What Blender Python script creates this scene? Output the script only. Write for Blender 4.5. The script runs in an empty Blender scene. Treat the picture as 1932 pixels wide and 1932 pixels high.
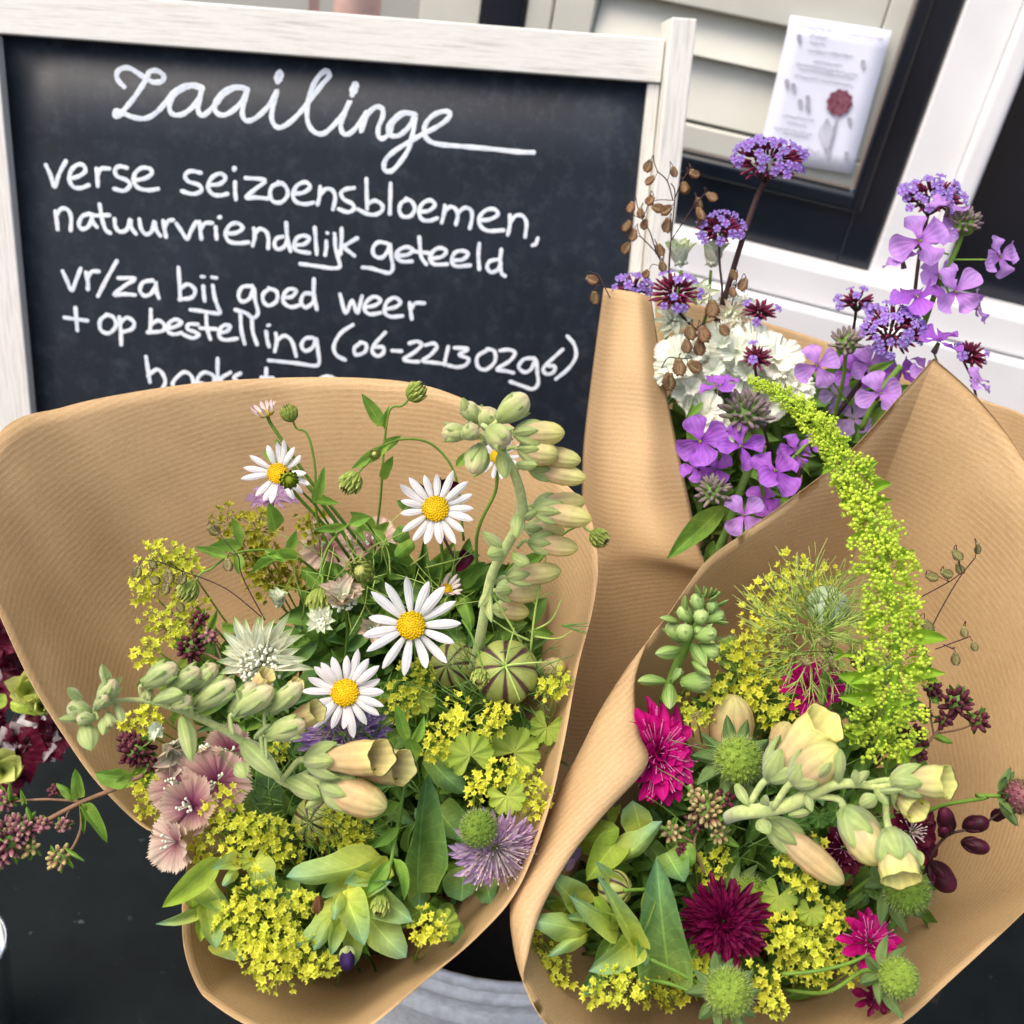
import bpy, math, random
import numpy as np
from mathutils import Vector, Matrix, noise
S = bpy.context.scene
col = S.collection
rnd = random.Random(7)
R_ = math.radians
# ------------------------------------------------------------------ camera
FPX = 1932.0                      # the photograph measured 1932 units across
zw = Vector((.157, .829, .537)).normalized()
yw = (Vector((0, 0, -1)) + zw * zw.z).normalized()
xw = yw.cross(zw)
RCW = Matrix((xw, yw, zw))
CAM = Vector((0, 0, 1.6))
cd = bpy.data.cameras.new('camera'); cam = bpy.data.objects.new('camera', cd); col.objects.link(cam)
cam.matrix_world = Matrix.Translation(CAM) @ RCW.to_4x4()
cd.sensor_width = 36; cd.lens = 36; cd.clip_start = .02; cd.clip_end = 400
cd.dof.use_dof = True; cd.dof.focus_distance = .46; cd.dof.aperture_fstop = 15.0
S.camera = cam
# ------------------------------------------------------------------ light
w = bpy.data.worlds.new('World'); S.world = w; w.use_nodes = True
nt = w.node_tree; bg = nt.nodes['Background']
sky = nt.nodes.new('ShaderNodeTexSky'); sky.sky_type = 'NISHITA'; sky.sun_disc = False
SUN_EL, SUN_AZ = R_(60), R_(238)
sky.sun_elevation = SUN_EL; sky.sun_rotation = SUN_AZ
sky.dust_density = 5.0; sky.ozone_density = .4
nt.links.new(sky.outputs[0], bg.inputs[0]); bg.inputs[1].default_value = .15
sd = bpy.data.lights.new('sun', 'SUN'); sd.energy = 1.35; sd.angle = R_(40); sd.color = (1, .93, .80)
so = bpy.data.objects.new('sun', sd); col.objects.link(so)
sdir = Vector((math.sin(SUN_AZ) * math.cos(SUN_EL), math.cos(SUN_AZ) * math.cos(SUN_EL), math.sin(SUN_EL)))
so.rotation_euler = (-sdir).to_track_quat('-Z', 'Y').to_euler()
S.view_settings.view_transform = 'Standard'; S.view_settings.look = 'None'
S.view_settings.exposure = 0.88; S.view_settings.gamma = 1
S.render.resolution_x = S.render.resolution_y = 1024
S.render.engine = 'CYCLES'; S.cycles.max_bounces = 6; S.cycles.transparent_max_bounces = 8

# ------------------------------------------------------------------ placing
def W(u, v, d):
    return CAM + RCW @ Vector(((u - 966) / FPX * d, -(v - 966) / FPX * d, -d))
def px(s, d): return s * d / FPX
def frame(n, roll=0.):
    Z = Vector(n).normalized(); X = Vector((0, 1, 0)).cross(Z)
    if X.length < .01: X = Vector((1, 0, 0))
    X.normalize(); Y = Z.cross(X)
    m = Matrix((X, Y, Z)).transposed() @ Matrix.Rotation(roll, 3, 'Z')
    return RCW @ m
def M4(loc, rot=None, s=(1, 1, 1)):
    m = (rot.to_4x4() if rot is not None else Matrix.Identity(4)) @ Matrix.Diagonal((*s, 1))
    return Matrix.Translation(loc) @ m
def bt(b, t, hw, hint=None, tw=0., flat=1.):
    """leaf-space -> world: y from b to t, half width hw, normal towards hint"""
    Y = t - b; L = Y.length; Y = Y / L
    Z = (hint if hint is not None else (CAM - b)).normalized()
    X = Y.cross(Z)
    if X.length < .02: X = Y.cross(Vector((.3, .2, 1)))
    X.normalize(); Z = X.cross(Y)
    m = Matrix((X, Y, Z)).transposed() @ Matrix.Rotation(tw, 3, 'Y')
    return M4(b, m, (hw, L, L * flat))
def cr(P, n, closed=False):
    """Catmull-Rom through P (k x dim) -> n points"""
    P = np.array([list(p) for p in P], float); k = len(P)
    if closed: ts = np.linspace(0, k, n, endpoint=False)
    else: ts = np.linspace(0, k - 1, n)
    out = []
    for t in ts:
        i = int(math.floor(t)); 
        if not closed and i >= k - 1: i = k - 2
        f = t - i
        if closed: a, b, c, e = P[(i - 1) % k], P[i % k], P[(i + 1) % k], P[(i + 2) % k]
        else:
            b, c = P[i], P[i + 1]
            a = P[i - 1] if i > 0 else 2 * b - c
            e = P[i + 2] if i + 2 < k else 2 * c - b
        out.append(.5 * ((2 * b) + (-a + c) * f + (2 * a - 5 * b + 4 * c - e) * f * f + (-a + 3 * b - 3 * c + e) * f ** 3))
    return np.array(out)

# ------------------------------------------------------------------ primitives: (verts, faces, uv)
def grid(P, uv, wrap=False):
    ny, nx = P.shape[:2]
    idx = np.arange(ny * nx).reshape(ny, nx)
    f = []
    for j in range(ny - 1):
        for i in range(nx if wrap else nx - 1):
            i2 = (i + 1) % nx
            f.append((idx[j, i], idx[j, i2], idx[j + 1, i2], idx[j + 1, i]))
    return P.reshape(-1, 3), [tuple(int(q) for q in a) for a in f], uv.reshape(-1, 2)
def prof(kind, t):
    t = np.clip(t, 0, 1)
    if kind == 'lance': return np.sin(np.pi * t ** .8) ** .9
    if kind == 'ovate': return np.sin(np.pi * t ** .68) ** .58
    if kind == 'sepal': return np.where(t < .35, .55 + .45 * np.sin(np.pi * t / .7), np.cos((t - .35) / .65 * np.pi / 2) ** .85)
    if kind == 'daisy':
        return np.where(t < .58, .42 + .58 * np.sin(np.pi / 2 * t / .58), np.clip(np.cos((t - .58) / .425 * np.pi / 2), 0, 1) ** .62)
    if kind == 'spat':
        w = .16 + .84 * np.clip(t / .62, 0, 1) ** 1.3; r = np.sqrt(np.clip(1 - ((t - .62) / .385) ** 2, 0, 1)); return np.where(t > .62, w * r, w)
    if kind == 'round': return np.sqrt(np.clip(1 - (2 * t - 1) ** 2, 0, 1)) * .9 + .04 * (t < .98)
    if kind == 'strap': return np.where(t < .85, .8 + .2 * t, np.sqrt(np.clip((1 - t) / .15, 0, 1)))
    if kind == 'fan': return .12 + .88 * t ** .8 * np.where(t > .9, np.sqrt(np.clip(1 - ((t - .9) / .13) ** 2, 0, 1)) * .3 + .7, 1)
def leaf(kind='lance', nx=5, ny=9, bend=0., cup=0., wave=0., teeth=0., nt=9, curl=0., ridge=0., seed=0, notch=0.):
    rg = random.Random(seed)
    t = np.linspace(0, 1, ny); s = np.linspace(-1, 1, nx)
    a = bend * (t - .5) + curl * t ** 3
    dy = np.cos(a); dz = np.sin(a)
    y = np.concatenate([[0], np.cumsum((dy[1:] + dy[:-1]) / 2)]); z = np.concatenate([[0], np.cumsum((dz[1:] + dz[:-1]) / 2)])
    L = math.hypot(y[-1], z[-1]); c, q = y[-1] / L, z[-1] / L
    y, z = (y * c + z * q) / L, (-y * q + z * c) / L
    wd = prof(kind, t)
    if kind != 'fan': wd[0] = max(wd[0], .06)
    wd[-1] = max(wd[-1], .015)
    P = np.zeros((ny, nx, 3)); uv = np.zeros((ny, nx, 2))
    ph = rg.random() * 6
    for j in range(ny):
        for i in range(nx):
            e = abs(s[i]); ww = wd[j]
            if teeth and e > .99: ww *= 1 - teeth * ((j % 2))
            yy = y[j]
            if notch and j == ny - 1: yy -= notch * (1 - e)
            if notch and j == ny - 1: ww = .45
            if ridge and nx > 3: zz = ridge * ((i % 2) - .5)
            else: zz = 0
            P[j, i] = (s[i] * ww, yy, z[j] + cup * e * e * ww + wave * math.sin(t[j] * 11 + ph + (2 if s[i] > 0 else 0)) * e * ww + zz * math.sin(math.pi * t[j]))
            uv[j, i] = (s[i] * .5 + .5, t[j])
    return grid(P, uv)
def tube(pts, rads, n=6, m=None, closed_end=True):
    pts = [Vector(p) for p in pts]
    if m: 
        A = cr([list(p) for p in pts], m); 
        rads = np.interp(np.linspace(0, 1, m), np.linspace(0, 1, len(rads)), rads) if hasattr(rads, '__len__') else [rads] * m
        pts = [Vector(p) for p in A]
    elif not hasattr(rads, '__len__'): rads = [rads] * len(pts)
    elif len(rads) != len(pts): rads = np.interp(np.linspace(0, 1, len(pts)), np.linspace(0, 1, len(rads)), rads)
    V = []; UV = []
    T = (pts[1] - pts[0]).normalized(); N = T.orthogonal().normalized()
    for k, p in enumerate(pts):
        if 0 < k < len(pts) - 1: T2 = (pts[k + 1] - pts[k - 1])
        elif k: T2 = pts[k] - pts[k - 1]
        else: T2 = pts[1] - pts[0]
        if T2.length > 1e-9: T = T2.normalized()
        N = (N - T * N.dot(T)); N = N.normalized() if N.length > 1e-9 else T.orthogonal().normalized()
        B = T.cross(N)
        for i in range(n):
            a = 2 * math.pi * i / n
            V.append(p + (N * math.cos(a) + B * math.sin(a)) * float(rads[k])); UV.append((i / n, k / (len(pts) - 1)))
    P = np.array([list(v) for v in V]).reshape(len(pts), n, 3); uv = np.array(UV).reshape(len(pts), n, 2)
    v, f, u = grid(P, uv, True)
    if closed_end:
        f = f + [tuple(range(n))[::-1], tuple(range((len(pts) - 1) * n, len(pts) * n))]
    return v, f, u
def ball(nu=8, nv=6, rf=None, sx=1, sy=1, sz=1):
    """closed ball, axis z; rf(phi, t) radius factor"""
    t = np.linspace(0, 1, nv + 1); P = np.zeros((nv + 1, nu, 3)); uv = np.zeros((nv + 1, nu, 2))
    for j, tt in enumerate(t):
        th = max(.02, min(math.pi - .02, math.pi * tt))
        for i in range(nu):
            ph = 2 * math.pi * i / nu; r = rf(ph, tt) if rf else 1
            P[j, i] = (r * math.sin(th) * math.cos(ph) * sx, r * math.sin(th) * math.sin(ph) * sy, -r * math.cos(th) * sz)
            uv[j, i] = (i / nu, tt)
    v, f, u = grid(P, uv, True)
    return v, f + [tuple(range(nu))[::-1], tuple(range(nv * nu, (nv + 1) * nu))], u
def lathe(prof_, n=10, asym=None):
    """profile list (y, r) around +y"""
    P = np.zeros((len(prof_), n, 3)); uv = np.zeros((len(prof_), n, 2)); m = max(p[0] for p in prof_)
    for j, (y, r) in enumerate(prof_):
        for i in range(n):
            a = 2 * math.pi * i / n; k = asym(a, j) if asym else 1
            P[j, i] = (r * math.cos(a) * k, y + (.0 if not asym else 0), r * math.sin(a) * k); uv[j, i] = (i / n, y / m)
    return grid(P, uv, True)
def xf(prim, M):
    v, f, u = prim; A = np.array(M)
    return v @ A[:3, :3].T + A[:3, 3], f, u
class MB:
    def __init__(s): s.v = []; s.f = []; s.u = []; s.n = 0
    def add(s, prim, M=None):
        v, f, u = prim if M is None else xf(prim, M)
        s.v.append(v); n = s.n
        s.f += [tuple(i + n for i in q) for q in f]; s.u.append(u); s.n += len(v); return s
    def prim(s): return np.concatenate(s.v), s.f, np.concatenate(s.u)
def box(x0, x1, y0, y1, z0, z1):
    v = np.array([(x, y, z) for x in (x0, x1) for y in (y0, y1) for z in (z0, z1)], float)
    f = [(0, 1, 3, 2), (4, 6, 7, 5), (0, 4, 5, 1), (2, 3, 7, 6), (0, 2, 6, 4), (1, 5, 7, 3)]
    return v, f, v[:, :2].copy()

def mkmesh(name, prim, mat, smooth=True):
    v, f, u = prim
    me = bpy.data.meshes.new(name); me.from_pydata(v.tolist(), [], f)
    uvl = me.uv_layers.new(name='UVMap')
    li = np.empty(len(me.loops), np.int32); me.loops.foreach_get('vertex_index', li)
    uvl.data.foreach_set('uv', u[li].astype(np.float32).ravel())
    if smooth: me.polygons.foreach_set('use_smooth', [True] * len(me.polygons))
    me.materials.append(mat); me.update(); return me
_cache = {}
def shared(key, fn, mat):
    k = (key, mat.name)
    if k not in _cache: _cache[k] = mkmesh(key, fn() if callable(fn) else fn, mat)
    return _cache[k]
def thing(name, label, cat, loc, group=None):
    o = bpy.data.objects.new(name, None); col.objects.link(o); o.location = loc; o.empty_display_size = .01
    o['label'] = label; o['category'] = cat
    if group: o['group'] = group
    return o
def rloc(o):
    p = Vector(o.location)
    while o.parent: o = o.parent; p = p + Vector(o.location)
    return p
def part(root, name, mesh, M=None, label=None, stuff=False):
    """M: world matrix; None = mesh already holds world coordinates"""
    o = bpy.data.objects.new(name, mesh); col.objects.link(o)
    M = Matrix.Identity(4) if M is None else M
    if root:
        o.parent = root; o.matrix_basis = Matrix.Translation(-rloc(root)) @ M
    else: o.matrix_basis = M
    if label: o['label'] = label
    if stuff: o['kind'] = 'stuff'
    return o
def bake(root, name, prim, mat, parent=None, label=None, stuff=False, smooth=True):
    """one-off mesh in world coordinates, stored relative to the thing"""
    v, f, u = prim; L = np.array(rloc(root))
    me = mkmesh(name, (v - L, f, u), mat, smooth)
    o = bpy.data.objects.new(name, me); col.objects.link(o)
    o.parent = parent or root
    if label: o['label'] = label
    if stuff: o['kind'] = 'stuff'
    return o
def single(name, prim, mat, label=None, cat=None, group=None, kind=None, smooth=True, loc=None):
    v, f, u = prim; L = np.array(v.mean(axis=0)) if loc is None else np.array(loc)
    o = bpy.data.objects.new(name, mkmesh(name, (v - L, f, u), mat, smooth)); col.objects.link(o); o.location = L
    if label: o['label'] = label
    if cat: o['category'] = cat
    if group: o['group'] = group
    if kind: o['kind'] = kind
    return o

# ------------------------------------------------------------------ materials
def lin(h, k=1.):
    h = h.lstrip('#'); c = [int(h[i:i + 2], 16) / 255 for i in (0, 2, 4)]
    return tuple(min(.95, k * (x / 12.92 if x < .04045 else ((x + .055) / 1.055) ** 2.4)) for x in c) + (1,)
class NT:
    def __init__(s, name):
        s.m = bpy.data.materials.new(name); s.m.use_nodes = True; s.t = s.m.node_tree; s.b = s.t.nodes['Principled BSDF']; s.out = s.t.nodes['Material Output']
    def n(s, ty, **kw):
        x = s.t.nodes.new(ty)
        for k, v in kw.items():
            if k.startswith('i_'):
                key = k[2:]; key = int(key) if key.isdigit() else key.replace('_', ' ')
                x.inputs[key].default_value = v
            else: setattr(x, k, v)
        return x
    def l(s, a, b): s.t.links.new(a, b)
    def ramp(s, fac, stops):
        r = s.n('ShaderNodeValToRGB'); e = r.color_ramp.elements
        while len(e) < len(stops): e.new(.5)
        for el, (p, c) in zip(e, stops): el.position = p; el.color = c
        s.l(fac, r.inputs[0]); return r.outputs[0]
    def noise(s, scale, detail=3, vec=None, rough=.55):
        x = s.n('ShaderNodeTexNoise'); x.inputs['Scale'].default_value = scale; x.inputs['Detail'].default_value = detail; x.inputs['Roughness'].default_value = rough
        if vec: s.l(vec, x.inputs['Vector'])
        return x.outputs['Fac']
    def mul(s, c1, c2, fac=1., mode='MULTIPLY'):
        x = s.n('ShaderNodeMix', data_type='RGBA', blend_type=mode); 
        if hasattr(fac, 'type'): s.l(fac, x.inputs[0])
        else: x.inputs[0].default_value = fac
        for i, c in ((6, c1), (7, c2)):
            if isinstance(c, tuple): x.inputs[i].default_value = c
            else: s.l(c, x.inputs[i])
        return x.outputs[2]
    def math(s, op, a, b=None):
        x = s.n('ShaderNodeMath', operation=op)
        for i, c in enumerate((a, b)):
            if c is None: continue
            if isinstance(c, (int, float)): x.inputs[i].default_value = c
            else: s.l(c, x.inputs[i])
        return x.outputs[0]
    def bump(s, h, strength=.3, dist=.001):
        x = s.n('ShaderNodeBump'); x.inputs['Strength'].default_value = strength; x.inputs['Distance'].default_value = dist
        s.l(h, x.inputs['Height']); s.l(x.outputs[0], s.b.inputs['Normal'])
def plant(name, stops, rough=.55, trans=.3, vein=.0, nvein=9, var=.25, spec=.14, nscale=180, spots=None, pinnate=0., sheen=0.):
    """stops along the length of the piece (uv y)"""
    k = NT(name); uv = k.n('ShaderNodeUVMap'); sp = k.n('ShaderNodeSeparateXYZ'); k.l(uv.outputs[0], sp.inputs[0])
    if isinstance(stops, str): stops = [(0, stops)]
    st = [(p, lin(c)) for p, c in stops]
    if len(st) == 1: st.append((1, st[0][1]))
    c = k.ramp(sp.outputs[1], st)
    geo = k.n('ShaderNodeNewGeometry')
    ns = k.noise(nscale, 3, geo.outputs['Position'])
    c = k.mul(c, k.ramp(ns, [(.3, (1 - var,) * 3 + (1,)), (.7, (1, 1, 1, 1))]))
    c = k.mul(c, k.ramp(k.noise(55, 4, geo.outputs['Position'], .65), [(.38, (.84, .9, .80, 1)), (.62, (1.1, 1.06, .95, 1))]))
    oi = k.n('ShaderNodeObjectInfo')
    c = k.mul(c, k.ramp(oi.outputs['Random'], [(0, (1 - var * .8, 1 - var * .7, 1 - var, 1)), (1, (1, 1, 1, 1))]))
    if vein:
        s = k.math('SINE', k.math('MULTIPLY', sp.outputs[0], nvein * 2 * math.pi))
        c = k.mul(c, k.ramp(s, [(.0, (1 - vein,) * 3 + (1,)), (.6, (1, 1, 1, 1))]))
        k.bump(s, .25, .0004)
    if pinnate:
        ax = k.math('ABSOLUTE', k.math('SUBTRACT', sp.outputs[0], .5))
        mid = k.math('LESS_THAN', ax, .022)
        s = k.math('SINE', k.math('MULTIPLY', k.math('SUBTRACT', sp.outputs[1], k.math('MULTIPLY', ax, .45)), 60))
        s2 = k.math('GREATER_THAN', s, .93)
        edge = k.math('GREATER_THAN', ax, .475)
        mm = k.math('MAXIMUM', mid, k.math('MULTIPLY', s2, .4)); mm = k.math('MAXIMUM', mm, k.math('MULTIPLY', edge, .5))
        c = k.mul(c, (1.6, 1.7, 1.4, 1), k.math('MULTIPLY', mm, pinnate))
        k.bump(mm, -.4, .0006)
    if spots:
        vo = k.n('ShaderNodeTexVoronoi'); vo.inputs['Scale'].default_value = 420; k.l(geo.outputs['Position'], vo.inputs['Vector'])
        c = k.mul(c, lin(spots), k.math('LESS_THAN', vo.outputs['Distance'], .24), 'MIX')
    k.l(c, k.b.inputs['Base Color']); k.b.inputs['Roughness'].default_value = rough; k.b.inputs['Specular IOR Level'].default_value = spec
    if sheen: k.b.inputs['Sheen Weight'].default_value = sheen
    if trans:
        tr = k.n('ShaderNodeBsdfTranslucent'); k.l(c, tr.inputs[0]); mx = k.n('ShaderNodeMixShader'); mx.inputs[0].default_value = trans
        k.l(k.b.outputs[0], mx.inputs[1]); k.l(tr.outputs[0], mx.inputs[2]); k.l(mx.outputs[0], k.out.inputs[0])
    return k.m
def plain(name, c, rough=.6, metal=0., nscale=30, var=.2, bump=.0, spec=.5, stretch=None, c2=None):
    k = NT(name); geo = k.n('ShaderNodeNewGeometry'); vec = geo.outputs['Position']
    if stretch:
        mp = k.n('ShaderNodeMapping'); mp.inputs['Scale'].default_value = stretch; uv = k.n('ShaderNodeUVMap'); k.l(uv.outputs[0], mp.inputs[0]); vec = mp.outputs[0]
    ns = k.noise(nscale, 6, vec)
    c1 = lin(c); c0 = lin(c2) if c2 else tuple(x * (1 - var) for x in c1[:3]) + (1,)
    cc = k.ramp(ns, [(.35, c0), (.65, c1)])
    k.l(cc, k.b.inputs['Base Color']); k.b.inputs['Roughness'].default_value = rough; k.b.inputs['Metallic'].default_value = metal; k.b.inputs['Specular IOR Level'].default_value = spec
    if bump: k.bump(ns, bump, .001)
    return k.m
def kraft():
    k = NT('kraft_paper'); uv = k.n('ShaderNodeUVMap'); sp = k.n('ShaderNodeSeparateXYZ'); k.l(uv.outputs[0], sp.inputs[0])
    geo = k.n('ShaderNodeNewGeometry')
    wob = k.math('MULTIPLY', k.noise(22, 4, geo.outputs['Position']), .006)
    yy = k.math('ADD', sp.outputs[1], wob)
    rib = k.math('SINE', k.math('MULTIPLY', yy, 2 * math.pi / .0031))
    rib2 = k.math('SINE', k.math('MULTIPLY', yy, 2 * math.pi / .0011))
    fine = k.noise(1500, 4, geo.outputs['Position'], .7); broad = k.noise(9, 3, geo.outputs['Position'])
    mp = k.n('ShaderNodeMapping'); mp.inputs['Scale'].default_value = (220, 900, 1); k.l(uv.outputs[0], mp.inputs[0])
    fib = k.noise(1, 4, mp.outputs[0], .7)
    c = k.ramp(fib, [(.25, lin('#ceac7c')), (.55, lin('#dabb8e')), (.8, lin('#e4c99e'))])
    amp = k.noise(25, 2, geo.outputs['Position'])
    c = k.mul(c, k.ramp(rib, [(0, (.87, .85, .83, 1)), (.75, (1, 1, 1, 1))]), k.ramp(amp, [(.35, (.15,) * 3 + (1,)), (.65, (.95,) * 3 + (1,))]))
    c = k.mul(c, k.ramp(rib2, [(0, (.93, .92, .91, 1)), (.8, (1, 1, 1, 1))]), .8)
    c = k.mul(c, k.ramp(fine, [(.3, (.86, .85, .84, 1)), (.7, (1.04, 1.04, 1.04, 1))]))
    c = k.mul(c, k.ramp(broad, [(.35, (.9, .89, .88, 1)), (.65, (1, 1, 1, 1))]))
    k.l(c, k.b.inputs['Base Color']); k.b.inputs['Roughness'].default_value = .62; k.b.inputs['Specular IOR Level'].default_value = .25
    h = k.math('ADD', k.math('MULTIPLY', rib, .25), k.math('MULTIPLY', fine, .9))
    k.bump(h, .16, .0005)
    tr = k.n('ShaderNodeBsdfTranslucent'); k.l(k.mul(c, (1, .94, .84, 1)), tr.inputs[0]); mx = k.n('ShaderNodeMixShader'); mx.inputs[0].default_value = .27
    k.l(k.b.outputs[0], mx.inputs[1]); k.l(tr.outputs[0], mx.inputs[2]); k.l(mx.outputs[0], k.out.inputs[0])
    return k.m
def paint(name, c, worn, amount=.42, rough=.55, sx=3., sy=60.):
    """old white paint, wood showing where rubbed"""
    k = NT(name); uv = k.n('ShaderNodeUVMap'); mp = k.n('ShaderNodeMapping'); mp.inputs['Scale'].default_value = (sx, sy, 1); k.l(uv.outputs[0], mp.inputs[0])
    n1 = k.noise(4, 8, mp.outputs[0], .7); n2 = k.noise(3, 4, uv.outputs[0])
    base = k.ramp(n1, [(.3, lin('#b5b1a6')), (.5, lin(c)), (.62, lin('#c9c6bc')), (.8, lin(c))])
    wear = k.math('LESS_THAN', k.math('ADD', n1, k.math('MULTIPLY', n2, .35)), amount)
    cc = k.mul(base, lin(worn), wear, 'MIX')
    k.l(cc, k.b.inputs['Base Color']); k.b.inputs['Roughness'].default_value = rough; k.bump(n1, .25, .0008)
    return k.m
M = {}
M['kraft'] = kraft()
M['frame'] = paint('white_painted_wood', '#dedcd6', '#9a835c', .47)
M['white'] = plain('white_gloss_paint', '#e2e2e4', .35, nscale=9, var=.07)
M['cream'] = plain('cream_paint', '#c3c3b8', .45, nscale=14, var=.08)
M['black'] = plain('black_gloss_paint', '#0c1420', .22, nscale=6, var=.3)
M['paperw'] = plain('white_print_paper', '#dfe2f2', .7, nscale=40, var=.04)
M['ink'] = plain('grey_ink', '#a8a6b4', .8, nscale=60, var=.2)
M['inkred'] = plain('dark_red_ink', '#5c1230', .8, nscale=260, var=.5, c2='#8a5a68')
M['inkpink'] = plain('pale_pink_ink', '#c9a7b4', .8)
def chalkmat():
    k = NT('white_chalk_ink'); uv = k.n('ShaderNodeUVMap'); sp = k.n('ShaderNodeSeparateXYZ'); k.l(uv.outputs[0], sp.inputs[0]); geo = k.n('ShaderNodeNewGeometry')
    c = k.ramp(sp.outputs[0], [(.0, lin('#c9d4dc')), (.2, lin('#f0f3f4')), (.5, lin('#d8dfea')), (.8, lin('#f0f3f4')), (1, lin('#c9d4dc'))])
    c = k.mul(c, k.ramp(k.noise(420, 5, geo.outputs['Position'], .7), [(.32, (.72, .76, .8, 1)), (.5, (1, 1, 1, 1))]))
    c = k.mul(c, k.ramp(k.noise(60, 3, geo.outputs['Position']), [(.3, (.85, .87, .9, 1)), (.55, (1, 1, 1, 1))]))
    k.l(c, k.b.inputs['Base Color']); k.b.inputs['Roughness'].default_value = .85; k.b.inputs['Specular IOR Level'].default_value = .1; return k.m
M['chalk'] = chalkmat()
M['zinc'] = plain('galvanised_zinc', '#dfe3e6', .55, metal=.1, nscale=160, var=.25, bump=.15)
M['bucket_inside'] = plain('dark_inside', '#060607', .7, spec=.15)
M['purple'] = plant('dark_purple_bell', [(0, '#5a3a76'), (.5, '#3a2060'), (1, '#2c1648')], .6, .15, vein=.2, nvein=5, var=.4)
M['wall'] = plain('grey_render', '#b9b5aa', .9, nscale=40, var=.2, bump=.3)
M['ground'] = plain('brick_ground', '#7c6a5c', .9, nscale=20, var=.3)
M['pinkbrown'] = plain('pinkish_curtain', '#b99a92', .9)
def tablemat():
    k = NT('black_table_top'); geo = k.n('ShaderNodeNewGeometry'); P = geo.outputs['Position']
    n1 = k.noise(18, 8, P, .7); n2 = k.noise(70, 6, P, .75); n3 = k.noise(400, 3, P)
    c = k.ramp(n1, [(.35, lin('#0a0f11')), (.62, lin('#12181a')), (.8, lin('#1c2220'))])
    c = k.mul(c, lin('#5b6466'), k.math('MULTIPLY', k.math('GREATER_THAN', n2, .66), .5), 'MIX')
    c = k.mul(c, lin('#3a2f28'), k.math('MULTIPLY', k.math('GREATER_THAN', n1, .66), .4), 'MIX')
    k.l(c, k.b.inputs['Base Color']); k.l(k.ramp(n1, [(.3, (.6,) * 3 + (1,)), (.7, (.8,) * 3 + (1,))]), k.b.inputs['Roughness']); k.b.inputs['Specular IOR Level'].default_value = .12
    k.bump(k.math('ADD', n2, k.math('MULTIPLY', n3, .3)), .2, .001); return k.m
M['table'] = tablemat()
def slatemat():
    k = NT('chalkboard_black'); geo = k.n('ShaderNodeNewGeometry'); P = geo.outputs['Position']
    n1 = k.noise(5, 4, P, .6); n2 = k.noise(60, 7, P, .8)
    mp = k.n('ShaderNodeMapping'); mp.inputs['Scale'].default_value = (90, 14, 1); uv = k.n('ShaderNodeUVMap'); k.l(uv.outputs[0], mp.inputs[0])
    n3 = k.noise(1, 5, mp.outputs[0], .7)
    c = k.ramp(n1, [(.3, lin('#0b121b')), (.55, lin('#111a26')), (.8, lin('#1b2633'))])
    c = k.mul(c, k.ramp(n3, [(.3, (.72, .74, .76, 1)), (.7, (1.25, 1.25, 1.25, 1))]))
    c = k.mul(c, lin('#4c525a'), k.math('MULTIPLY', k.ramp(n2, [(.5, (0, 0, 0, 1)), (.75, (1, 1, 1, 1))]), .4), 'MIX')
    k.l(c, k.b.inputs['Base Color']); k.b.inputs['Roughness'].default_value = .5; k.b.inputs['Specular IOR Level'].default_value = .4
    return k.m
M['slate'] = slatemat()
# plants
M['stem'] = plant('green_stem', '#6f9040', .55, 0, var=.25)
M['stemd'] = plant('dark_green_stem', '#6a8e45', .55, 0, var=.3)
M['stempale'] = plant('pale_downy_stem', '#b9c688', .95, 0, var=.3, sheen=.3, nscale=420)
M['stembrown'] = plant('brown_purple_stem', '#4a3538', .6, 0, var=.3)
M['stemred'] = plant('reddish_stem', '#8a6a58', .6, 0, var=.3)
M['leaf'] = plant('mid_green_leaf', [(0, '#9dbf5c'), (1, '#78a850')], .55, .45, pinnate=.8)
M['leafd'] = plant('dark_green_leaf', [(0, '#83aa55'), (1, '#669048')], .55, .4, pinnate=.6, var=.4)
M['leafy'] = plant('lime_leaf', [(0, '#bcd065'), (1, '#a2c04e')], .5, .4, pinnate=.5)
M['fan'] = plant('soft_green_pleated_leaf', [(0, '#c6d66c'), (1, '#a8c052')], .6, .4, vein=.12, nvein=7)
M['cer'] = plant('bluegreen_waxy_leaf', [(0, '#e0e66e'), (.4, '#c4d670'), (.78, '#a6c488'), (1, '#86b09c')], .45, .4, pinnate=.5, var=.2)
M['cerd'] = plant('dark_waxy_leaf', [(0, '#a8c66e'), (.5, '#88b068'), (1, '#6f9c76')], .5, .38, pinnate=.8, var=.3)
M['petw'] = plant('white_daisy_petal', [(0, '#d2d0de'), (.3, '#e4e2f0'), (1, '#e6e2f4')], .6, .3, vein=.12, nvein=3, var=.08)
M['petpink'] = plant('pinkish_daisy_petal', [(0, '#e8dfe2'), (1, '#d9b9c8')], .6, .25, vein=.1, nvein=3, var=.08)
M['disc'] = plant('yellow_disc', '#ecc21a', .6, .05, var=.35, nscale=700)
M['discg'] = plant('green_disc', '#8a9a2c', .6, .05, var=.3)
M['bud'] = plant('green_bud', [(0, '#7f9a45'), (.7, '#a9b860'), (1, '#d5d48a')], .6, .1, vein=.25, nvein=7)
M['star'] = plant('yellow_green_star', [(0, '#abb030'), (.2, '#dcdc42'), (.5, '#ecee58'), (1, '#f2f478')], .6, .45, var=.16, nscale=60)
M['stard'] = plant('shaded_yellow_star', [(0, '#8f8a1e'), (1, '#d0cd4c')], .6, .35, var=.3, nscale=60)  # darker copy of the star colours: shade put into the sprigs lying in shadow
M['fxcal'] = plant('downy_sepal', [(0, '#aec676'), (.5, '#cddc9c'), (.85, '#c0d48c'), (1, '#9fbc6c')], .85, .42, vein=.14, nvein=4, var=.14, sheen=.5, nscale=320)
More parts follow.
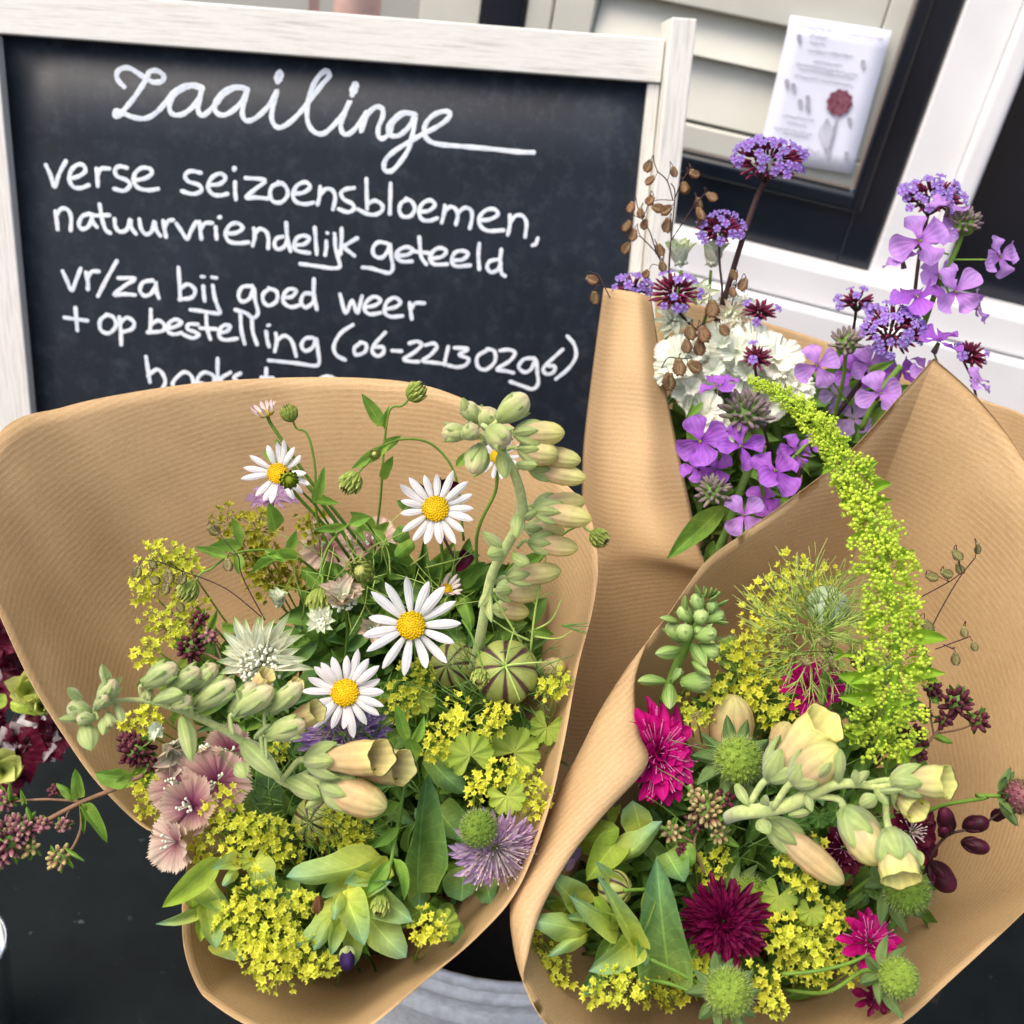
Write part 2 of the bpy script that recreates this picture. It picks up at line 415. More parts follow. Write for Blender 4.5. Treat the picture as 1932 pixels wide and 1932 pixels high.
M['fxbell'] = plant('peach_cream_bell', [(0, '#dfdcaa'), (.4, '#efd2ac'), (.75, '#efd0a0'), (1, '#efe6a4')], .65, .4, vein=.10, nvein=11, var=.16, nscale=260)
M['fxyel'] = plant('pale_yellow_bell', [(0, '#dcdc9c'), (.4, '#f4d3b4'), (.8, '#f2e8a8'), (1, '#f2ee9c')], .65, .4, vein=.09, nvein=11, var=.14, nscale=260)
M['fxin'] = plant('spotted_yellow_throat', '#dcdc72', .6, .3, var=.1, spots='#5c2a24')
M['fxbud'] = plant('green_foxglove_bud', [(0, '#b4ca78'), (.5, '#d0de9a'), (.85, '#e6e6b8'), (1, '#f0dcb8')], .85, .42, vein=.14, nvein=6, var=.14, sheen=.5, nscale=320)
M['fxgrn'] = plant('fresh_green_bud', [(0, '#86a95a'), (.7, '#a2c077'), (1, '#b5cc8c')], .65, .2, vein=.15, nvein=5, var=.15)
M['ast'] = plant('white_green_bract', [(0, '#f0f1ea'), (.7, '#eef1e6'), (.88, '#c6d8a8'), (1, '#8fae60')], .6, .35, vein=.14, nvein=4, var=.06)
M['astp'] = plant('pink_green_bract', [(0, '#e9ebcc'), (.5, '#ece2d4'), (.85, '#dfc0b6'), (1, '#b4bb80')], .6, .35, vein=.2, nvein=4, var=.1)
M['stamen'] = plant('white_stamen', '#e9ece2', .6, .1, var=.15)
M['pod'] = None
M['thread'] = plant('green_thread', '#c4dc82', .6, .3, var=.2)
M['threadd'] = plant('dark_green_thread', '#7ba05a', .6, .2, var=.3)
M['lilac'] = plant('lilac_petal', [(0, '#ead6f2'), (.6, '#ecc8f2'), (1, '#c8aae8')], .55, .5, vein=.06, nvein=3, var=.15)
M['lilacd'] = plant('violet_petal', [(0, '#bfa0dc'), (1, '#b094e0')], .55, .5, vein=.1, nvein=3, var=.15)
M['mag'] = plant('magenta_petal', [(0, '#a5106c'), (.5, '#c81184'), (1, '#d4158e')], .5, .35, vein=.12, nvein=2, var=.15)
M['magd'] = plant('dark_crimson_petal', [(0, '#4a0438'), (.5, '#6d0644'), (1, '#7a0b46')], .5, .25, vein=.2, nvein=2, var=.3)
M['magst'] = plant('pink_stamen', '#cf7ab2', .5, .1)
M['spine'] = plant('pale_green_bristle', '#b5c68c', .6, .2, var=.2)
M['seed'] = plant('green_seed_head', '#7f9a3c', .7, .1, var=.45, nscale=400)
M['collar'] = plant('grey_green_sepal', [(0, '#94ad6a'), (1, '#5f7d50')], .7, .25, vein=.15, nvein=3, var=.2)
M['hes'] = plant('violet_four_petal', [(0, '#9a4fc0'), (.2, '#bd86e6'), (1, '#c89cf2')], .5, .4, vein=.08, nvein=5, var=.08)
M['hesd'] = plant('deep_violet_petal', [(0, '#8d3fbe'), (.25, '#ad5fe0'), (1, '#bb78ee')], .5, .4, vein=.1, nvein=5, var=.12)
M['hesbud'] = plant('green_violet_bud', [(0, '#7d8f5c'), (.5, '#8a8a70'), (1, '#8f6a9a')], .6, .1, vein=.15, nvein=4, var=.2)
M['hestube'] = plant('mauve_calyx', [(0, '#7b8750'), (1, '#7e5578')], .6, .1, vein=.15, nvein=4)
M['verb'] = plant('blue_violet_floret', [(0, '#a04ec0'), (.4, '#a284e6'), (1, '#b09af0')], .5, .35, var=.15)
M['vtube'] = plant('crimson_calyx', [(0, '#5c2038'), (.6, '#84284e'), (1, '#b4488a')], .55, .15, vein=.2, nvein=3, var=.35)
M['dia'] = plant('white_fringed_petal', [(0, '#d5dac8'), (.4, '#eef0ea'), (1, '#f2f3f0')], .6, .25, vein=.06, nvein=7, var=.05)
M['mauve'] = plant('mauve_ruffled_petal', [(0, '#6c1f50'), (.3, '#a05a80'), (.65, '#cfa0a6'), (1, '#e2c6bc')], .55, .45, vein=.1, nvein=9, var=.2)
M['mauvew'] = plant('pale_pink_petal', [(0, '#a2486c'), (.4, '#cda0a4'), (1, '#eed6cc')], .55, .4, vein=.1, nvein=7, var=.12)
M['ore'] = plant('oregano_bud', [(0, '#6a3a4a'), (.45, '#a0567a'), (.75, '#c88a9c'), (1, '#ddd0a4')], .6, .2, vein=.15, nvein=3, var=.45)
M['ored'] = plant('dark_oregano_bud', [(0, '#452030'), (.6, '#6c2f46'), (1, '#8d5664')], .6, .15, vein=.2, nvein=3, var=.4)
M['orec'] = plant('cream_oregano_bud', [(0, '#5d2a38'), (.45, '#8c5a5a'), (.8, '#c9bd88'), (1, '#d8cf9c')], .6, .15, vein=.15, nvein=3, var=.3)
M['briza'] = plant('bronze_spikelet', [(0, '#d8bda4'), (.5, '#b08a6e'), (.85, '#94664e'), (1, '#75483c')], .5, .35, vein=.2, nvein=3, var=.4)
M['brizap'] = plant('green_brown_spikelet', [(0, '#cfc894'), (.6, '#a09468'), (1, '#5f4638')], .5, .25, vein=.2, nvein=3, var=.35)
M['lime'] = plant('lime_bead', '#e4f86a', .6, .5, var=.2, nscale=300)
M['limeleaf'] = plant('lime_small_leaf', [(0, '#a5c440'), (1, '#8bb43c')], .55, .3, pinnate=.4)
M['maroon'] = plant('dark_maroon_bud', [(0, '#2b171c'), (.6, '#3b1425'), (1, '#5c1c3c')], .45, .1, var=.4, vein=.2, nvein=4)
M['maroonp'] = plant('maroon_petal', [(0, '#35071d'), (1, '#6a1236')], .45, .25, vein=.2, nvein=5, var=.3)
M['dry'] = plant('dried_brown', '#7a5238', .6, .2, var=.5)
M['greyp'] = plant('grey_mauve_petal', [(0, '#7b6878'), (1, '#a59aa8')], .5, .2, var=.2)
M['lemon'] = plant('pale_lemon_petal', [(0, '#b4c56c'), (1, '#e0e296')], .5, .3, var=.1)
def podmat(name, c, dark, n=8, wdt=.13):
    k = NT(name); uv = k.n('ShaderNodeUVMap'); sp = k.n('ShaderNodeSeparateXYZ'); k.l(uv.outputs[0], sp.inputs[0])
    s = k.math('ABSOLUTE', k.math('SINE', k.math('MULTIPLY', sp.outputs[0], n * math.pi)))
    geo = k.n('ShaderNodeNewGeometry'); ns = k.noise(120, 4, geo.outputs['Position'])
    s = k.math('ADD', s, k.math('MULTIPLY', k.math('SUBTRACT', ns, .5), .45))
    cc = k.ramp(s, [(.0, lin(dark)), (wdt, lin(dark)), (wdt + .3, lin(c)), (1, lin(c))])
    cc = k.mul(cc, k.ramp(ns, [(.3, (.75, .75, .7, 1)), (.7, (1, 1, 1, 1))]))
    k.l(cc, k.b.inputs['Base Color']); k.b.inputs['Roughness'].default_value = .45
    return k.m
M['pod'] = podmat('striped_seed_pod', '#9ba557', '#4c3035', 8, .27)
M['podb'] = podmat('grey_blue_pod', '#a4b896', '#6f8470', 8, .1)
# ================================================================== setting
def cw(x, y, z): return RCW @ Vector((x, -y, -z))          # right, down, forward -> world
class Plane:
    def __init__(s, O, X, Y):
        s.O = O; s.X = X.normalized(); s.Y = (Y - s.X * Y.dot(s.X)).normalized(); s.N = s.X.cross(s.Y)
        s.m = Matrix((s.X, s.Y, s.N)).transposed()
    def hit(s, u, v, off=0.):
        r = W(u, v, 1.) - CAM; O = s.O + s.N * off
        return s.loc(CAM + r * ((O - CAM).dot(s.N) / r.dot(s.N)))
    def loc(s, p): q = p - s.O; return (q.dot(s.X), q.dot(s.Y))
    def M(s, off=0.): return Matrix.Translation(s.O + s.N * off) @ s.m.to_4x4()
WALL = Plane(W(1450, 380, 1.5), cw(.9451, .2839, -.162), Vector((0, 0, 1)))
def wbox(x0, x1, y0, y1, z0, z1): return xf(box(x0, x1, y0, y1, z0, z1), WALL.M())
def bev(prim, name, mat, r=.004, **k):
    o = single(name, prim, mat, smooth=False, **k); m = o.modifiers.new('bevel', 'BEVEL'); m.width = r; m.segments = 3; return o
def bevpart(root, name, prim, mat, r=.003, parent=None, label=None):
    o = bake(root, name, prim, mat, parent=parent, smooth=False, label=label); m = o.modifiers.new('bevel', 'BEVEL'); m.width = r; m.segments = 3; return o
hx = lambda u, v, o=0.: WALL.hit(u, v, o)[0]
hy = lambda u, v, o=0.: WALL.hit(u, v, o)[1]
xJ = (hx(1812, 0) + hx(1650, 511)) / 2; xJR = (hx(1932, 126, .03) + hx(1740, 630, .03)) / 2
xS = hx(1670, 170, -.03); xB = hx(1690, 200, -.01)
yB = hy(1400, 455, -.01); yS = hy(1450, 315, -.03)
# ground and house wall
single('ground', box(-60, 60, -60, 60, -.2, 0), M['ground'], kind='structure', smooth=False)
hw = single('wall', wbox(-4, 5, -1.23, yB - .17, -.3, -.10), M['wall'], kind='structure', smooth=False)
bake(hw, 'upper_wall', wbox(-4, 5, .95, 3.2, -.3, -.10), M['wall'], smooth=False)
# window: white frame, black sash, cream louvred shutter
win = thing('window', 'black window sash in a white frame with a cream louvred shutter and a notice', 'window', WALL.O)
bevpart(win, 'frame_post', wbox(xJ, xJR - .03, yB - .01, 1., -.06, .012), M['white'], label='white upright post of the window frame')
bevpart(win, 'frame_post', wbox(xJR - .03, xJR, yB - .01, 1., -.06, .03), M['white'], .008)
bevpart(win, 'sill', wbox(-1.4, xJR + .35, yB - .055, yB, -.1, .035), M['white'], .006, label='white sill with a stepped front edge')
bevpart(win, 'sill', wbox(-1.42, xJR + .37, yB - .17, yB - .058, -.12, .05), M['white'], .006)
xL = hx(985, 36)                                               # left end of the shutter opening
sash = bevpart(win, 'sash', wbox(xS + .012, xJ - .002, yB + .002, 1., -.05, -.012), M['black'])
bevpart(win, 'sash', wbox(-.72, xS + .012, yB + .002, yS - .025, -.05, -.014), M['black'])
bevpart(win, 'sash_moulding', wbox(-.5, xS + .012, yS - .03, yS - .004, -.04, -.004), M['black'], .006, parent=sash)
bevpart(win, 'sash_moulding', wbox(xS + .002, xS + .022, yS - .03, 1., -.04, -.003), M['black'], .006, parent=sash)
sh = bevpart(win, 'shutter', wbox(-.52, xS, yS, yS + .035, -.06, -.02), M['cream'], label='cream louvred shutter behind the black sash')
bevpart(win, 'shutter_stile', wbox(xS - .03, xS, yS + .036, 1., -.06, -.022), M['cream'], parent=sh)
xST = hx(1122, 36, -.03); xSM = hx(1043, 36, -.03)
bevpart(win, 'shutter_stile', wbox(xSM + .003, xST, yS + .036, 1., -.06, -.016), M['cream'], parent=sh)
bevpart(win, 'shutter_stile', wbox(xL, xSM, yS + .036, 1., -.06, -.018), M['cream'], parent=sh)
y1 = hy(1375, 124, -.03); y2 = hy(1360, 42, -.03)
slats = [yS + .036, y1, y2]
bevpart(win, 'shutter_rail', wbox(xST + .001, xS - .031, y2 + .012, y2 + .12, -.06, -.022), M['cream'], parent=sh)
for a, b in zip(slats[:-1], slats[1:]):
    z_t, z_b = -.052, -.026
    pr = np.array([(x, y, z) for x in (xST + .001, xS - .031) for (y, z) in ((a + .004, z_b), (b + .010, z_t), (b + .010, z_t - .008), (a + .004, z_b - .010))], float)
    f = [(0, 1, 5, 4), (1, 2, 6, 5), (2, 3, 7, 6), (3, 0, 4, 7), (0, 3, 2, 1), (4, 5, 6, 7)]
    bevpart(win, 'slat', xf((pr, f, pr[:, :2]), WALL.M()), M['cream'], .002, parent=sh)
bake(win, 'shutter_back', wbox(xST, xS - .03, yS + .03, 1., -.09, -.082), M['cream'], parent=sh, smooth=False)
# black post and pane left of the shutter
xP0 = hx(906, 36, -.02)
bevpart(win, 'mullion', wbox(xP0, xL - .004, yB, 1., -.05, -.01), M['black'])
glass = NT('window_glass'); glass.b.inputs['Base Color'].default_value = (.35, .36, .34, 1); glass.b.inputs['Roughness'].default_value = .06; glass.b.inputs['Specular IOR Level'].default_value = .8
bake(win, 'pane', wbox(-1.35, xP0 - .03, yB + .06, 1., -.10, -.094), glass.m, smooth=False)
bevpart(win, 'cream_inner_post', wbox(xP0 - .10, xP0 - .004, yB, 1., -.07, -.03), M['cream'])
bevpart(win, 'sash', wbox(-1.38, xP0 - .104, yB + .002, yB + .05, -.09, -.03), M['cream'])
cur = [(x, .0 + .012 * math.sin(x * 60)) for x in np.linspace(hx(590, 20, -.1), hx(742, 20, -.1), 30)]
P = np.array([[(x, y, -.085 + z) for x, z in cur] for y in (-.3, .9)]); 
bake(win, 'curtain', xf(grid(P, P[:, :, :2]), WALL.M()), M['pinkbrown'], label='pinkish brown curtain at the left window')
# right: black door beyond the frame
door = thing('door', 'black gloss door right of the white window frame', 'door', WALL.O + WALL.X * (xJR + .3))
yD = hy(1870, 640, 0)
bevpart(door, 'door_leaf', wbox(xJR + .002, xJR + .9, yD + .02, 1.1, -.09, -.03), M['black'])
bevpart(door, 'rail', wbox(xJR + .03, xJR + .9, yD, yD + .018, -.09, -.005), M['black'])
# the notice taped to the shutter
cs = [WALL.hit(*p, -.008) for p in ((1492, 29), (1683, 58), (1607, 331), (1428, 297))]
NX0, NY0 = (cs[0][0] + cs[3][0]) / 2, (cs[2][1] + cs[3][1]) / 2
ax = Vector((cs[1][0] - cs[0][0], cs[1][1] - cs[0][1])); NWd = ax.length; NHt = (Vector(cs[0]) - Vector(cs[3])).length
tl = math.atan2(ax.y, ax.x)
NP = Plane(WALL.O + WALL.X * cs[0][0] + WALL.Y * cs[0][1] + WALL.N * -.008, WALL.X * math.cos(tl) + WALL.Y * math.sin(tl), -WALL.X * math.sin(tl) + WALL.Y * math.cos(tl))
notice = thing('notice', 'white printed notice with a dark red flower drawing taped to the cream shutter', 'notice', NP.O)
g = np.zeros((9, 7, 3)); guv = np.zeros((9, 7, 2))
for j in range(9):
    for i in range(7): g[j, i] = (NWd * i / 6, -NHt * j / 8, .0004 * math.sin(i * 1.1 + j * .5)); guv[j, i] = (i / 6, j / 8)
so_ = bake(notice, 'sheet', xf(grid(g, guv), NP.M()), M['paperw']); m_ = so_.modifiers.new('t', 'SOLIDIFY'); m_.thickness = .0004
def ribbon(pts, wd, h=.0003, n=None):
    """brush stroke lying on a plane: low domed band with round ends; pts local xy"""
    P = cr([(a, b, 0) for a, b in pts], n or max(3, (len(pts) - 1) * 5 + 1))[:, :2]
    T = np.gradient(P, axis=0); T /= np.maximum(1e-9, np.linalg.norm(T, axis=1))[:, None]; Nn = np.stack([-T[:, 1], T[:, 0]], 1)
    hw = wd / 2; rows = []
    ext = [(-1., .02), (-.85, .5), (-.5, .86)]
    for e, k in ext: rows.append((P[0] + T[0] * e * hw, Nn[0], k))
    ph = P[0, 0] * 977
    for q_, (p, nn) in enumerate(zip(P, Nn)): rows.append((p, nn, 1. + .09 * math.sin(q_ * .9 + ph) + .06 * math.sin(q_ * 2.3 + ph * 2)))
    for e, k in ext[::-1]: rows.append((P[-1] - T[-1] * e * hw, Nn[-1], k))
    G = np.zeros((len(rows), 5, 3)); U = np.zeros((len(rows), 5, 2))
    for j, (p, nn, k) in enumerate(rows):
        for i, (s, z) in enumerate(((-1, 0), (-.7, .8), (0, 1), (.7, .8), (1, 0))):
            q = p + nn * s * hw * k; G[j, i] = (q[0], q[1], z * h * k); U[j, i] = (i / 4, j / len(rows))
    return grid(G, U)
def z3(x, y): return (1236.5 + x * .36, y * .36)
def scrib(a, b, amp, per, seed):
    rg = random.Random(seed); x0, y0 = NP.hit(*z3(*a), .003); x1, y1 = NP.hit(*z3(*b), .003); L = math.hypot(x1 - x0, y1 - y0); n = int(L / per); pts = []
    for i in range(n + 1):
        f = i / n; pts.append((x0 + (x1 - x0) * f, y0 + (y1 - y0) * f + amp * (rg.random() * (1 if i % 2 else -1))))
    return pts
mb = MB(); sd_ = 0
for a, b, amp in [((725, 125), (1195, 205), .0026), ((815, 185), (900, 200), .002), ((810, 222), (890, 235), .002), ((800, 262), (1035, 295), .0022), ((830, 322), (980, 345), .0018), ((740, 335), (1060, 395), .0022), ((755, 360), (1045, 412), .0018), ((730, 395), (1035, 450), .0018),
                  ((670, 605), (830, 630), .0018), ((690, 640), (790, 660), .0016), ((620, 668), (820, 705), .0018), ((670, 695), (800, 722), .0016)]:
    sd_ += 1; mb.add(ribbon(scrib(a, b, amp, .0022, sd_), .0011, .0001, None))
mb.add(ribbon([NP.hit(*z3(x, y), .003) for x, y in ((690, 790), (720, 760), (735, 800), (760, 770), (790, 800), (800, 770), (830, 800), (860, 790))], .001, .0001))
bake(notice, 'lettering', xf(mb.prim(), NP.M(.0026)), M['ink'], stuff=True)
mb = MB()
for x, y in ((755, 205), (690, 440), (725, 462), (760, 545), (800, 525), (800, 565), (1090, 340), (1020, 640), (1005, 820)):
    for k in range(3):
        a = 1.2 + k * .8
        mb.add(ribbon([NP.hit(*z3(x + 6 * k - 8, y - 22), .003), NP.hit(*z3(x + 10 * math.cos(a * 2) , y), .003), NP.hit(*z3(x + 4, y + 22), .003)], .0022, .0001))
mb.add(ribbon([NP.hit(*z3(x, y), .003) for x, y in ((955, 600), (935, 700), (905, 825))], .0042, .0001))
for k in range(5): mb.add(ribbon([NP.hit(*z3(x, y), .003) for x, y in ((900, 620), (860 + 18 * k, 700), (895, 810))], .0009, .0001))
bake(notice, 'drawing', xf(mb.prim(), NP.M(.0028)), M['ink'], stuff=True)
cx_, cy_ = NP.hit(*z3(965, 538), .003); fl = np.zeros((5, 40, 3)); fu = np.zeros((5, 40, 2))
for j in range(5):
    for i in range(40): a = 2 * math.pi * i / 40; r = j / 4 * .0170 * (1 + .07 * math.cos(10 * a) * (j == 4)); fl[j, i] = (cx_ + r * math.cos(a), cy_ + r * math.sin(a), 0)
bake(notice, 'red_flower', xf(grid(fl, fu, True), NP.M(.0036)), M['inkred'])

# ------------------------------------------------------------------ table
tz = CAM.z - .80
TC = W(500, 1500, 1.0); TC.z = tz
tab = thing('table', 'black worn table top under the buckets and bouquets', 'table', TC)
tm = Matrix.Translation(TC) @ Matrix.Rotation(R_(-12), 4, 'Z')
bevpart(tab, 'table_top', xf(box(-1.3, 1.3, -.75, .42, -.03, 0), tm), M['table'], .004)
for sx in (-1.2, 1.2):
    for sy in (-.66, .36): bevpart(tab, 'leg', xf(box(sx - .03, sx + .03, sy - .03, sy + .03, -tz, -.031), tm), M['table'])

# ------------------------------------------------------------------ chalkboard
def cb(p): return W(*p)
bh = Vector((.98, .03, .10)).normalized()
bv = Vector((-.0687, 1., .342)).normalized()                   # down the board (right, down, forward)
BD = Plane(W(620, 112, .9), cw(*bh), -cw(*bv))
bx = lambda u, v, o=0.: BD.hit(u, v, o)
L0 = bx(5, 62); R0 = bx(1240, 172); LB = bx(68, 780)
xl = (L0[0] + LB[0]) / 2; xr = bx(1232, 300)[0]; yt = bx(640, 113)[1]
yb = -.95
print('board slopes', bx(5, 62), bx(640, 113), bx(1240, 172), bx(68, 780), bx(1194, 525))
board = thing('chalkboard', 'black chalkboard with white handwriting in a worn white wooden frame', 'chalkboard', BD.O)
def bbox(*a): return xf(box(*a), BD.M())
def uvbox(x0, x1, y0, y1, z0, z1, along='x'):
    v, f, u = box(x0, x1, y0, y1, z0, z1); u = np.stack([(v[:, 0] if along == 'x' else v[:, 1]), (v[:, 1] + v[:, 2] if along == 'x' else v[:, 0] + v[:, 2])], 1); return xf((v, f, u), BD.M())
bp = np.array([[(x, y, 0) for x in np.linspace(xl - .01, xr + .012, 12)] for y in np.linspace(yb, yt + .01, 12)])
pan = bake(board, 'panel', xf(grid(bp, bp[:, :, :2].copy()), BD.M(-.0001)), M['slate']); m_ = pan.modifiers.new('t', 'SOLIDIFY'); m_.thickness = .004; m_.offset = -1
rt = bx(640, 24, .012)[1]
xst0 = bx(1264, 60, .020)[0]; xst1 = bx(1312, 60, .020)[0]; yst = bx(1287, 34, .02)[1]
bevpart(board, 'frame_rail', uvbox(xl - .05, xst0 - .001, yt, rt, -.008, .010, 'x'), M['frame'], .0015)
bevpart(board, 'frame_stile', uvbox(xst0, xst1, yb, yst, -.02, .022, 'y'), M['frame'], .0015, label='right frame stile standing taller than the rail')
bevpart(board, 'frame_stile', uvbox(xl - .045, xl, yb, yt - .001, -.012, .014, 'y'), M['frame'], .0015)
bevpart(board, 'rear_rail', uvbox(xst0 - .012, xst0 - .001, yb, yt - .001, -.008, .006, 'y'), M['frame'], .001)
bevpart(board, 'frame_rail', uvbox(xl, xst0 - .013, yb, yb + .05, .001, .014, 'x'), M['frame'], .0015)
Z1 = lambda x, y: (x * .36, y * .36)
Z2 = lambda x, y: (618.2 + x * .36, y * .36)
Z4 = lambda x, y: (x * .36, 618.2 + y * .36)
Z5 = lambda x, y: (541 + x * .32, 656.9 + y * .32)
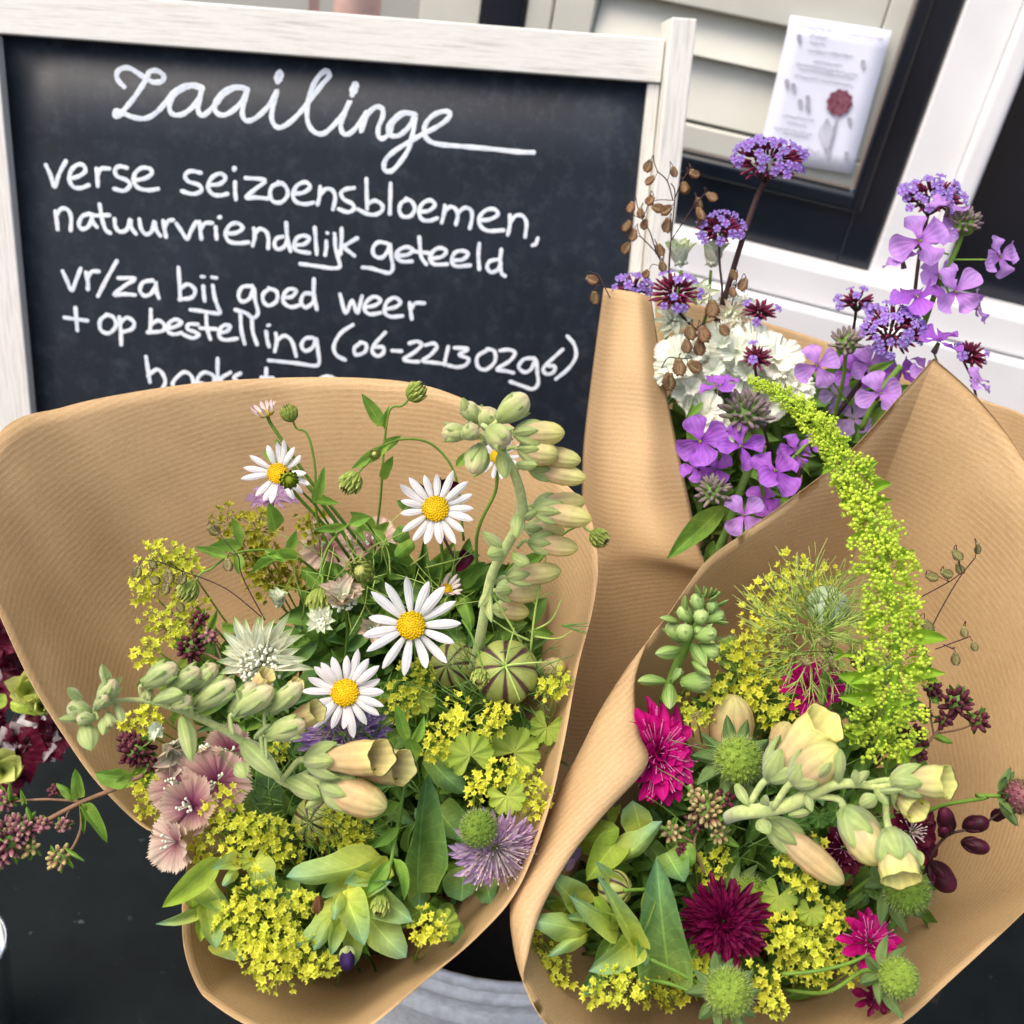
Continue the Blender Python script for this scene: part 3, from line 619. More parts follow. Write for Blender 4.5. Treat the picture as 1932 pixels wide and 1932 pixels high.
TXT = """
T1 650 455 618 420 612 385 635 360 680 358 740 395 800 430 850 425 857 397 825 372 785 375 770 405 745 450 700 515 655 570 625 605 606 610 600 592 615 580 645 592 690 612 745 622 790 610 840 570 880 520 920 475 965 452 1010 445 1060 457
T1 1062 464 1000 452 930 482 892 535 890 580 915 602 960 597 1010 560 1045 510 1058 464 1046 520 1038 575 1055 605 1085 592 1130 545 1170 498 1220 465 1270 460 1298 468
T1 1298 470 1235 455 1165 487 1128 540 1132 588 1175 603 1230 572 1275 522 1297 470 1278 540 1270 600 1290 632 1330 625 1380 585 1425 530 1452 473 1435 540 1423 612 1440 658 1475 667 1530 632 1590 570 1640 505 1690 440 1725 398 1712 370 1672 398 1636 460 1612 545 1612 635 1645 690 1695 700 1750 655 1800 595 1835 528 1803 600 1786 662 1802 702 1838 696 1885 645 1920 590
D1 1467 378 1455 428 30
D1 1465 392 1458 410 50
D1 1863 440 1845 500 26
D1 1862 448 1852 475 46
T2 203 590 185 640 176 692 190 645 215 592 255 560 288 572 288 612 267 665 266 712 290 726 325 695 345 640 400 595 462 602 400 590 348 622 318 667 325 706 370 711 420 672 458 612 448 690 424 780 378 852 335 896 298 890 302 840 350 792 430 742 500 702 560 672 620 632 643 597 615 583 560 600 518 642 505 692 530 737 590 757 700 767 850 780 1000 796 1080 799
A1 240 865 265 920 285 980 310 910 345 845
A1 370 935 410 925 445 900 440 870 410 862 375 890 362 940 385 980 425 985 465 970
A1 505 885 510 930 512 975
A1 508 925 530 885 572 884
A1 665 880 625 872 602 892 615 925 660 943 682 970 650 1000 598 990
A1 705 945 760 935 795 910 785 885 745 880 710 905 700 950 725 985 780 997 828 990
A1 1052 906 1000 897 970 917 985 950 1042 970 1055 1000 1010 1017 953 1002
A1 1095 970 1150 965 1182 935 1155 910 1112 930 1090 975 1110 1015 1150 1025 1192 1016
A1 1232 955 1232 1000 1236 1045
D1 1229 882 1227 888 28
A1 1287 933 1388 945 1340 990 1288 1036 1340 1035 1402 1041
A1 1480 960 1430 975 1415 1015 1430 1055 1475 1060 1508 1020 1495 975 1458 955
A1 1535 1015 1590 1010 1625 980 1600 955 1555 975 1535 1025 1555 1060 1600 1070 1642 1062
A1 1678 980 1675 1030 1664 1072
A1 1678 1020 1710 990 1745 1000 1757 1040 1745 1097
A2 138 985 95 992 70 1012 85 1045 128 1068 138 1095 105 1112 58 1096
A2 203 938 205 1020 207 1095
A2 208 1072 245 1052 284 1072 285 1105 250 1125 205 1120 160 1098
A2 330 962 328 1050 326 1122
A2 420 1045 385 1065 376 1105 395 1135 435 1132 457 1095 442 1058 410 1042
A2 480 1110 530 1105 562 1075 540 1050 500 1065 478 1110 495 1150 535 1157 574 1143
A2 614 1078 610 1120 598 1167
A2 612 1112 640 1085 670 1095 682 1130 672 1177
A2 680 1122 715 1090 750 1100 757 1140 745 1197
A2 800 1155 850 1150 892 1125 875 1097 830 1102 795 1140 800 1182 840 1210 922 1207
A2 955 1128 955 1180 944 1230
A2 955 1168 985 1132 1022 1132 1042 1170 1035 1242
A2 1101 1250 1092 1277 1074 1286
A1 290 1108 296 1150 302 1202
A1 292 1132 320 1095 355 1100 372 1140 370 1207
A1 470 1120 430 1135 413 1175 428 1200 460 1190 480 1150 478 1115 486 1162 507 1190
A1 522 1072 535 1150 553 1203 577 1222
A1 500 1130 572 1128
A1 600 1148 605 1190 630 1215 665 1202 682 1150 688 1192 712 1226
A1 730 1150 740 1200 765 1228 795 1212 810 1160 817 1202 840 1236
A1 855 1158 862 1200 870 1242
A1 860 1197 880 1160 907 1153
A1 925 1173 950 1210 980 1252 1000 1212 1027 1163
A1 1045 1163 1050 1210 1055 1252
A1 1050 1202 1075 1170 1112 1169
A1 1130 1190 1132 1220 1135 1252
D1 1148 1140 1154 1138 24
A1 1190 1225 1240 1220 1272 1195 1245 1170 1205 1180 1182 1225 1200 1265 1250 1275 1302 1270
A1 1330 1198 1335 1240 1324 1287
A1 1332 1232 1360 1200 1395 1215 1407 1255 1405 1302
A1 1482 1240 1450 1250 1438 1280 1455 1307 1490 1292 1507 1250
A1 1500 1168 1505 1240 1522 1317
A1 1550 1285 1595 1280 1622 1250 1590 1235 1555 1250 1540 1290 1560 1315 1622 1326
A1 1650 1193 1655 1260 1660 1332
A1 1710 1265 1710 1300 1704 1337
A1 1755 1243 1758 1300 1775 1360 1780 1398 1740 1406 1660 1395 1573 1383
D1 1714 1221 1717 1222 20
D1 1752 1225 1755 1226 20
A1 1790 1198 1790 1260 1784 1332
A1 1872 1248 1815 1282 1797 1292 1825 1315 1857 1341
A2 310 1275 265 1270 238 1300 245 1340 285 1350 318 1310 326 1275 332 1340 342 1400 325 1430 280 1422 230 1407 183 1402
A2 370 1340 420 1335 447 1310 415 1295 375 1310 358 1345 390 1370 442 1370
A2 480 1243 485 1300 492 1350 517 1385
A2 455 1318 542 1328
A2 550 1355 600 1345 622 1315 590 1300 555 1315 535 1355 560 1385 627 1385
A2 665 1365 710 1360 737 1330 705 1315 667 1325 650 1365 672 1395 747 1391
A2 795 1278 790 1340 795 1412
A2 892 1360 850 1370 836 1400 855 1427 890 1415 908 1380
A2 910 1308 905 1370 910 1430 930 1447
A1 328 1422 350 1470 375 1522 400 1465 422 1408
A1 450 1428 460 1475 460 1517
A1 455 1460 480 1425 517 1423
A1 612 1368 560 1460 513 1552
A1 620 1458 707 1460 650 1500 598 1546 650 1542 707 1546
A1 800 1470 750 1480 733 1520 755 1550 790 1540 815 1500 815 1475 822 1532 832 1562
A1 935 1403 940 1480 945 1572
A1 945 1512 985 1490 1022 1520 1005 1560 940 1570
A1 1065 1500 1068 1540 1072 1577
D1 1055 1450 1070 1451 20
D1 1110 1453 1135 1457 20
A1 1115 1498 1125 1560 1142 1610 1152 1642 1110 1640 1050 1630 998 1624
A1 1322 1500 1270 1505 1250 1550 1270 1582 1310 1562 1330 1508 1336 1570 1352 1640 1325 1667 1290 1642 1233 1624
A1 1410 1515 1380 1540 1380 1580 1410 1602 1450 1577 1450 1530 1408 1510
A1 1490 1560 1530 1555 1552 1525 1515 1515 1485 1550 1490 1590 1530 1610 1582 1595
A1 1640 1540 1595 1540 1578 1580 1600 1612 1640 1585 1647 1545
A1 1645 1463 1645 1540 1660 1622
A2 65 1543 95 1642 128 1575 155 1642 180 1553
A2 205 1610 250 1600 277 1575 245 1555 205 1580 193 1620 220 1647 277 1640
A2 310 1620 355 1610 382 1585 350 1560 310 1585 298 1635 330 1660 392 1656
A2 430 1588 435 1630 441 1672
A2 435 1622 460 1590 507 1590
A1 338 1665 457 1681
A1 395 1613 405 1732
A1 560 1650 525 1680 528 1730 570 1747 607 1710 595 1665 558 1648
A1 625 1663 632 1730 635 1807
A1 630 1692 665 1665 702 1690 690 1725 635 1742
A1 790 1623 790 1690 785 1737
A1 790 1702 830 1680 862 1705 850 1735 773 1742
A1 890 1720 925 1710 952 1690 920 1675 885 1695 878 1735 910 1752 952 1745
A1 1037 1700 990 1700 983 1725 1020 1740 1042 1755 1010 1772 963 1755
A1 1080 1653 1085 1720 1102 1777
A1 1048 1720 1132 1725
A1 1155 1745 1190 1735 1207 1710 1175 1705 1150 1730 1150 1765 1180 1782 1242 1775
A1 1260 1648 1265 1730 1282 1802
A1 1320 1673 1325 1740 1347 1806
A1 1395 1738 1400 1780 1410 1817
D1 1403 1706 1412 1704 20
A1 1445 1748 1450 1790 1440 1842
A1 1450 1787 1490 1760 1530 1790 1552 1867
A1 1640 1770 1600 1775 1580 1810 1600 1840 1640 1820 1657 1775 1667 1840 1672 1905 1640 1917 1560 1905 1408 1889
A2 132 1703 70 1745 33 1810 45 1860 92 1887
A2 170 1800 140 1825 148 1860 195 1845 202 1805 170 1795
A2 302 1743 250 1800 233 1840 260 1867 292 1850 290 1820 250 1820
A2 338 1838 387 1841
A2 428 1800 470 1790 492 1810 450 1850 398 1882 440 1895 477 1896
A2 513 1810 555 1800 572 1820 540 1860 498 1892 550 1900 597 1906
A2 632 1818 620 1870 612 1912
A2 665 1823 737 1830 690 1860 737 1880 725 1912 680 1925 632 1915
A5 1185 10 1125 50 1128 110 1175 127 1227 80 1225 20 1183 5
A5 1258 15 1310 10 1347 30 1310 80 1238 125 1290 135 1337 146
A5 1460 60 1400 65 1368 110 1400 142 1440 125 1470 68 1477 140 1482 210 1450 242 1400 227 1318 198
A5 1627 8 1560 70 1513 120 1530 152 1570 145 1582 110 1538 104
A5 1655 -70 1695 -20 1705 50 1662 120 1588 182
A4 765 153 775 220 785 285
A4 775 252 820 220 850 240 866 285 840 330 785 335
A4 925 335 905 290 960 235 1003 255 1010 310 960 345 925 335
A4 1040 290 1110 300 1120 255 1070 235 1035 270 1040 330 1110 345
A4 1140 163 1140 230 1143 330
A4 1207 235 1155 275 1210 330
A4 1260 240 1225 262 1260 300 1230 330
A4 1395 215 1395 260 1400 320
A4 1370 262 1430 264
A4 1500 275 1500 330
A4 1680 300 1675 270 1720 256 1760 275 1760 330 1720 345 1680 300
"""
zk = 0
for line in TXT.strip().splitlines():
    p = line.split(); tr = {'1': Z1, '2': Z2, '4': Z4, '5': Z5}[p[0][1]]; nums = [float(x) for x in p[1:]]
    if p[0][0] == 'D': wd = nums.pop()
    else: wd = 27 if p[0][0] == 'T' else (24 if p[0][1] != '5' else 27)
    sc = .32 if p[0][1] == '5' else .36
    pts = [bx(*tr(nums[i], nums[i + 1]), .0004) for i in range(0, len(nums), 2)]
    zk += 1
    bake(board, 'pen_stroke', xf(ribbon(pts, px(wd * sc, .9) * (.93 if p[0][0] != 'A' else .9), .00012), BD.M() @ Matrix.Translation((0, 0, .0001 + .00001 * (zk % 7)))), M['chalk'])
# rear legs of the board
bevpart(board, 'rear_leg', uvbox(xst0, xst0 + .03, yb, yst - .05, -.30, -.27, 'y'), M['frame'], .002)

# ------------------------------------------------------------------ bucket
BR = .15; BC = W(895, 1856, .57) + Vector((0, BR, 0)); bz = BC.z
buck = thing('bucket', 'galvanised zinc bucket holding the three wrapped bouquets', 'bucket', (BC.x, BC.y, tz))
H_ = bz - tz
pr = [(0.001, .0), (.002, BR * .76), (H_ * .5, BR * .88), (H_ * .8, BR * .94), (H_ * .82, BR * .965), (H_ * .84, BR * .945), (H_ - .024, BR * .965), (H_ - .022, BR * .985), (H_ - .017, BR * 1.002), (H_ - .012, BR * 1.0), (H_ - .010, BR * .985), (H_ - .008, BR * .99), (H_ - .004, BR * 1.003), (H_, BR * .998), (H_ + .002, BR * .985), (H_, BR * .972), (H_ - .012, BR * .97), (H_ * .5, BR * .86)]
rx = Matrix.Translation((BC.x, BC.y, tz)) @ Matrix.Rotation(R_(90), 4, 'X')
bake(buck, 'body', xf(lathe(pr[:-2], 64), rx), M['zinc'])
bake(buck, 'inner_face', xf(lathe([(H_ - .001, BR * .984), (H_ - .02, BR * .965), (H_ * .5, BR * .86), (H_ * .3, BR * .8), (H_ * .3, .001)], 64), rx), M['bucket_inside'], label='dark inside of the bucket')  # inner wall and floor of the bucket in one near-black colour
for s in (-1, 1):
    hp = [Vector((BC.x + s * BR * 1.03, BC.y + dy, bz - .03 + dz)) for dy, dz in ((-.03, 0), (-.025, .03), (0, .045), (.025, .03), (.03, 0))]
    hp = [p + Vector((s * .012, 0, 0)) for p in hp]
    bake(buck, 'handle', tube(hp, .003, 8, 20), M['zinc'])

# ------------------------------------------------------------------ kraft wraps
def crease(p, k=1.):
    a = noise.noise(Vector(p) * 9) * .006 + noise.noise(Vector(p) * 26) * .0016
    b = 1 - abs(noise.noise(Vector((p[0] * 7 + 3, p[1] * 7, p[2] * 3)))) * 2.4
    return (a + .0045 * max(0, b) ** 9) * k
def wrap(name, label, rim, apex, flap=None, rings=26, N=240, bulge=.02, ribc=None, amp=1., smooth=9):
    P0 = cr(rim, N, True); ap = np.array(W(*apex)); n = N; rc = np.array(W(*ribc))
    dist = np.hypot(P0[:, 0] - apex[0], P0[:, 1] - apex[1]); sl = (P0[:, 2] - apex[2]) / dist
    ker = np.exp(-np.linspace(-2, 2, 2 * smooth + 1) ** 2); ker /= ker.sum()
    sl = np.convolve(np.concatenate([sl[-smooth:], sl, sl[:smooth]]), ker, 'valid'); P0[:, 2] = apex[2] + sl * dist
    A = np.array([list(W(*p)) for p in P0])
    fl = None
    if flap:
        k = len(rim); fl = cr([(W(*flap[i]) if i in flap else W(*rim[i])) for i in range(k)], N, True)
        fm = np.linalg.norm(fl - A, axis=1)
    cen = A.mean(axis=0); rows = []; uvr = []
    if flap:
        for j in range(6):
            f = 1 - j / 6                       # 1 at free edge, 0 at silhouette
            mid = A * (1 - f) + fl * f
            up = np.array([list((CAM - Vector(p)).normalized()) for p in mid])
            rows.append(mid + up * (np.sin(np.pi * f) * fm * .28)[:, None]); uvr.append(np.linalg.norm(A - rc, axis=1) + fm * f)
    for j in range(rings + 1):
        r = (j / rings); rr = r ** 1.15
        P = A * (1 - rr * .93) + ap * rr * .93
        vd = P - np.array(CAM); vd /= np.linalg.norm(vd, axis=1)[:, None]
        P = P + vd * (bulge * math.sin(math.pi * min(1, r)) ** 2)
        rows.append(P); uvr.append(np.linalg.norm(P - rc, axis=1))
    G = np.array(rows); U = np.zeros(G.shape[:2] + (2,))
    for j in range(G.shape[0]):
        for i in range(n):
            p = G[j, i]; d = (Vector(p) - CAM).normalized()
            e = crease(p, amp) * (1 if j > (6 if flap else 0) else .5)
            if flap and 4 < j < 8: e *= .3
            G[j, i] = p + np.array(d) * e
            U[j, i] = (i / n * 1.5, float(uvr[j][i]))
    o = single(name, grid(G, U, True), M['kraft'], label, 'wrapping paper', 'brown kraft paper wraps around the bouquets')
    m = o.modifiers.new('t', 'SOLIDIFY'); m.thickness = .00028; m.offset = 0
    return o
wrap('kraft_wrap', 'left brown kraft paper cone round the daisies, wide rim reaching the left edge',
     [(-70, 1000, .47), (0, 815, .52), (120, 768, .55), (250, 740, .565), (400, 720, .575), (560, 712, .58), (700, 714, .575), (800, 727, .565), (890, 760, .555), (980, 815, .54), (1060, 905, .52), (1110, 965, .505), (1128, 1060, .49), (1118, 1150, .475), (1090, 1260, .455), (1064, 1400, .43), (1034, 1530, .41), (978, 1675, .395),
      (900, 1768, .385), (800, 1852, .38), (700, 1935, .375), (600, 1990, .375), (470, 1936, .385), (400, 1892, .395), (372, 1860, .40), (348, 1790, .405), (344, 1700, .415), (349, 1595, .43), (270, 1560, .44), (185, 1478, .445), (125, 1395, .45), (60, 1290, .455), (0, 1162, .46)],
     (770, 1700, .66), ribc=(760, 1850, .68))
RR = [(1762, 679, .508), (1770, 683, .508), (1850, 757, .508), (1935, 872, .502), (2050, 1100, .47), (2080, 1400, .44), (2030, 1620, .42), (1930, 1722, .41), (1860, 1788, .402), (1790, 1852, .396), (1700, 1932, .388), (1560, 2010, .38), (1300, 2060, .37), (1120, 2010, .368), (1032, 1934, .37), (990, 1860, .378), (968, 1780, .388), (965, 1695, .40),
      (1000, 1608, .412), (1040, 1520, .422), (1090, 1425, .434), (1130, 1345, .444), (1180, 1265, .456), (1224, 1207, .466), (1262, 1158, .475), (1330, 1062, .49), (1400, 1008, .50), (1500, 935, .507), (1600, 855, .512), (1700, 745, .512), (1756, 682, .509)]
wrap('kraft_wrap', 'right brown kraft paper cone with a pointed corner and a curled front flap', RR, (1340, 1720, .66), ribc=(1400, 1500, .62),
     flap={16: (996, 1802, .378), 17: (1022, 1715, .388), 18: (1078, 1614, .398), 19: (1142, 1534, .407), 20: (1221, 1442, .420), 21: (1205, 1378, .432), 22: (1198, 1288, .447)})
def sheet(rows, ny, nx, uvdir=1):
    k = [cr([W(*p) for p in r], nx) for r in rows]; k = np.array(k)
    G = np.zeros((ny, nx, 3))
    for i in range(nx): G[:, i] = cr(k[:, i], ny)
    U = np.zeros((ny, nx, 2)); 
    for j in range(ny):
        for i in range(nx):
            U[j, i, 0] = i / nx * .3; U[j, i, 1] = 0 if j == 0 else U[j - 1, i, 1] + np.linalg.norm(G[j, i] - G[j - 1, i])
            G[j, i] += np.array((CAM - Vector(G[j, i])).normalized()) * crease(G[j, i], .5)
    return grid(G, U)
w3 = MB()
w3.add(sheet([[(1139, 543, .635), (1165, 546, .610), (1200, 552, .600), (1228, 560, .605)], [(1119, 690, .64), (1150, 690, .605), (1210, 690, .592), (1247, 682, .605)], [(1101, 840, .645), (1140, 835, .605), (1215, 830, .588), (1270, 805, .60)], [(1096, 960, .645), (1140, 955, .60), (1220, 950, .582), (1299, 940, .595)],
              [(1080, 1040, .645), (1150, 1030, .597), (1240, 1040, .577), (1331, 1062, .585)], [(1050, 1100, .65), (1130, 1090, .607), (1240, 1095, .588), (1400, 1120, .60)], [(1020, 1250, .66), (1110, 1240, .625), (1220, 1240, .61), (1400, 1250, .62)], [(1000, 1450, .67), (1080, 1440, .65), (1180, 1430, .64), (1350, 1430, .65)], [(960, 1700, .68), (1040, 1690, .67), (1130, 1680, .665), (1250, 1650, .67)]], 70, 30))
w3.add(sheet([[(1235, 556, .69), (1340, 580, .715), (1453, 611, .73), (1555, 643, .735), (1700, 696, .725), (1858, 755, .70), (1935, 784, .68), (2050, 860, .65)], [(1240, 700, .695), (1340, 700, .72), (1453, 730, .735), (1555, 760, .74), (1700, 800, .73), (1858, 850, .70), (1935, 880, .68), (2050, 950, .65)], [(1240, 1000, .70), (1340, 1000, .73), (1453, 1000, .74), (1555, 1030, .74), (1700, 1030, .73), (1800, 1040, .71), (1900, 1050, .69), (2000, 1100, .67)], [(1200, 1400, .71), (1240, 1400, .73), (1280, 1400, .74), (1350, 1400, .74), (1400, 1400, .73), (1450, 1400, .72), (1500, 1400, .70), (1550, 1400, .69)]], 40, 40))
w3o = single('kraft_wrap', w3.prim(), M['kraft'], 'rear brown kraft paper wrap standing tall in front of the chalkboard corner', 'wrapping paper', 'brown kraft paper wraps around the bouquets')
m_ = w3o.modifiers.new('t', 'SOLIDIFY'); m_.thickness = .00028; m_.offset = 0
# ================================================================== plant builders
TAU = 2 * math.pi
def U(a, b): return rnd.uniform(a, b)
def stem(root, pts, wpx, mat='stem', name='stem', n=7, taper=1., parent=None, m=None):
    P = [W(*p) for p in pts]; d = pts[0][2]
    r = px(wpx, d) / 2
    return bake(root, name, tube(P, [r * taper, r], n, m or max(6, len(P) * 5)), M[mat], parent=parent)
def L_(key, **k): return lambda: leaf(**k)
LV = {  # shared leaf shapes
 'lance': [dict(kind='lance', bend=b, cup=c, wave=w, seed=i) for i, (b, c, w) in enumerate(((-.9, .25, .03), (.7, .2, .05), (-1.8, .3, .04), (.2, .15, .05)))],
 'ovate': [dict(kind='ovate', bend=b, cup=c, wave=w, seed=i, nx=7, ny=11) for i, (b, c, w) in enumerate(((-.9, .28, .07), (.6, .32, .08), (-1.4, -.18, .08)))],
 'sepal': [dict(kind='sepal', bend=b, cup=-.3, nx=5, ny=8, seed=i) for i, b in enumerate((-.9, -1.5, -.4))],
 'daisy': [dict(kind='daisy', bend=b, cup=-.05, ridge=.012, nx=7, ny=9, seed=i, curl=c) for i, (b, c) in enumerate(((-.35, 0), (-.7, -.2), (.1, -.4), (.5, .3)))],
 'spat': [dict(kind='spat', bend=b, cup=.15, nx=9, ny=11, wave=w, seed=i) for i, (b, w) in enumerate(((-.6, .09), (-1.2, .12), (.4, .12), (-.2, .18)))],
 'blunt': [dict(kind='spat', bend=b, cup=.1, nx=7, ny=9, wave=.06, seed=i) for i, b in enumerate((-.35, -.1, .2))],
 'strap': [dict(kind='strap', bend=b, cup=.4, nx=3, ny=8, seed=i, wave=.1) for i, b in enumerate((-.6, .5, -1.3))],
 'bract': [dict(kind='sepal', bend=b, cup=.25, nx=7, ny=9, ridge=.015, seed=i) for i, b in enumerate((-.5, .4, -1.))],
 'round': [dict(kind='round', bend=b, cup=.2, nx=7, ny=9, wave=.05, seed=i) for i, b in enumerate((-.7, .5))],
 'ruff': [dict(kind='fan', bend=b, cup=.1, nx=17, ny=9, wave=w, ridge=.09, notch=0, teeth=0, seed=i) for i, (b, w) in enumerate(((-.4, .25), (.3, .3), (-1.1, .2)))],
}
def lf(root, kind, b, t, hw, mat, name='leaf', hint=None, tw=None, v=None, parent=None, flat=1., label=None):
    """leaf between world points"""
    ks = LV[kind]; v = rnd.randrange(len(ks)) if v is None else v
    me = shared('%s_%d' % (kind, v), lambda: leaf(**ks[v]), M[mat])
    tw = U(-.35, .35) if tw is None else tw
    o = part(root, name, me, bt(b, t, hw, hint, tw, flat), label)
    if parent: o.parent = parent
    return o
def lfp(root, kind, b, t, wpx, mat, **k):
    return lf(root, kind, W(*b), W(*t), px(wpx, (b[2] + t[2]) / 2) / 2, mat, **k)
def lfm(mb, kind, b, t, hw, hint=None, tw=0., v=0, flat=1.):
    mb.add(leaf(**LV[kind][v % len(LV[kind])]), bt(b, t, hw, hint, tw, flat))
def dome_pts(n, cap=1.4, jit=.0):
    """directions on a cap round +z"""
    out = []
    for i in range(n):
        c = 1 - (i + .5) / n * (1 - math.cos(cap)); th = math.acos(max(-1, min(1, c))) + U(-jit, jit); ph = i * 2.39996 + U(-jit, jit)
        out.append(Vector((math.sin(th) * math.cos(ph), math.sin(th) * math.sin(ph), math.cos(th))))
    return out
def rotz_to(d, roll=0.):
    return d.to_track_quat('Z', 'Y').to_matrix() @ Matrix.Rotation(roll, 3, 'Z')
def disc_mesh(mat, n=95, h=.35, key='disc_florets'):
    def f():
        mb = MB(); mb.add(ball(12, 6, sz=h))
        for i in range(n):
            r = math.sqrt((i + .5) / n); a = i * 2.39996; z = h * math.sqrt(max(0, 1 - r * r * .9))
            mb.add(ball(5, 3), Matrix.Translation((r * math.cos(a), r * math.sin(a), z)) @ Matrix.Scale(.072 + .02 * r, 4))
        return mb.prim()
    return shared(key, f, M[mat])
def daisy(label, u, v, d, r, n=(0, .2, 1), k=17, dr=.34, stems=None, mat='petw', skip=(), up=.12, name='daisy', wpx=None, droop=0., roll=0.):
    o = thing(name, label, 'flower', W(u, v, d), 'white daisies in the left bouquet')
    F = frame(n, roll); c = W(u, v, d); R = px(r, d); D = R * dr * .84
    for i in range(k):
        if i in skip: continue
        a = TAU * i / k + U(-.07, .07); Lp = R * U(.84, 1.07); e = U(-.14, .14) + up
        dr_ = F @ Vector((math.cos(a) * math.cos(e), math.sin(a) * math.cos(e), math.sin(e)))
        b = c + F @ Vector((math.cos(a), math.sin(a), 0)) * D * .8 - F @ Vector((0, 0, 1)) * R * .02 * (i % 3)
        t = c + dr_ * Lp - F @ Vector((0, 0, R * droop)) 
        lf(o, 'daisy', b, t, (wpx * .85 / r * R / 2 if wpx else R * U(.088, .112)), mat, 'petal', F @ Vector((0, 0, 1)), U(-.2, .2))
    part(o, 'disc', disc_mesh('disc'), M4(c, F, (D, D, D)))
    cal = MB()
    for i in range(11):
        a = TAU * i / 11; q = F @ Vector((math.cos(a), math.sin(a), 0))
        lfm(cal, 'sepal', c - F @ Vector((0, 0, D * .35)) + q * D * .3, c + q * D * 1.15 - F @ Vector((0, 0, D * .1)), D * .22, -(F @ Vector((0, 0, 1))))
    bake(o, 'calyx', cal.prim(), M['bud'])
    if stems:
        P = [c - F @ Vector((0, 0, D * .3)), c - F @ Vector((0, 0, R * .6))] + [W(*p) for p in stems]
        bake(o, 'stem', tube(P, px(7, d) / 2, 7, 6 * len(P)), M['stem'])
    return o
def budm(mat='bud', key='daisy_bud'):
    def f():
        mb = MB(); mb.add(ball(10, 8, lambda p, t: 1 - .1 * t, sz=1.0))
        for row, (z0, z1, rr, k) in enumerate(((-.85, .1, .55, 9), (-.5, .75, .9, 11), (-.1, 1.35, .95, 11))):
            for i in range(k):
                a = TAU * (i + row * .5) / k; q = Vector((math.cos(a), math.sin(a), 0))
                lfm(mb, 'sepal', q * rr * .95 + Vector((0, 0, z0)), q * (1.12 if row < 2 else .55) + Vector((0, 0, z1)), .22, q)
        return mb.prim()
    return shared(key, f, M[mat])
def dbud(label, u, v, d, r, n, stems=None, w=5, mat='bud', name='daisy_bud', leaves=()):
    o = thing(name, label, 'flower bud', W(u, v, d), 'daisy buds in the left bouquet'); F = frame(n); c = W(u, v, d); R = px(r, d)
    part(o, 'bud', budm(mat), M4(c, F, (R, R, R)))
    if stems:
        P = [c - F @ Vector((0, 0, R * .9)), c - F @ Vector((0, 0, R * 2))] + [W(*p) for p in stems]
        bake(o, 'stem', tube(P, [px(w, d) * .4, px(w, d) * .55], 7, 6 * len(P)), M['stem'])
    for (b, t, wd) in leaves: lfp(o, 'lance', b, t, wd, 'leaf')
    return o
def starm(mat):
    def f():
        mb = MB(); k = 5
        for ring, (ln, z, off, hw) in enumerate(((1., .42, 0, .32), (.8, .1, .5, .13))):
            for i in range(k):
                a = TAU * (i + off) / k; q = Vector((math.cos(a), math.sin(a), 0)); s = Vector((-math.sin(a), math.cos(a), 0))
                v = [list(Vector((0, 0, -.15))), list(q * .45 + s * hw * 1. + Vector((0, 0, z * .3))), list(q * ln + Vector((0, 0, z))), list(q * .45 - s * hw + Vector((0, 0, z * .3))), list(q * .45 + Vector((0, 0, z * .1 - .07)))]
                mb.add((np.array(v), [(0, 1, 4), (1, 2, 4), (2, 3, 4), (3, 0, 4)], np.array([[.5, 0], [0, .5], [.5, 1], [1, .5], [.5, .5]])))
        mb.add(ball(6, 3, sz=.5), Matrix.Translation((0, 0, .02)) @ Matrix.Scale(.14, 4))
        for i in range(5):
            a = TAU * (i + .5) / 5; mb.add(ball(4, 2), Matrix.Translation((.3 * math.cos(a), .3 * math.sin(a), .16)) @ Matrix.Scale(.07, 4))
        return mb.prim()
    return shared('star_flower', f, M[mat])
def mantle(label, clusters, d0, base, leaves=(), mat='star', s=9.6, dens=1., grp='left'):
    """yellow green frothy sprig: clusters (u, v, r[, dd])"""
    c0 = clusters[0]; o = thing('ladys_mantle', label, 'flower sprig', W(c0[0], c0[1], d0), 'yellow green lady mantle sprigs in the %s bouquet' % grp)
    me = starm(mat); twigs = MB(); buds = MB(); cb_ = W(*base)
    for cl in clusters:
        u, v, r = cl[:3]; d = d0 + (cl[3] if len(cl) > 3 else 0.); c = W(u, v, d); R = px(r, d); ctr = c + (c - CAM).normalized() * R * .8
        n = max(4, int((r / s) ** 2 * 1.4 * dens)); F = frame((U(-.25, .25), U(0, .5), 1))
        twigs.add(tube([ctr, (ctr * .5 + cb_ * .5) + Vector((0, 0, -.01)), cb_], px(4, d) / 2, 5, 8))
        for q in dome_pts(n, 1.45, .2):
            k = U(.6, 1.12); dv = F @ Vector((q.x, q.y, q.z * .75)); p = ctr + dv * R * k
            sc = px(s, d) * rnd.choice((.6, .8, .95, 1.05, 1.2)) * U(.9, 1.1); nn = (dv * .8 + (CAM - p).normalized() * .5 + Vector((U(-.8, .8), U(-.8, .8), U(-.3, .6)))).normalized()
            part(o, 'star_flower', me, M4(p, rotz_to(nn, U(0, 6)), (sc, sc, sc)))
            twigs.add(tube([p - nn * sc * .15, ctr + dv * R * .3], px(2, d) / 2, 3))
            if rnd.random() < .8: pb = p + Vector((U(-1, 1), U(-1, 1), U(-1, .4))) * sc * .9; buds.add(ball(5, 3, sz=1.3), M4(pb, rotz_to(dv), (sc * .26,) * 3))
    bake(o, 'stalk', twigs.prim(), M['fan'])
    bake(o, 'small_buds', buds.prim(), M[mat], stuff=True)
    for (u, v, r, dd, n) in leaves: fanleaf(o, u, v, d0 + dd, r, n)
    return o
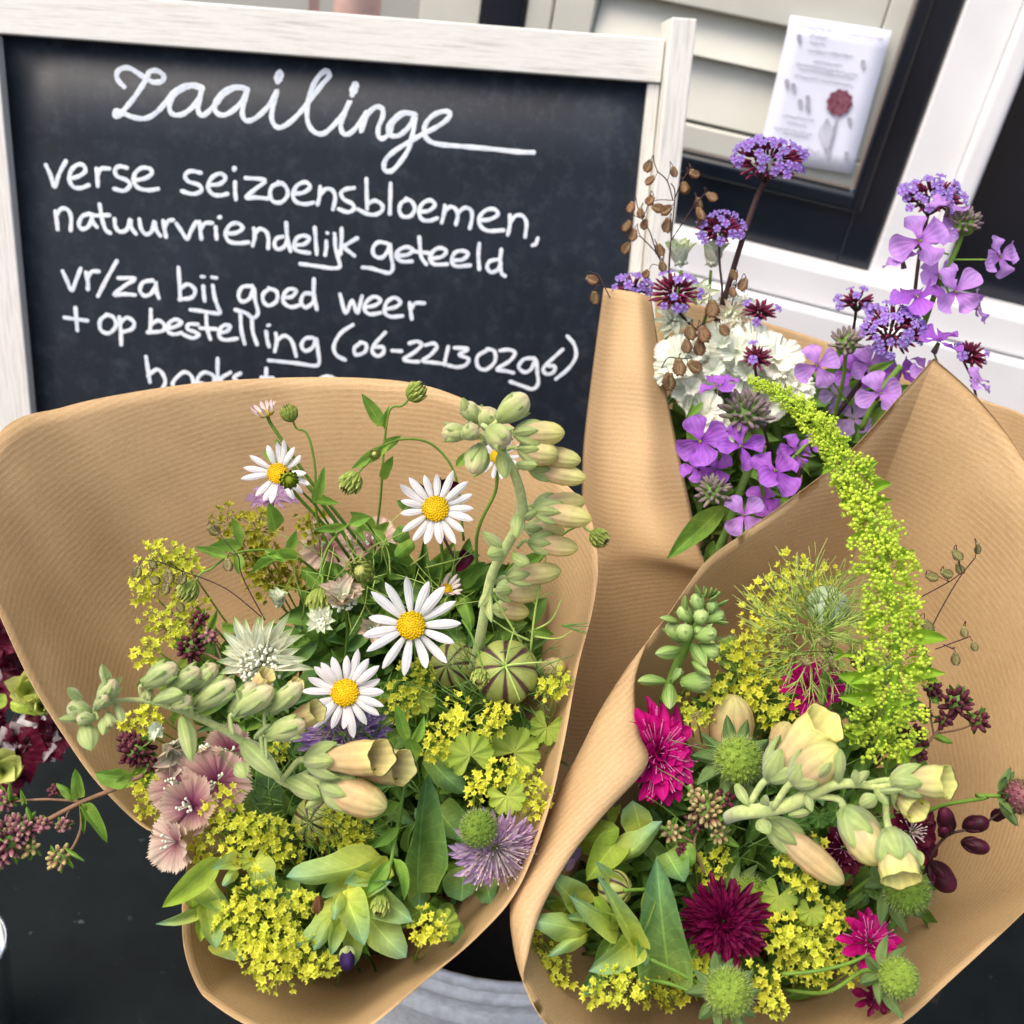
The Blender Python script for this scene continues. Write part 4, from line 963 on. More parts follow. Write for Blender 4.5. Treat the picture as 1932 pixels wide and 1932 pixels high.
def fanm(mat):
    def f():
        nr, na = 8, 81; P = np.zeros((nr, na, 3)); uvs = np.zeros((nr, na, 2))
        for j in range(nr):
            for i in range(na):
                a = (i / (na - 1) - .5) * 5.2; q = i / (na - 1) * 8
                lobe = .86 + .14 * abs(math.sin(math.pi * q)) ** .5; tooth = 1 + (.045 if (i % 2) else -.02) * (j == nr - 1)
                r = (j + .05) / (nr - 1 + .05) * (lobe ** (j / (nr - 1) * 1.5)) * tooth
                P[j, i] = (r * math.sin(a), r * math.cos(a), .09 * r * math.cos(TAU * q) + .25 * r * r - .1 * r); uvs[j, i] = (q / 8, j / (nr - 1))
        return grid(P, uvs)
    return shared('pleated_leaf', f, M[mat])
def fanleaf(root, u, v, d, r, n=(0, .3, 1), mat='fan', roll=None, stemto=None):
    F = frame(n, U(0, 6) if roll is None else roll); R = px(r, d)
    return part(root, 'leaf', fanm(mat), M4(W(u, v, d), F, (R, R, R)))
# ---- foxglove
def bellprof(open_=True):
    p = [(0, .05), (.04, .3), (.12, .5), (.3, .62), (.5, .78), (.65, .96), (.8, 1.03), (.9, .98), (.96, .98), (1.0, 1.04)]
    if open_: p += [(.985, .99), (.93, .88), (.8, .88), (.55, .66), (.3, .45)]
    return p
def bellm(mat, kind):
    def f():
        if kind == 'open': 
            v, fc, u = lathe(bellprof(), 36); y = v[:, 1]; z = v[:, 2]
            k = np.clip((y - .8) / .2, 0, 1); v = v.copy(); an = np.arctan2(z, v[:, 0]); lo = (1 + .04 * np.cos(5 * an + .6) * k); v[:, 0] *= lo; v[:, 2] *= lo * .85; v[:, 1] += (np.where(z > 0, -.05, .12) * np.abs(z) + .016 * np.cos(5 * an + .6) + .008 * np.cos(9 * an)) * k
            return v, fc, u
        p = [(0, .05), (.03, .28), (.1, .5), (.25, .74), (.45, .95), (.62, 1.0), (.8, .86), (.9, .64), (.97, .34), (1, .03)]
        return lathe(p, 14, (lambda a, j: 1 + .04 * math.cos(3 * a)))
    return shared('bell_' + kind, f, M[mat])
def fxflower(root, b, t, hw, kind='bud', cal=.6, mat=None, calm='fxcal', calw=.62, hint=None, nsep=5, pedicel=None, curl=0.):
    """bell or bud from b to t (world) with its sepals"""
    mat = mat or ('fxbell' if kind == 'open' else 'fxbud')
    Mx = bt(b, t, hw, hint); Mx = Mx @ Matrix.Diagonal((1, 1, hw / (t - b).length, 1))
    bell = part(root, 'bell' if kind == 'open' else 'bud', bellm(mat, kind), Mx)
    ax = (t - b); L = ax.length; ax.normalize(); s0 = ax.orthogonal().normalized(); s1 = ax.cross(s0)
    if kind == 'open':
        thr = lathe([(.9, .83), (.75, .8), (.5, .6), (.35, .3)], 14)
        v, f_, u = thr; part(root, 'throat', shared('bell_throat', lambda: (v, f_, u), M['fxin']), Mx)
    for i in range(nsep if cal else 0):
        a = TAU * i / nsep + .4; q = s0 * math.cos(a) + s1 * math.sin(a)
        bb = b + q * hw * .12; tt = b + ax * L * cal * U(.92, 1.05) + q * hw * U(.95, 1.12)
        so = lf(root, 'sepal', bb, tt, hw * calw, calm, 'sepal', q, U(-.12, .12), v=1 if cal < .8 else 0); so.parent = bell; so.matrix_parent_inverse = bell.matrix_basis.inverted()
    if pedicel is not None:
        bake(root, 'pedicel', tube([b + ax * L * .03, b - ax * hw * .4, pedicel], [hw * .2, hw * .16], 7, 9), M['stempale'])
def fx(root, b, t, wpx, **k):
    ped = k.pop('ped', None)
    fxflower(root, W(*b), W(*t), px(wpx, (b[2] + t[2]) / 2) / 2, pedicel=W(*ped) if ped else None, **k)
# ---- bristly heads, pincushions
def headball(root, c, F, R, mat, bumps=90, name='head', flat=1.):
    def f():
        mb = MB(); mb.add(ball(16, 10))
        for q in dome_pts(bumps, 2.6): mb.add(ball(5, 3), Matrix.Translation(q * .97) @ Matrix.Scale(.13, 4))
        return mb.prim()
    part(root, name, shared('bumpy_head', f, M[mat]), M4(c, F, (R, R, R * flat)))
def bristlem(mat, n=420, ln=.33, cap=2.3, key='bristles', th=.012):
    def f():
        mb = MB(); rg = random.Random(5)
        for q in dome_pts(n, cap, .05):
            t = (q + Vector((rg.uniform(-.25, .25), rg.uniform(-.25, .25), rg.uniform(-.1, .25)))).normalized(); s = q.orthogonal().normalized(); b = q.cross(s)
            L = ln * rg.uniform(.6, 1.2); pts = [q + s * th, q - s * th * .5 + b * th * .87, q - s * th * .5 - b * th * .87, q + t * L]
            mb.add((np.array([list(p) for p in pts]), [(0, 1, 3), (1, 2, 3), (2, 0, 3)], np.array([[0, 0], [.5, 0], [1, 0], [.5, 1.]])))
        return mb.prim()
    return shared(key, f, M[mat])
def seedhead(label, u, v, d, r, n=(0, .2, 1), sep=9, sepl=1.75, stems=None, grp='right', mat='seed', roll=0., bm='spine'):
    o = thing('bristly_scabious', label, 'seed head', W(u, v, d), 'bristly scabious seed heads in the %s bouquet' % grp); F = frame(n, roll); c = W(u, v, d); R = px(r, d)
    headball(o, c, F, R * .86, mat); part(o, 'bristles', bristlem(bm), M4(c, F, (R * .86,) * 3))
    Zv = F @ Vector((0, 0, 1))
    for i in range(sep):
        a = TAU * i / sep + U(-.15, .15); q = F @ Vector((math.cos(a), math.sin(a), 0))
        lf(o, 'sepal', c - Zv * R * .75 + q * R * .25, c + q * R * sepl * U(.8, 1.1) - Zv * R * U(.1, .5), R * U(.22, .32), 'collar', 'sepal', Zv, v=rnd.choice((0, 2)))
    P = [c - Zv * R * .8, c - Zv * R * 2] + ([W(*p) for p in stems] if stems else [c - Zv * R * 4 + Vector((0, 0, -.03))])
    bake(o, 'stem', tube(P, px(8, d) / 2, 7, 16), M['stem'])
    return o
def pincushion(label, u, v, d, r, n, mat, rx=1., ry=1., rings=((.95, 13, .15), (.85, 12, .4), (.62, 12, .8), (.4, 9, 1.2)), stm='magst', hw=.13, name='knautia', grp=None, nst=60, roll=0., head=None, cat='flower', stems=None, kind='spat', stl=1.):
    o = thing(name, label, cat, W(u, v, d), grp); F = frame(n, roll); c = W(u, v, d); R = px(r, d); Z = Vector((0, 0, 1))
    for ln, k, e in rings:
        for i in range(k):
            a = TAU * (i + U(-.25, .25)) / k + e; ee = e + U(-.15, .15)
            q = Vector((math.cos(a) * math.cos(ee) * rx, math.sin(a) * math.cos(ee) * ry, math.sin(ee) * .8))
            b = c + F @ (q * R * .12); t = c + F @ (q * R * ln * U(.85, 1.1))
            nn = F @ (Vector((-math.cos(a) * math.sin(ee), -math.sin(a) * math.sin(ee), math.cos(ee))))
            lf(o, 'blunt' if kind == 'spat' else kind, b, t, R * hw * U(.85, 1.2), mat, 'petal', nn, U(-.35, .35))
    if nst:
        mb = MB()
        for q in dome_pts(nst, 1.35, .2):
            q2 = Vector((q.x * rx, q.y * ry, q.z * .75)); L = R * stl * U(.55, .95); s = px(1.7, d)
            p = c + F @ (q2 * L); mb.add(tube([c + F @ (q2 * L * .3), p], [s * .5, s * .45], 4)); mb.add(ball(5, 3), M4(p, rotz_to((F @ q2).normalized()), (s * .9, s * .9, s * 1.8)))
        bake(o, 'stamens', mb.prim(), M[stm])
    if head: headball(o, c + F @ (Z * R * head[1]), F, R * head[0], head[2], name='centre'); part(o, 'centre_bristles', bristlem(head[3]), M4(c + F @ (Z * R * head[1]), F, (R * head[0],) * 3))
    if stems: bake(o, 'stem', tube([c] + [W(*p) for p in stems], px(8, d) / 2, 7, 16), M['stem'])
    return o
# ---- verbena
def floretm(mat):
    def f():
        mb = MB(); mb.add(lathe([(0, .1), (.6, .14), (1., .16)], 6), Matrix.Rotation(R_(90), 4, 'X') @ Matrix.Translation((0, -1, 0)))
        for i in range(5):
            a = TAU * i / 5; q = Vector((math.cos(a), math.sin(a), 0)); lfm(mb, 'spat', q * .05, q * .95 + Vector((0, 0, -.08)), .42, Vector((0, 0, 1)), v=0)
        return mb.prim()
    return shared('five_petal_floret', f, M[mat])
def caps(mat, key='calyx_tube', w=.28):
    return shared(key, lambda: ball(7, 5, lambda p, t: 1 + .08 * math.cos(4 * p), sx=w, sy=w), M[mat])
def verbena(label, u, v, d, r, n=(0, .5, 1), frac=.6, stems=None, w=9, k=None, flat=.7, mat='verb'):
    o = thing('verbena', label, 'flower', W(u, v, d), 'violet verbena heads in the rear bouquet'); F = frame(n); c = W(u, v, d); R = px(r, d)
    k = k or int(24 + r * .9); me = caps('vtube'); fm = floretm(mat)
    for i, q in enumerate(dome_pts(k, 1.75, .1)):
        q2 = Vector((q.x, q.y, q.z * flat)); dv = F @ q2; L = R * U(.68, .9); cs = px(6.4, d)
        rot = rotz_to(dv.normalized(), U(0, 6)); part(o, 'calyx', me, M4(c + dv * L, rot, (cs * 1.6, cs * 1.6, cs * 1.9)))
        if rnd.random() < frac * (.75 if q.z > .1 else .35):
            p = c + dv * (L + cs * 2.4) + Vector((0, 0, cs * .3)); nn = (dv.normalized() + (CAM - p).normalized() * .6 + Vector((0, 0, .5))).normalized()
            s = px(10, d) * U(.8, 1.1); part(o, 'floret', fm, M4(p, rotz_to(nn, U(0, 6)), (s, s, s * 1.6)))
    mb = MB(); b0 = c - F @ Vector((0, 0, R * .55))
    for i in range(9):
        a = TAU * i / 9; mb.add(tube([b0, c + F @ Vector((math.cos(a) * R * .55, math.sin(a) * R * .55, -R * .05))], px(3, d), 5))
    bake(o, 'branches', mb.prim(), M['stembrown'])
    if stems: bake(o, 'stem', tube([c - F @ Vector((0, 0, R * .3)), b0] + [W(*p) for p in stems], px(w, d) / 2, 4, 8 * len(stems) + 8), M['stembrown'])
    return o
def hesperis(label, u, v, d, r, n=(0, .2, 1), roll=0., mat='hes', k=4, wd=.5, stems=None):
    o = thing('four_petal_flower', label, 'flower', W(u, v, d), 'violet four petalled flowers in the rear bouquet'); F = frame(n, roll); c = W(u, v, d); R = px(r, d)
    for i in range(k):
        a = TAU * i / 4 + U(-.12, .12); q = Vector((math.cos(a), math.sin(a), U(-.3, .22)))
        lf(o, 'spat', c + F @ (q * R * .04), c + F @ (q * R * U(.95, 1.05)), R * wd * U(.85, 1.1), mat, 'petal', F @ Vector((0, 0, 1)), U(-.45, .45))
    cen = MB()
    for i in range(5): cen.add(ball(5, 3), M4(c + F @ Vector((U(-.06, .06) * R, U(-.06, .06) * R, R * .05)), None, (R * .032,) * 3))
    bake(o, 'centre', cen.prim(), M['discg'])
    bk = c - F @ Vector((0, 0, R * .5)); bake(o, 'calyx', tube([c - F @ Vector((0, 0, R * .06)), bk], [R * .09, R * .14], 8), M['hestube'])
    if stems: bake(o, 'stalk', tube([bk] + [W(*p) for p in stems], px(4, d) / 2, 6, 12), M['stem'])
    return o
def budcluster(label, u, v, d, r, n, mat='hesbud', k=22, ln=.34, wd=.13, name='bud_cluster', cat='flower buds', grp=None, cap=1.5, stems=None, sm='stem', w=8, root=None, core=.62):
    o = root or thing(name, label, cat, W(u, v, d), grp); F = frame(n); c = W(u, v, d); R = px(r, d)
    me = shared('small_bud', lambda: ball(8, 6, lambda p, t: (1 + .1 * math.cos(4 * p)) * (1 - .35 * max(0, t - .5)), sx=.42, sy=.42), M[mat])
    for q in dome_pts(k, cap, .12):
        dv = F @ q; L = R * (ln * U(.8, 1.2)); c2 = c + dv * R * (1 - ln * .8) * U(.85, 1.08)
        part(o, 'bud', me, M4(c2, rotz_to((dv + Vector((U(-.3, .3), U(-.3, .3), U(-.1, .3)))).normalized(), U(0, 6)), (R * wd / .42, R * wd / .42, L)))
    bake(o, 'core', xf(ball(8, 6), M4(c, F, (R * core,) * 3)), M['stemd'])
    if stems: bake(o, 'stem', tube([c] + [W(*p) for p in stems], px(w, d) / 2, 7, 6 + 5 * len(stems)), M[sm])
    return o
# ---- quaking grass
def spikm(mat):
    def f():
        mb = MB()
        for j in range(6):
            z = -.8 + j * .27; w_ = .72 * math.sin(math.pi * (.16 + j * .14)) + .08
            for s in (-1, 1):
                lfm(mb, 'sepal', Vector((0, 0, z + .07 * (s > 0) - .15)), Vector((s * w_, .16, z + .40 + .07 * (s > 0))), .30, Vector((s * .3, 1, 0)), v=1)
                lfm(mb, 'sepal', Vector((0, 0, z + .07 * (s > 0) - .15)), Vector((s * w_, -.16, z + .40 + .07 * (s > 0))), .30, Vector((s * .3, -1, 0)), v=1)
        mb.add(ball(8, 6, sx=.26, sy=.14, sz=.72))
        return mb.prim()
    return shared('spikelet', f, M[mat])
def briza(label, spk, d, joints, mat='briza', sm='stembrown', s=12.5, grp='bronze quaking grass', w=2.4):
    """spk: (u, v[, tilt]); joints: list of polylines (u, v)"""
    o = thing('quaking_grass', label, 'grass', W(spk[0][0], spk[0][1], d), grp); me = spikm(mat)
    for q in spk:
        u, v = q[:2]; tl = q[2] if len(q) > 2 else U(-.5, .5); dd = d + U(-.01, .01); c = W(u, v, dd); sc = px(s, dd) * U(.8, 1.15)
        F = frame((U(-.4, .4), U(-.2, .3), 1), tl); part(o, 'spikelet', me, M4(c, F @ Matrix.Rotation(R_(90), 3, 'X') @ Matrix.Rotation(U(-.3, .3), 3, 'Z'), (sc, sc, sc)))
        jb = None
        for J in joints:
            for (a, b) in J:
                D = math.hypot(a - u, b - v)
                if jb is None or D < jb[0]: jb = (D, a, b)
        e = W(jb[1], jb[2], d); top = c + RCW @ Vector((-math.sin(tl) * sc, math.cos(tl) * sc * 1., 0))
        bake(o, 'stalk', tube([top, top + RCW @ Vector((px(5, d) * (1 if jb[1] > u else -1), px(9, d), 0)), (top + e) / 2 + RCW @ Vector((0, px(6, d), 0)), e], px(w * .7, d) / 2, 4, 10), M[sm])
    for J in joints: bake(o, 'stem', tube([W(a, b, d) for a, b in J], px(w, d) / 2, 5, 6 * len(J)), M[sm])
    return o
def ruffle(root, u, v, d, r, n, mat, k=5, roll=0., up=.5, name='petal', hw=.62, teeth=0):
    F = frame(n, roll); c = W(u, v, d); R = px(r, d)
    for i in range(k):
        a = TAU * i / k + U(-.2, .2); e = up * U(.4, 1.3); q = Vector((math.cos(a) * math.cos(e), math.sin(a) * math.cos(e), math.sin(e)))
        nn = F @ Vector((-math.cos(a) * math.sin(e), -math.sin(a) * math.sin(e), math.cos(e)))
        if teeth:
            ks = i % 3; me = shared('fringed_petal_%d' % ks, lambda: fringe(ks), M[mat]); part(root, name, me, bt(c, c + F @ (q * R * U(.85, 1.1)), R * hw, nn, U(-.3, .3)))
        else: lf(root, 'ruff', c, c + F @ (q * R * U(.85, 1.1)), R * hw, mat, name, nn, U(-.3, .3))
def fringe(seed):
    rg = random.Random(seed); nr, na = 7, 33; P = np.zeros((nr, na, 3)); uvs = np.zeros((nr, na, 2)); ph = rg.random() * 6
    for j in range(nr):
        for i in range(na):
            t = j / (nr - 1); s = i / (na - 1) * 2 - 1; w_ = .12 + .88 * t ** .8; rr = t * (1 - .28 * s * s * t)
            if j == nr - 1: rr += (.05 if i % 2 else -.05) + rg.uniform(-.03, .03)
            P[j, i] = (s * w_, rr, .035 * t * math.sin(s * 13 + ph) + .07 * t * t * math.sin(s * 5 + ph * 2)); uvs[j, i] = (s * .5 + .5, t)
    return grid(P, uvs)
def dianthus(label, spots, d):
    o = thing('white_dianthus', label, 'flower', W(spots[0][0], spots[0][1], d), 'white fringed pinks in the rear bouquet')
    for (u, v, r, n) in spots: ruffle(o, u, v, d + U(-.01, .01), r * 1.05, n, 'dia', 6, U(0, 6), .35, hw=.55, teeth=1); ruffle(o, u, v, d - .008, r * .62, n, 'dia', 4, U(0, 6), .8, hw=.6, teeth=1)
    return o
def astrantia(label, u, v, d, r, n, k=14, mat='ast', a0=0, a1=TAU, el=.25, cen=.42, hw=.17, stems=None, dots=60, grp='masterwort flowers', lr=(.85, 1.1), roll=0., name='masterwort'):
    o = thing(name, label, 'flower', W(u, v, d), grp); F = frame(n, roll); c = W(u, v, d); R = px(r, d)
    for i in range(k):
        a = a0 + (a1 - a0) * (i + U(-.2, .2)) / (k if a1 - a0 > 6 else k - 1); e = el + U(-.12, .12)
        q = Vector((math.cos(a) * math.cos(e), math.sin(a) * math.cos(e), math.sin(e))); nn = F @ Vector((-math.cos(a) * math.sin(e), -math.sin(a) * math.sin(e), math.cos(e)))
        lf(o, 'bract', c + F @ (q * R * .1), c + F @ (q * R * U(*lr)), R * hw * U(.85, 1.1), mat, 'bract', nn, U(-.25, .25))
    mb = MB(); s = px(4.2, d)
    for q in dome_pts(dots, 1.5, .25):
        p = c + F @ Vector((q.x * R * cen, q.y * R * cen, q.z * R * cen * .7 + R * .08)); mb.add(ball(5, 3), M4(p, None, (s * U(.6, 1.1),) * 3))
        if rnd.random() < .6: mb.add(tube([c, p], s * .22, 3))
    bake(o, 'stamens', mb.prim(), M['stamen'])
    if stems: bake(o, 'stem', tube([c - F @ Vector((0, 0, R * .1))] + [W(*p) for p in stems], px(6, d) / 2, 6, 12), M['stem'])
    return o
def threads(root, u, v, d, r, n, k=26, mat='thread', el=.3, wpx=3., name='thread_bract', fork=1, lr=(.7, 1.1), tip=False):
    F = frame(n); c = W(u, v, d); R = px(r, d); wpx = wpx * .75
    for i in range(k):
        mb = MB(); a = TAU * i / k + U(-.2, .2); e = el + U(-.5, .6); L = R * U(*lr)
        q = F @ Vector((math.cos(a) * math.cos(e), math.sin(a) * math.cos(e), math.sin(e))); sd = F @ Vector((-math.sin(a), math.cos(a), 0)); upv = F @ Vector((0, 0, 1))
        p0 = c + q * R * .18; p1 = c + q * L * .55 + upv * L * U(-.05, .1); p2 = c + q * L + upv * L * U(.0, .3) + sd * L * U(-.12, .12); w_ = px(wpx, d) / 2
        mb.add(tube([p0, p1, p2], [w_, w_ * .3], 4, 8))
        for f in range(fork * 3):
            b = p0.lerp(p1, U(.35, 1.)) if f % 2 else p1.lerp(p2, U(.05, .5)); s_ = 1 if f % 2 else -1
            mb.add(tube([b, b + (q * .8 + sd * s_ * U(.3, .8) + upv * U(-.1, .4)) * L * U(.22, .42)], [w_ * .75, w_ * .25], 3, 4))
        bake(root, name, mb.prim(), M[mat])
def podball(root, u, v, d, r, n, mat, lobes=8, sz=.92, roll=0.):
    F = frame(n, roll); R = px(r, d); P = ball(64, 24, lambda p, t: (.93 + .07 * abs(math.sin(p * lobes / 2)) ** .6) if .02 < t < .98 else .97, sz=sz)
    part(root, 'pod', shared('lobed_pod_%d' % lobes, P, M[mat]), M4(W(u, v, d), F, (R, R, R)))
def sprig_leaves(root, path, d, size, mat='leaf', k=6, kind='lance', wd=.3, side=(-1, 1)):
    A = cr([W(*p) if len(p) == 3 else W(p[0], p[1], d) for p in path], 60)
    for i in range(k):
        j = int(4 + (52) * (i + U(.1, .9)) / k); p = Vector(A[j]); T = (Vector(A[j - 3]) - Vector(A[j])).normalized()
        s = T.cross((CAM - p).normalized()) * rnd.choice(side); L = px(size, d) * U(.7, 1.25)
        lf(root, kind, p, p + (T * U(.3, .9) + s * U(.5, 1) + (CAM - p).normalized() * U(-.3, .4)).normalized() * L, L * wd * .5, mat)
# ================================================================== left bouquet
GL = 'left'
# dark foliage filling the bouquet's inside
def fillmass(name, label, poly, n, mats, size, seed, dd, grp=None):
    """many leaves inside an ellipse-ish cloud: poly = (cu, cv, ru, rv, d)"""
    rg = random.Random(seed); mbs = {m: MB() for m in mats}
    for cu, cv, ru, rv, d, f in poly:
        for i in range(int(n * f)):
            a = rg.random() * TAU; r = math.sqrt(rg.random()); u = cu + ru * r * math.cos(a); v = cv + rv * r * math.sin(a); de = d + rg.uniform(0, dd) 
            b = W(u, v, de); q = RCW @ Vector((rg.uniform(-1, 1), rg.uniform(-.6, 1), rg.uniform(-.6, .8))).normalized(); L = px(size, de) * rg.uniform(.6, 1.3)
            lfm(mbs[rg.choice(mats)], rg.choice(('lance', 'ovate', 'lance')), b, b + q * L, L * rg.uniform(.12, .25), (CAM - b).normalized() + Vector((rg.uniform(-.6, .6), rg.uniform(-.6, .6), rg.uniform(0, .6))), 0, rg.randrange(4))
            if i % 3 == 0: mbs[mats[0]].add(tube([b, b + Vector((rg.uniform(-.02, .02), rg.uniform(0, .04), -.05)), W(cu, cv + 60, d + .1)], px(5, d) / 2, 4, 5))
    o = None
    for m in mats:
        pr = mbs[m].prim()
        if o is None: o = single(name, pr, M[m], label, 'foliage', None, 'stuff'); 
        else: bake(o, 'leaf_mass', pr, M[m], stuff=True)
fillmass('foliage', 'dark tangled leaves and stems deep inside the left bouquet', [(760, 1190, 190, 120, .52, 1.6), (650, 1500, 260, 200, .49, 1.6), (560, 1740, 150, 90, .45, .6), (850, 1500, 150, 220, .47, .9), (900, 1200, 110, 130, .50, .5), (480, 1330, 160, 110, .50, .6)], 230, ['leafd', 'leaf', 'cerd', 'stemd'], 75, 3, .045)
fillmass('foliage', 'leaves and dark stems deep inside the right bouquet', [(1400, 1500, 170, 230, .485, 1.3), (1500, 1680, 230, 190, .46, 1.6), (1250, 1720, 190, 140, .45, .8), (1600, 1400, 110, 120, .47, .5)], 210, ['leafd', 'leaf', 'cerd', 'stemd'], 72, 4, .05)
fillmass('foliage', 'dark green leaves and stems below the purple flowers of the rear bouquet', [(1360, 900, 70, 120, .63, .9), (1480, 860, 130, 70, .635, .8), (1600, 770, 120, 60, .64, .5), (1300, 780, 40, 80, .63, .4)], 110, ['leafd', 'leaf', 'stemd'], 75, 5, .03)

daisy('small gappy white daisy with a green bud lying on its yellow centre', 524, 893, .49, 66, (-.05, .1, 1), 19, .36, [(560, 935, .51), (620, 1000, .52), (665, 1060, .54)], skip=(1, 7, 11, 15), wpx=15)
dbud('round green bud resting on the yellow centre of the topmost open daisy', 546, 906, .478, 17, (.1, .1, 1), [(600, 960, .51), (650, 1040, .53)], mat='discg')
daisy('lavender white daisy in front of dark crimson leaves near the tall foxglove', 822, 960, .468, 78, (.05, .25, 1), 17, .39, [(835, 1080, .50), (800, 1160, .52)])
daisy('largest white daisy with wide spread petals in the middle of the left bouquet', 776, 1180, .445, 94, (-.05, .2, 1), 15, .35, [(780, 1290, .49), (740, 1400, .52)])
daisy('lowest white daisy sitting over the lilac scabious', 651, 1307, .425, 82, (.0, .3, 1), 20, .39, [(660, 1420, .47), (680, 1500, .50)])
daisy('small daisy half hidden behind the drooping foxglove head', 938, 862, .475, 46, (.1, .2, 1), 14, .36, [(935, 925, .49), (900, 1010, .50), (905, 1130, .52)])
daisy('half open pinkish daisy at the top left facing upwards', 503, 780, .495, 34, (-.25, .9, .5), 13, .48, [(530, 828, .5), (580, 900, .51), (640, 975, .52), (690, 1040, .54)], mat='petpink', up=.62, wpx=9)
daisy('closing brownish pink daisy just right of the largest daisy', 843, 1112, .462, 33, (.5, .5, .7), 14, .45, [(820, 1150, .49)], mat='petpink', up=.75, wpx=8)
dbud('small yellow tipped bud beside the half open pinkish daisy', 547, 782, .495, 15, (-.4, 1, .5), [(580, 820, .5), (594, 880, .505), (600, 985, .515), (640, 1060, .53)])
dbud('green bud at the very top held against the dark chalkboard edge', 783, 742, .50, 18, (.8, .7, .4), [(735, 775, .505), (724, 850, .51), (718, 940, .515), (706, 1040, .53)], leaves=[((722, 805, .50), (682, 742, .49), 26), ((722, 800, .5), (735, 765, .49), 18), ((720, 850, .505), (758, 822, .50), 22), ((722, 905, .51), (742, 860, .50), 22), ((708, 1000, .51), (660, 965, .50), 30), ((710, 1000, .51), (735, 985, .5), 20)])
dbud('green bud nodding to the lower left on a bowed stalk above the daisies', 664, 908, .49, 20, (-.5, -.75, .5), [(690, 878, .495), (722, 842, .50), (770, 828, .50), (820, 842, .505), (860, 900, .51), (875, 1020, .52)], leaves=[((735, 838, .5), (662, 885, .5), 22), ((860, 880, .5), (895, 850, .5), 20)])
dbud('green bud hanging at the end of a long arched stalk above the pleated masterwort', 602, 1130, .465, 21, (-.1, -1, .4), [(604, 1080, .47), (620, 1030, .475), (655, 992, .485), (690, 985, .49), (720, 1040, .51)], leaves=[((655, 992, .48), (592, 1000, .475), 18), ((660, 990, .48), (700, 975, .48), 22), ((670, 1000, .485), (690, 1025, .48), 18)])
dbud('drooping green bud at the far left end of an arched stalk over the yellow sprigs', 357, 1112, .47, 19, (-.5, -.8, .4), [(400, 1072, .475), (440, 1045, .48), (500, 1038, .49), (560, 1052, .5), (610, 1090, .52)], leaves=[((430, 1052, .475), (368, 1032, .47), 20), ((450, 1045, .475), (450, 1085, .47), 20), ((500, 1038, .48), (540, 1060, .475), 18), ((560, 1052, .49), (490, 1052, .48), 22)])
dbud('yellow brown half open bud above the pleated masterwort', 684, 1080, .462, 23, (-.2, .3, .9), [(720, 1095, .48), (738, 1130, .49)], mat='bud')
dbud('lone green bud sticking out over the right rim of the left paper cone', 1128, 1013, .455, 17, (.7, -.5, .5), [(1100, 990, .46), (1060, 1010, .47), (1000, 1080, .49)])
dbud('white tipped bud lying on the striped seed pod', 906, 1276, .428, 16, (-.1, -.5, .9), [(890, 1200, .44), (872, 1170, .45)])
dbud('small green bud hanging in front of the large blue green leaves', 719, 1706, .392, 17, (-.1, -.6, .8), [(735, 1640, .40), (750, 1560, .405), (765, 1480, .41), (790, 1420, .42)], w=8, leaves=[((735, 1625, .398), (690, 1688, .395), 28), ((742, 1620, .398), (762, 1700, .392), 22), ((752, 1560, .40), (705, 1600, .398), 22), ((785, 1430, .405), (770, 1392, .40), 34), ((770, 1400, .41), (745, 1325, .405), 24), ((775, 1400, .41), (800, 1350, .41), 20), ((755, 1515, .398), (662, 1505, .395), 26), ((780, 1440, .405), (758, 1470, .40), 30)])
dbud('tiny grey bud where two stalks cross left of the tall green stem', 708, 858, .495, 10, (-.2, .3, 1), None)
# leafy stem between the daisies
o = thing('leafy_stem', 'branching leafy green stem rising from behind the central daisies', 'stem', W(640, 960, .51), None)
stem(o, [(520, 830, .505), (560, 890, .508), (600, 940, .51), (650, 1010, .52), (700, 1110, .54)], 8, 'stem')
for b, t, w_ in (((590, 950, .505), (612, 880, .50), 22), ((592, 945, .505), (640, 950, .50), 18), ((520, 1000, .505), (507, 948, .49), 34), ((455, 1030, .49), (437, 975, .485), 20), ((455, 1030, .49), (395, 1030, .48), 26), ((545, 1050, .49), (560, 1000, .485), 22), ((540, 1045, .49), (470, 1085, .485), 20), ((700, 1000, .505), (735, 1030, .50), 20), ((525, 870, .50), (498, 850, .50), 14)):
    lfp(o, 'lance', b, t, w_, 'leaf')
o = thing('leafy_stem', 'dark crimson tinged leafy stem behind the lavender white daisy', 'stem', W(800, 930, .50), None)
for b, t, w_, m in (((790, 960, .50), (748, 945, .495), 26, 'leafd'), ((800, 940, .5), (775, 905, .49), 30, 'maroonp'), ((820, 935, .5), (830, 900, .49), 26, 'maroonp'), ((770, 1000, .5), (742, 1020, .495), 34, 'leafd'), ((780, 1020, .5), (745, 1050, .495), 30, 'leaf'), ((880, 1040, .5), (860, 1080, .495), 30, 'maroonp'), ((870, 1100, .5), (915, 1060, .49), 34, 'leafd'), ((870, 1120, .5), (890, 1190, .49), 30, 'leaf'), ((830, 920, .5), (870, 915, .49), 26, 'maroonp')):
    lfp(o, 'ovate', b, t, w_, m)
stem(o, [(800, 930, .505), (850, 1040, .51), (900, 1110, .515), (920, 1180, .53)], 6, 'stembrown')

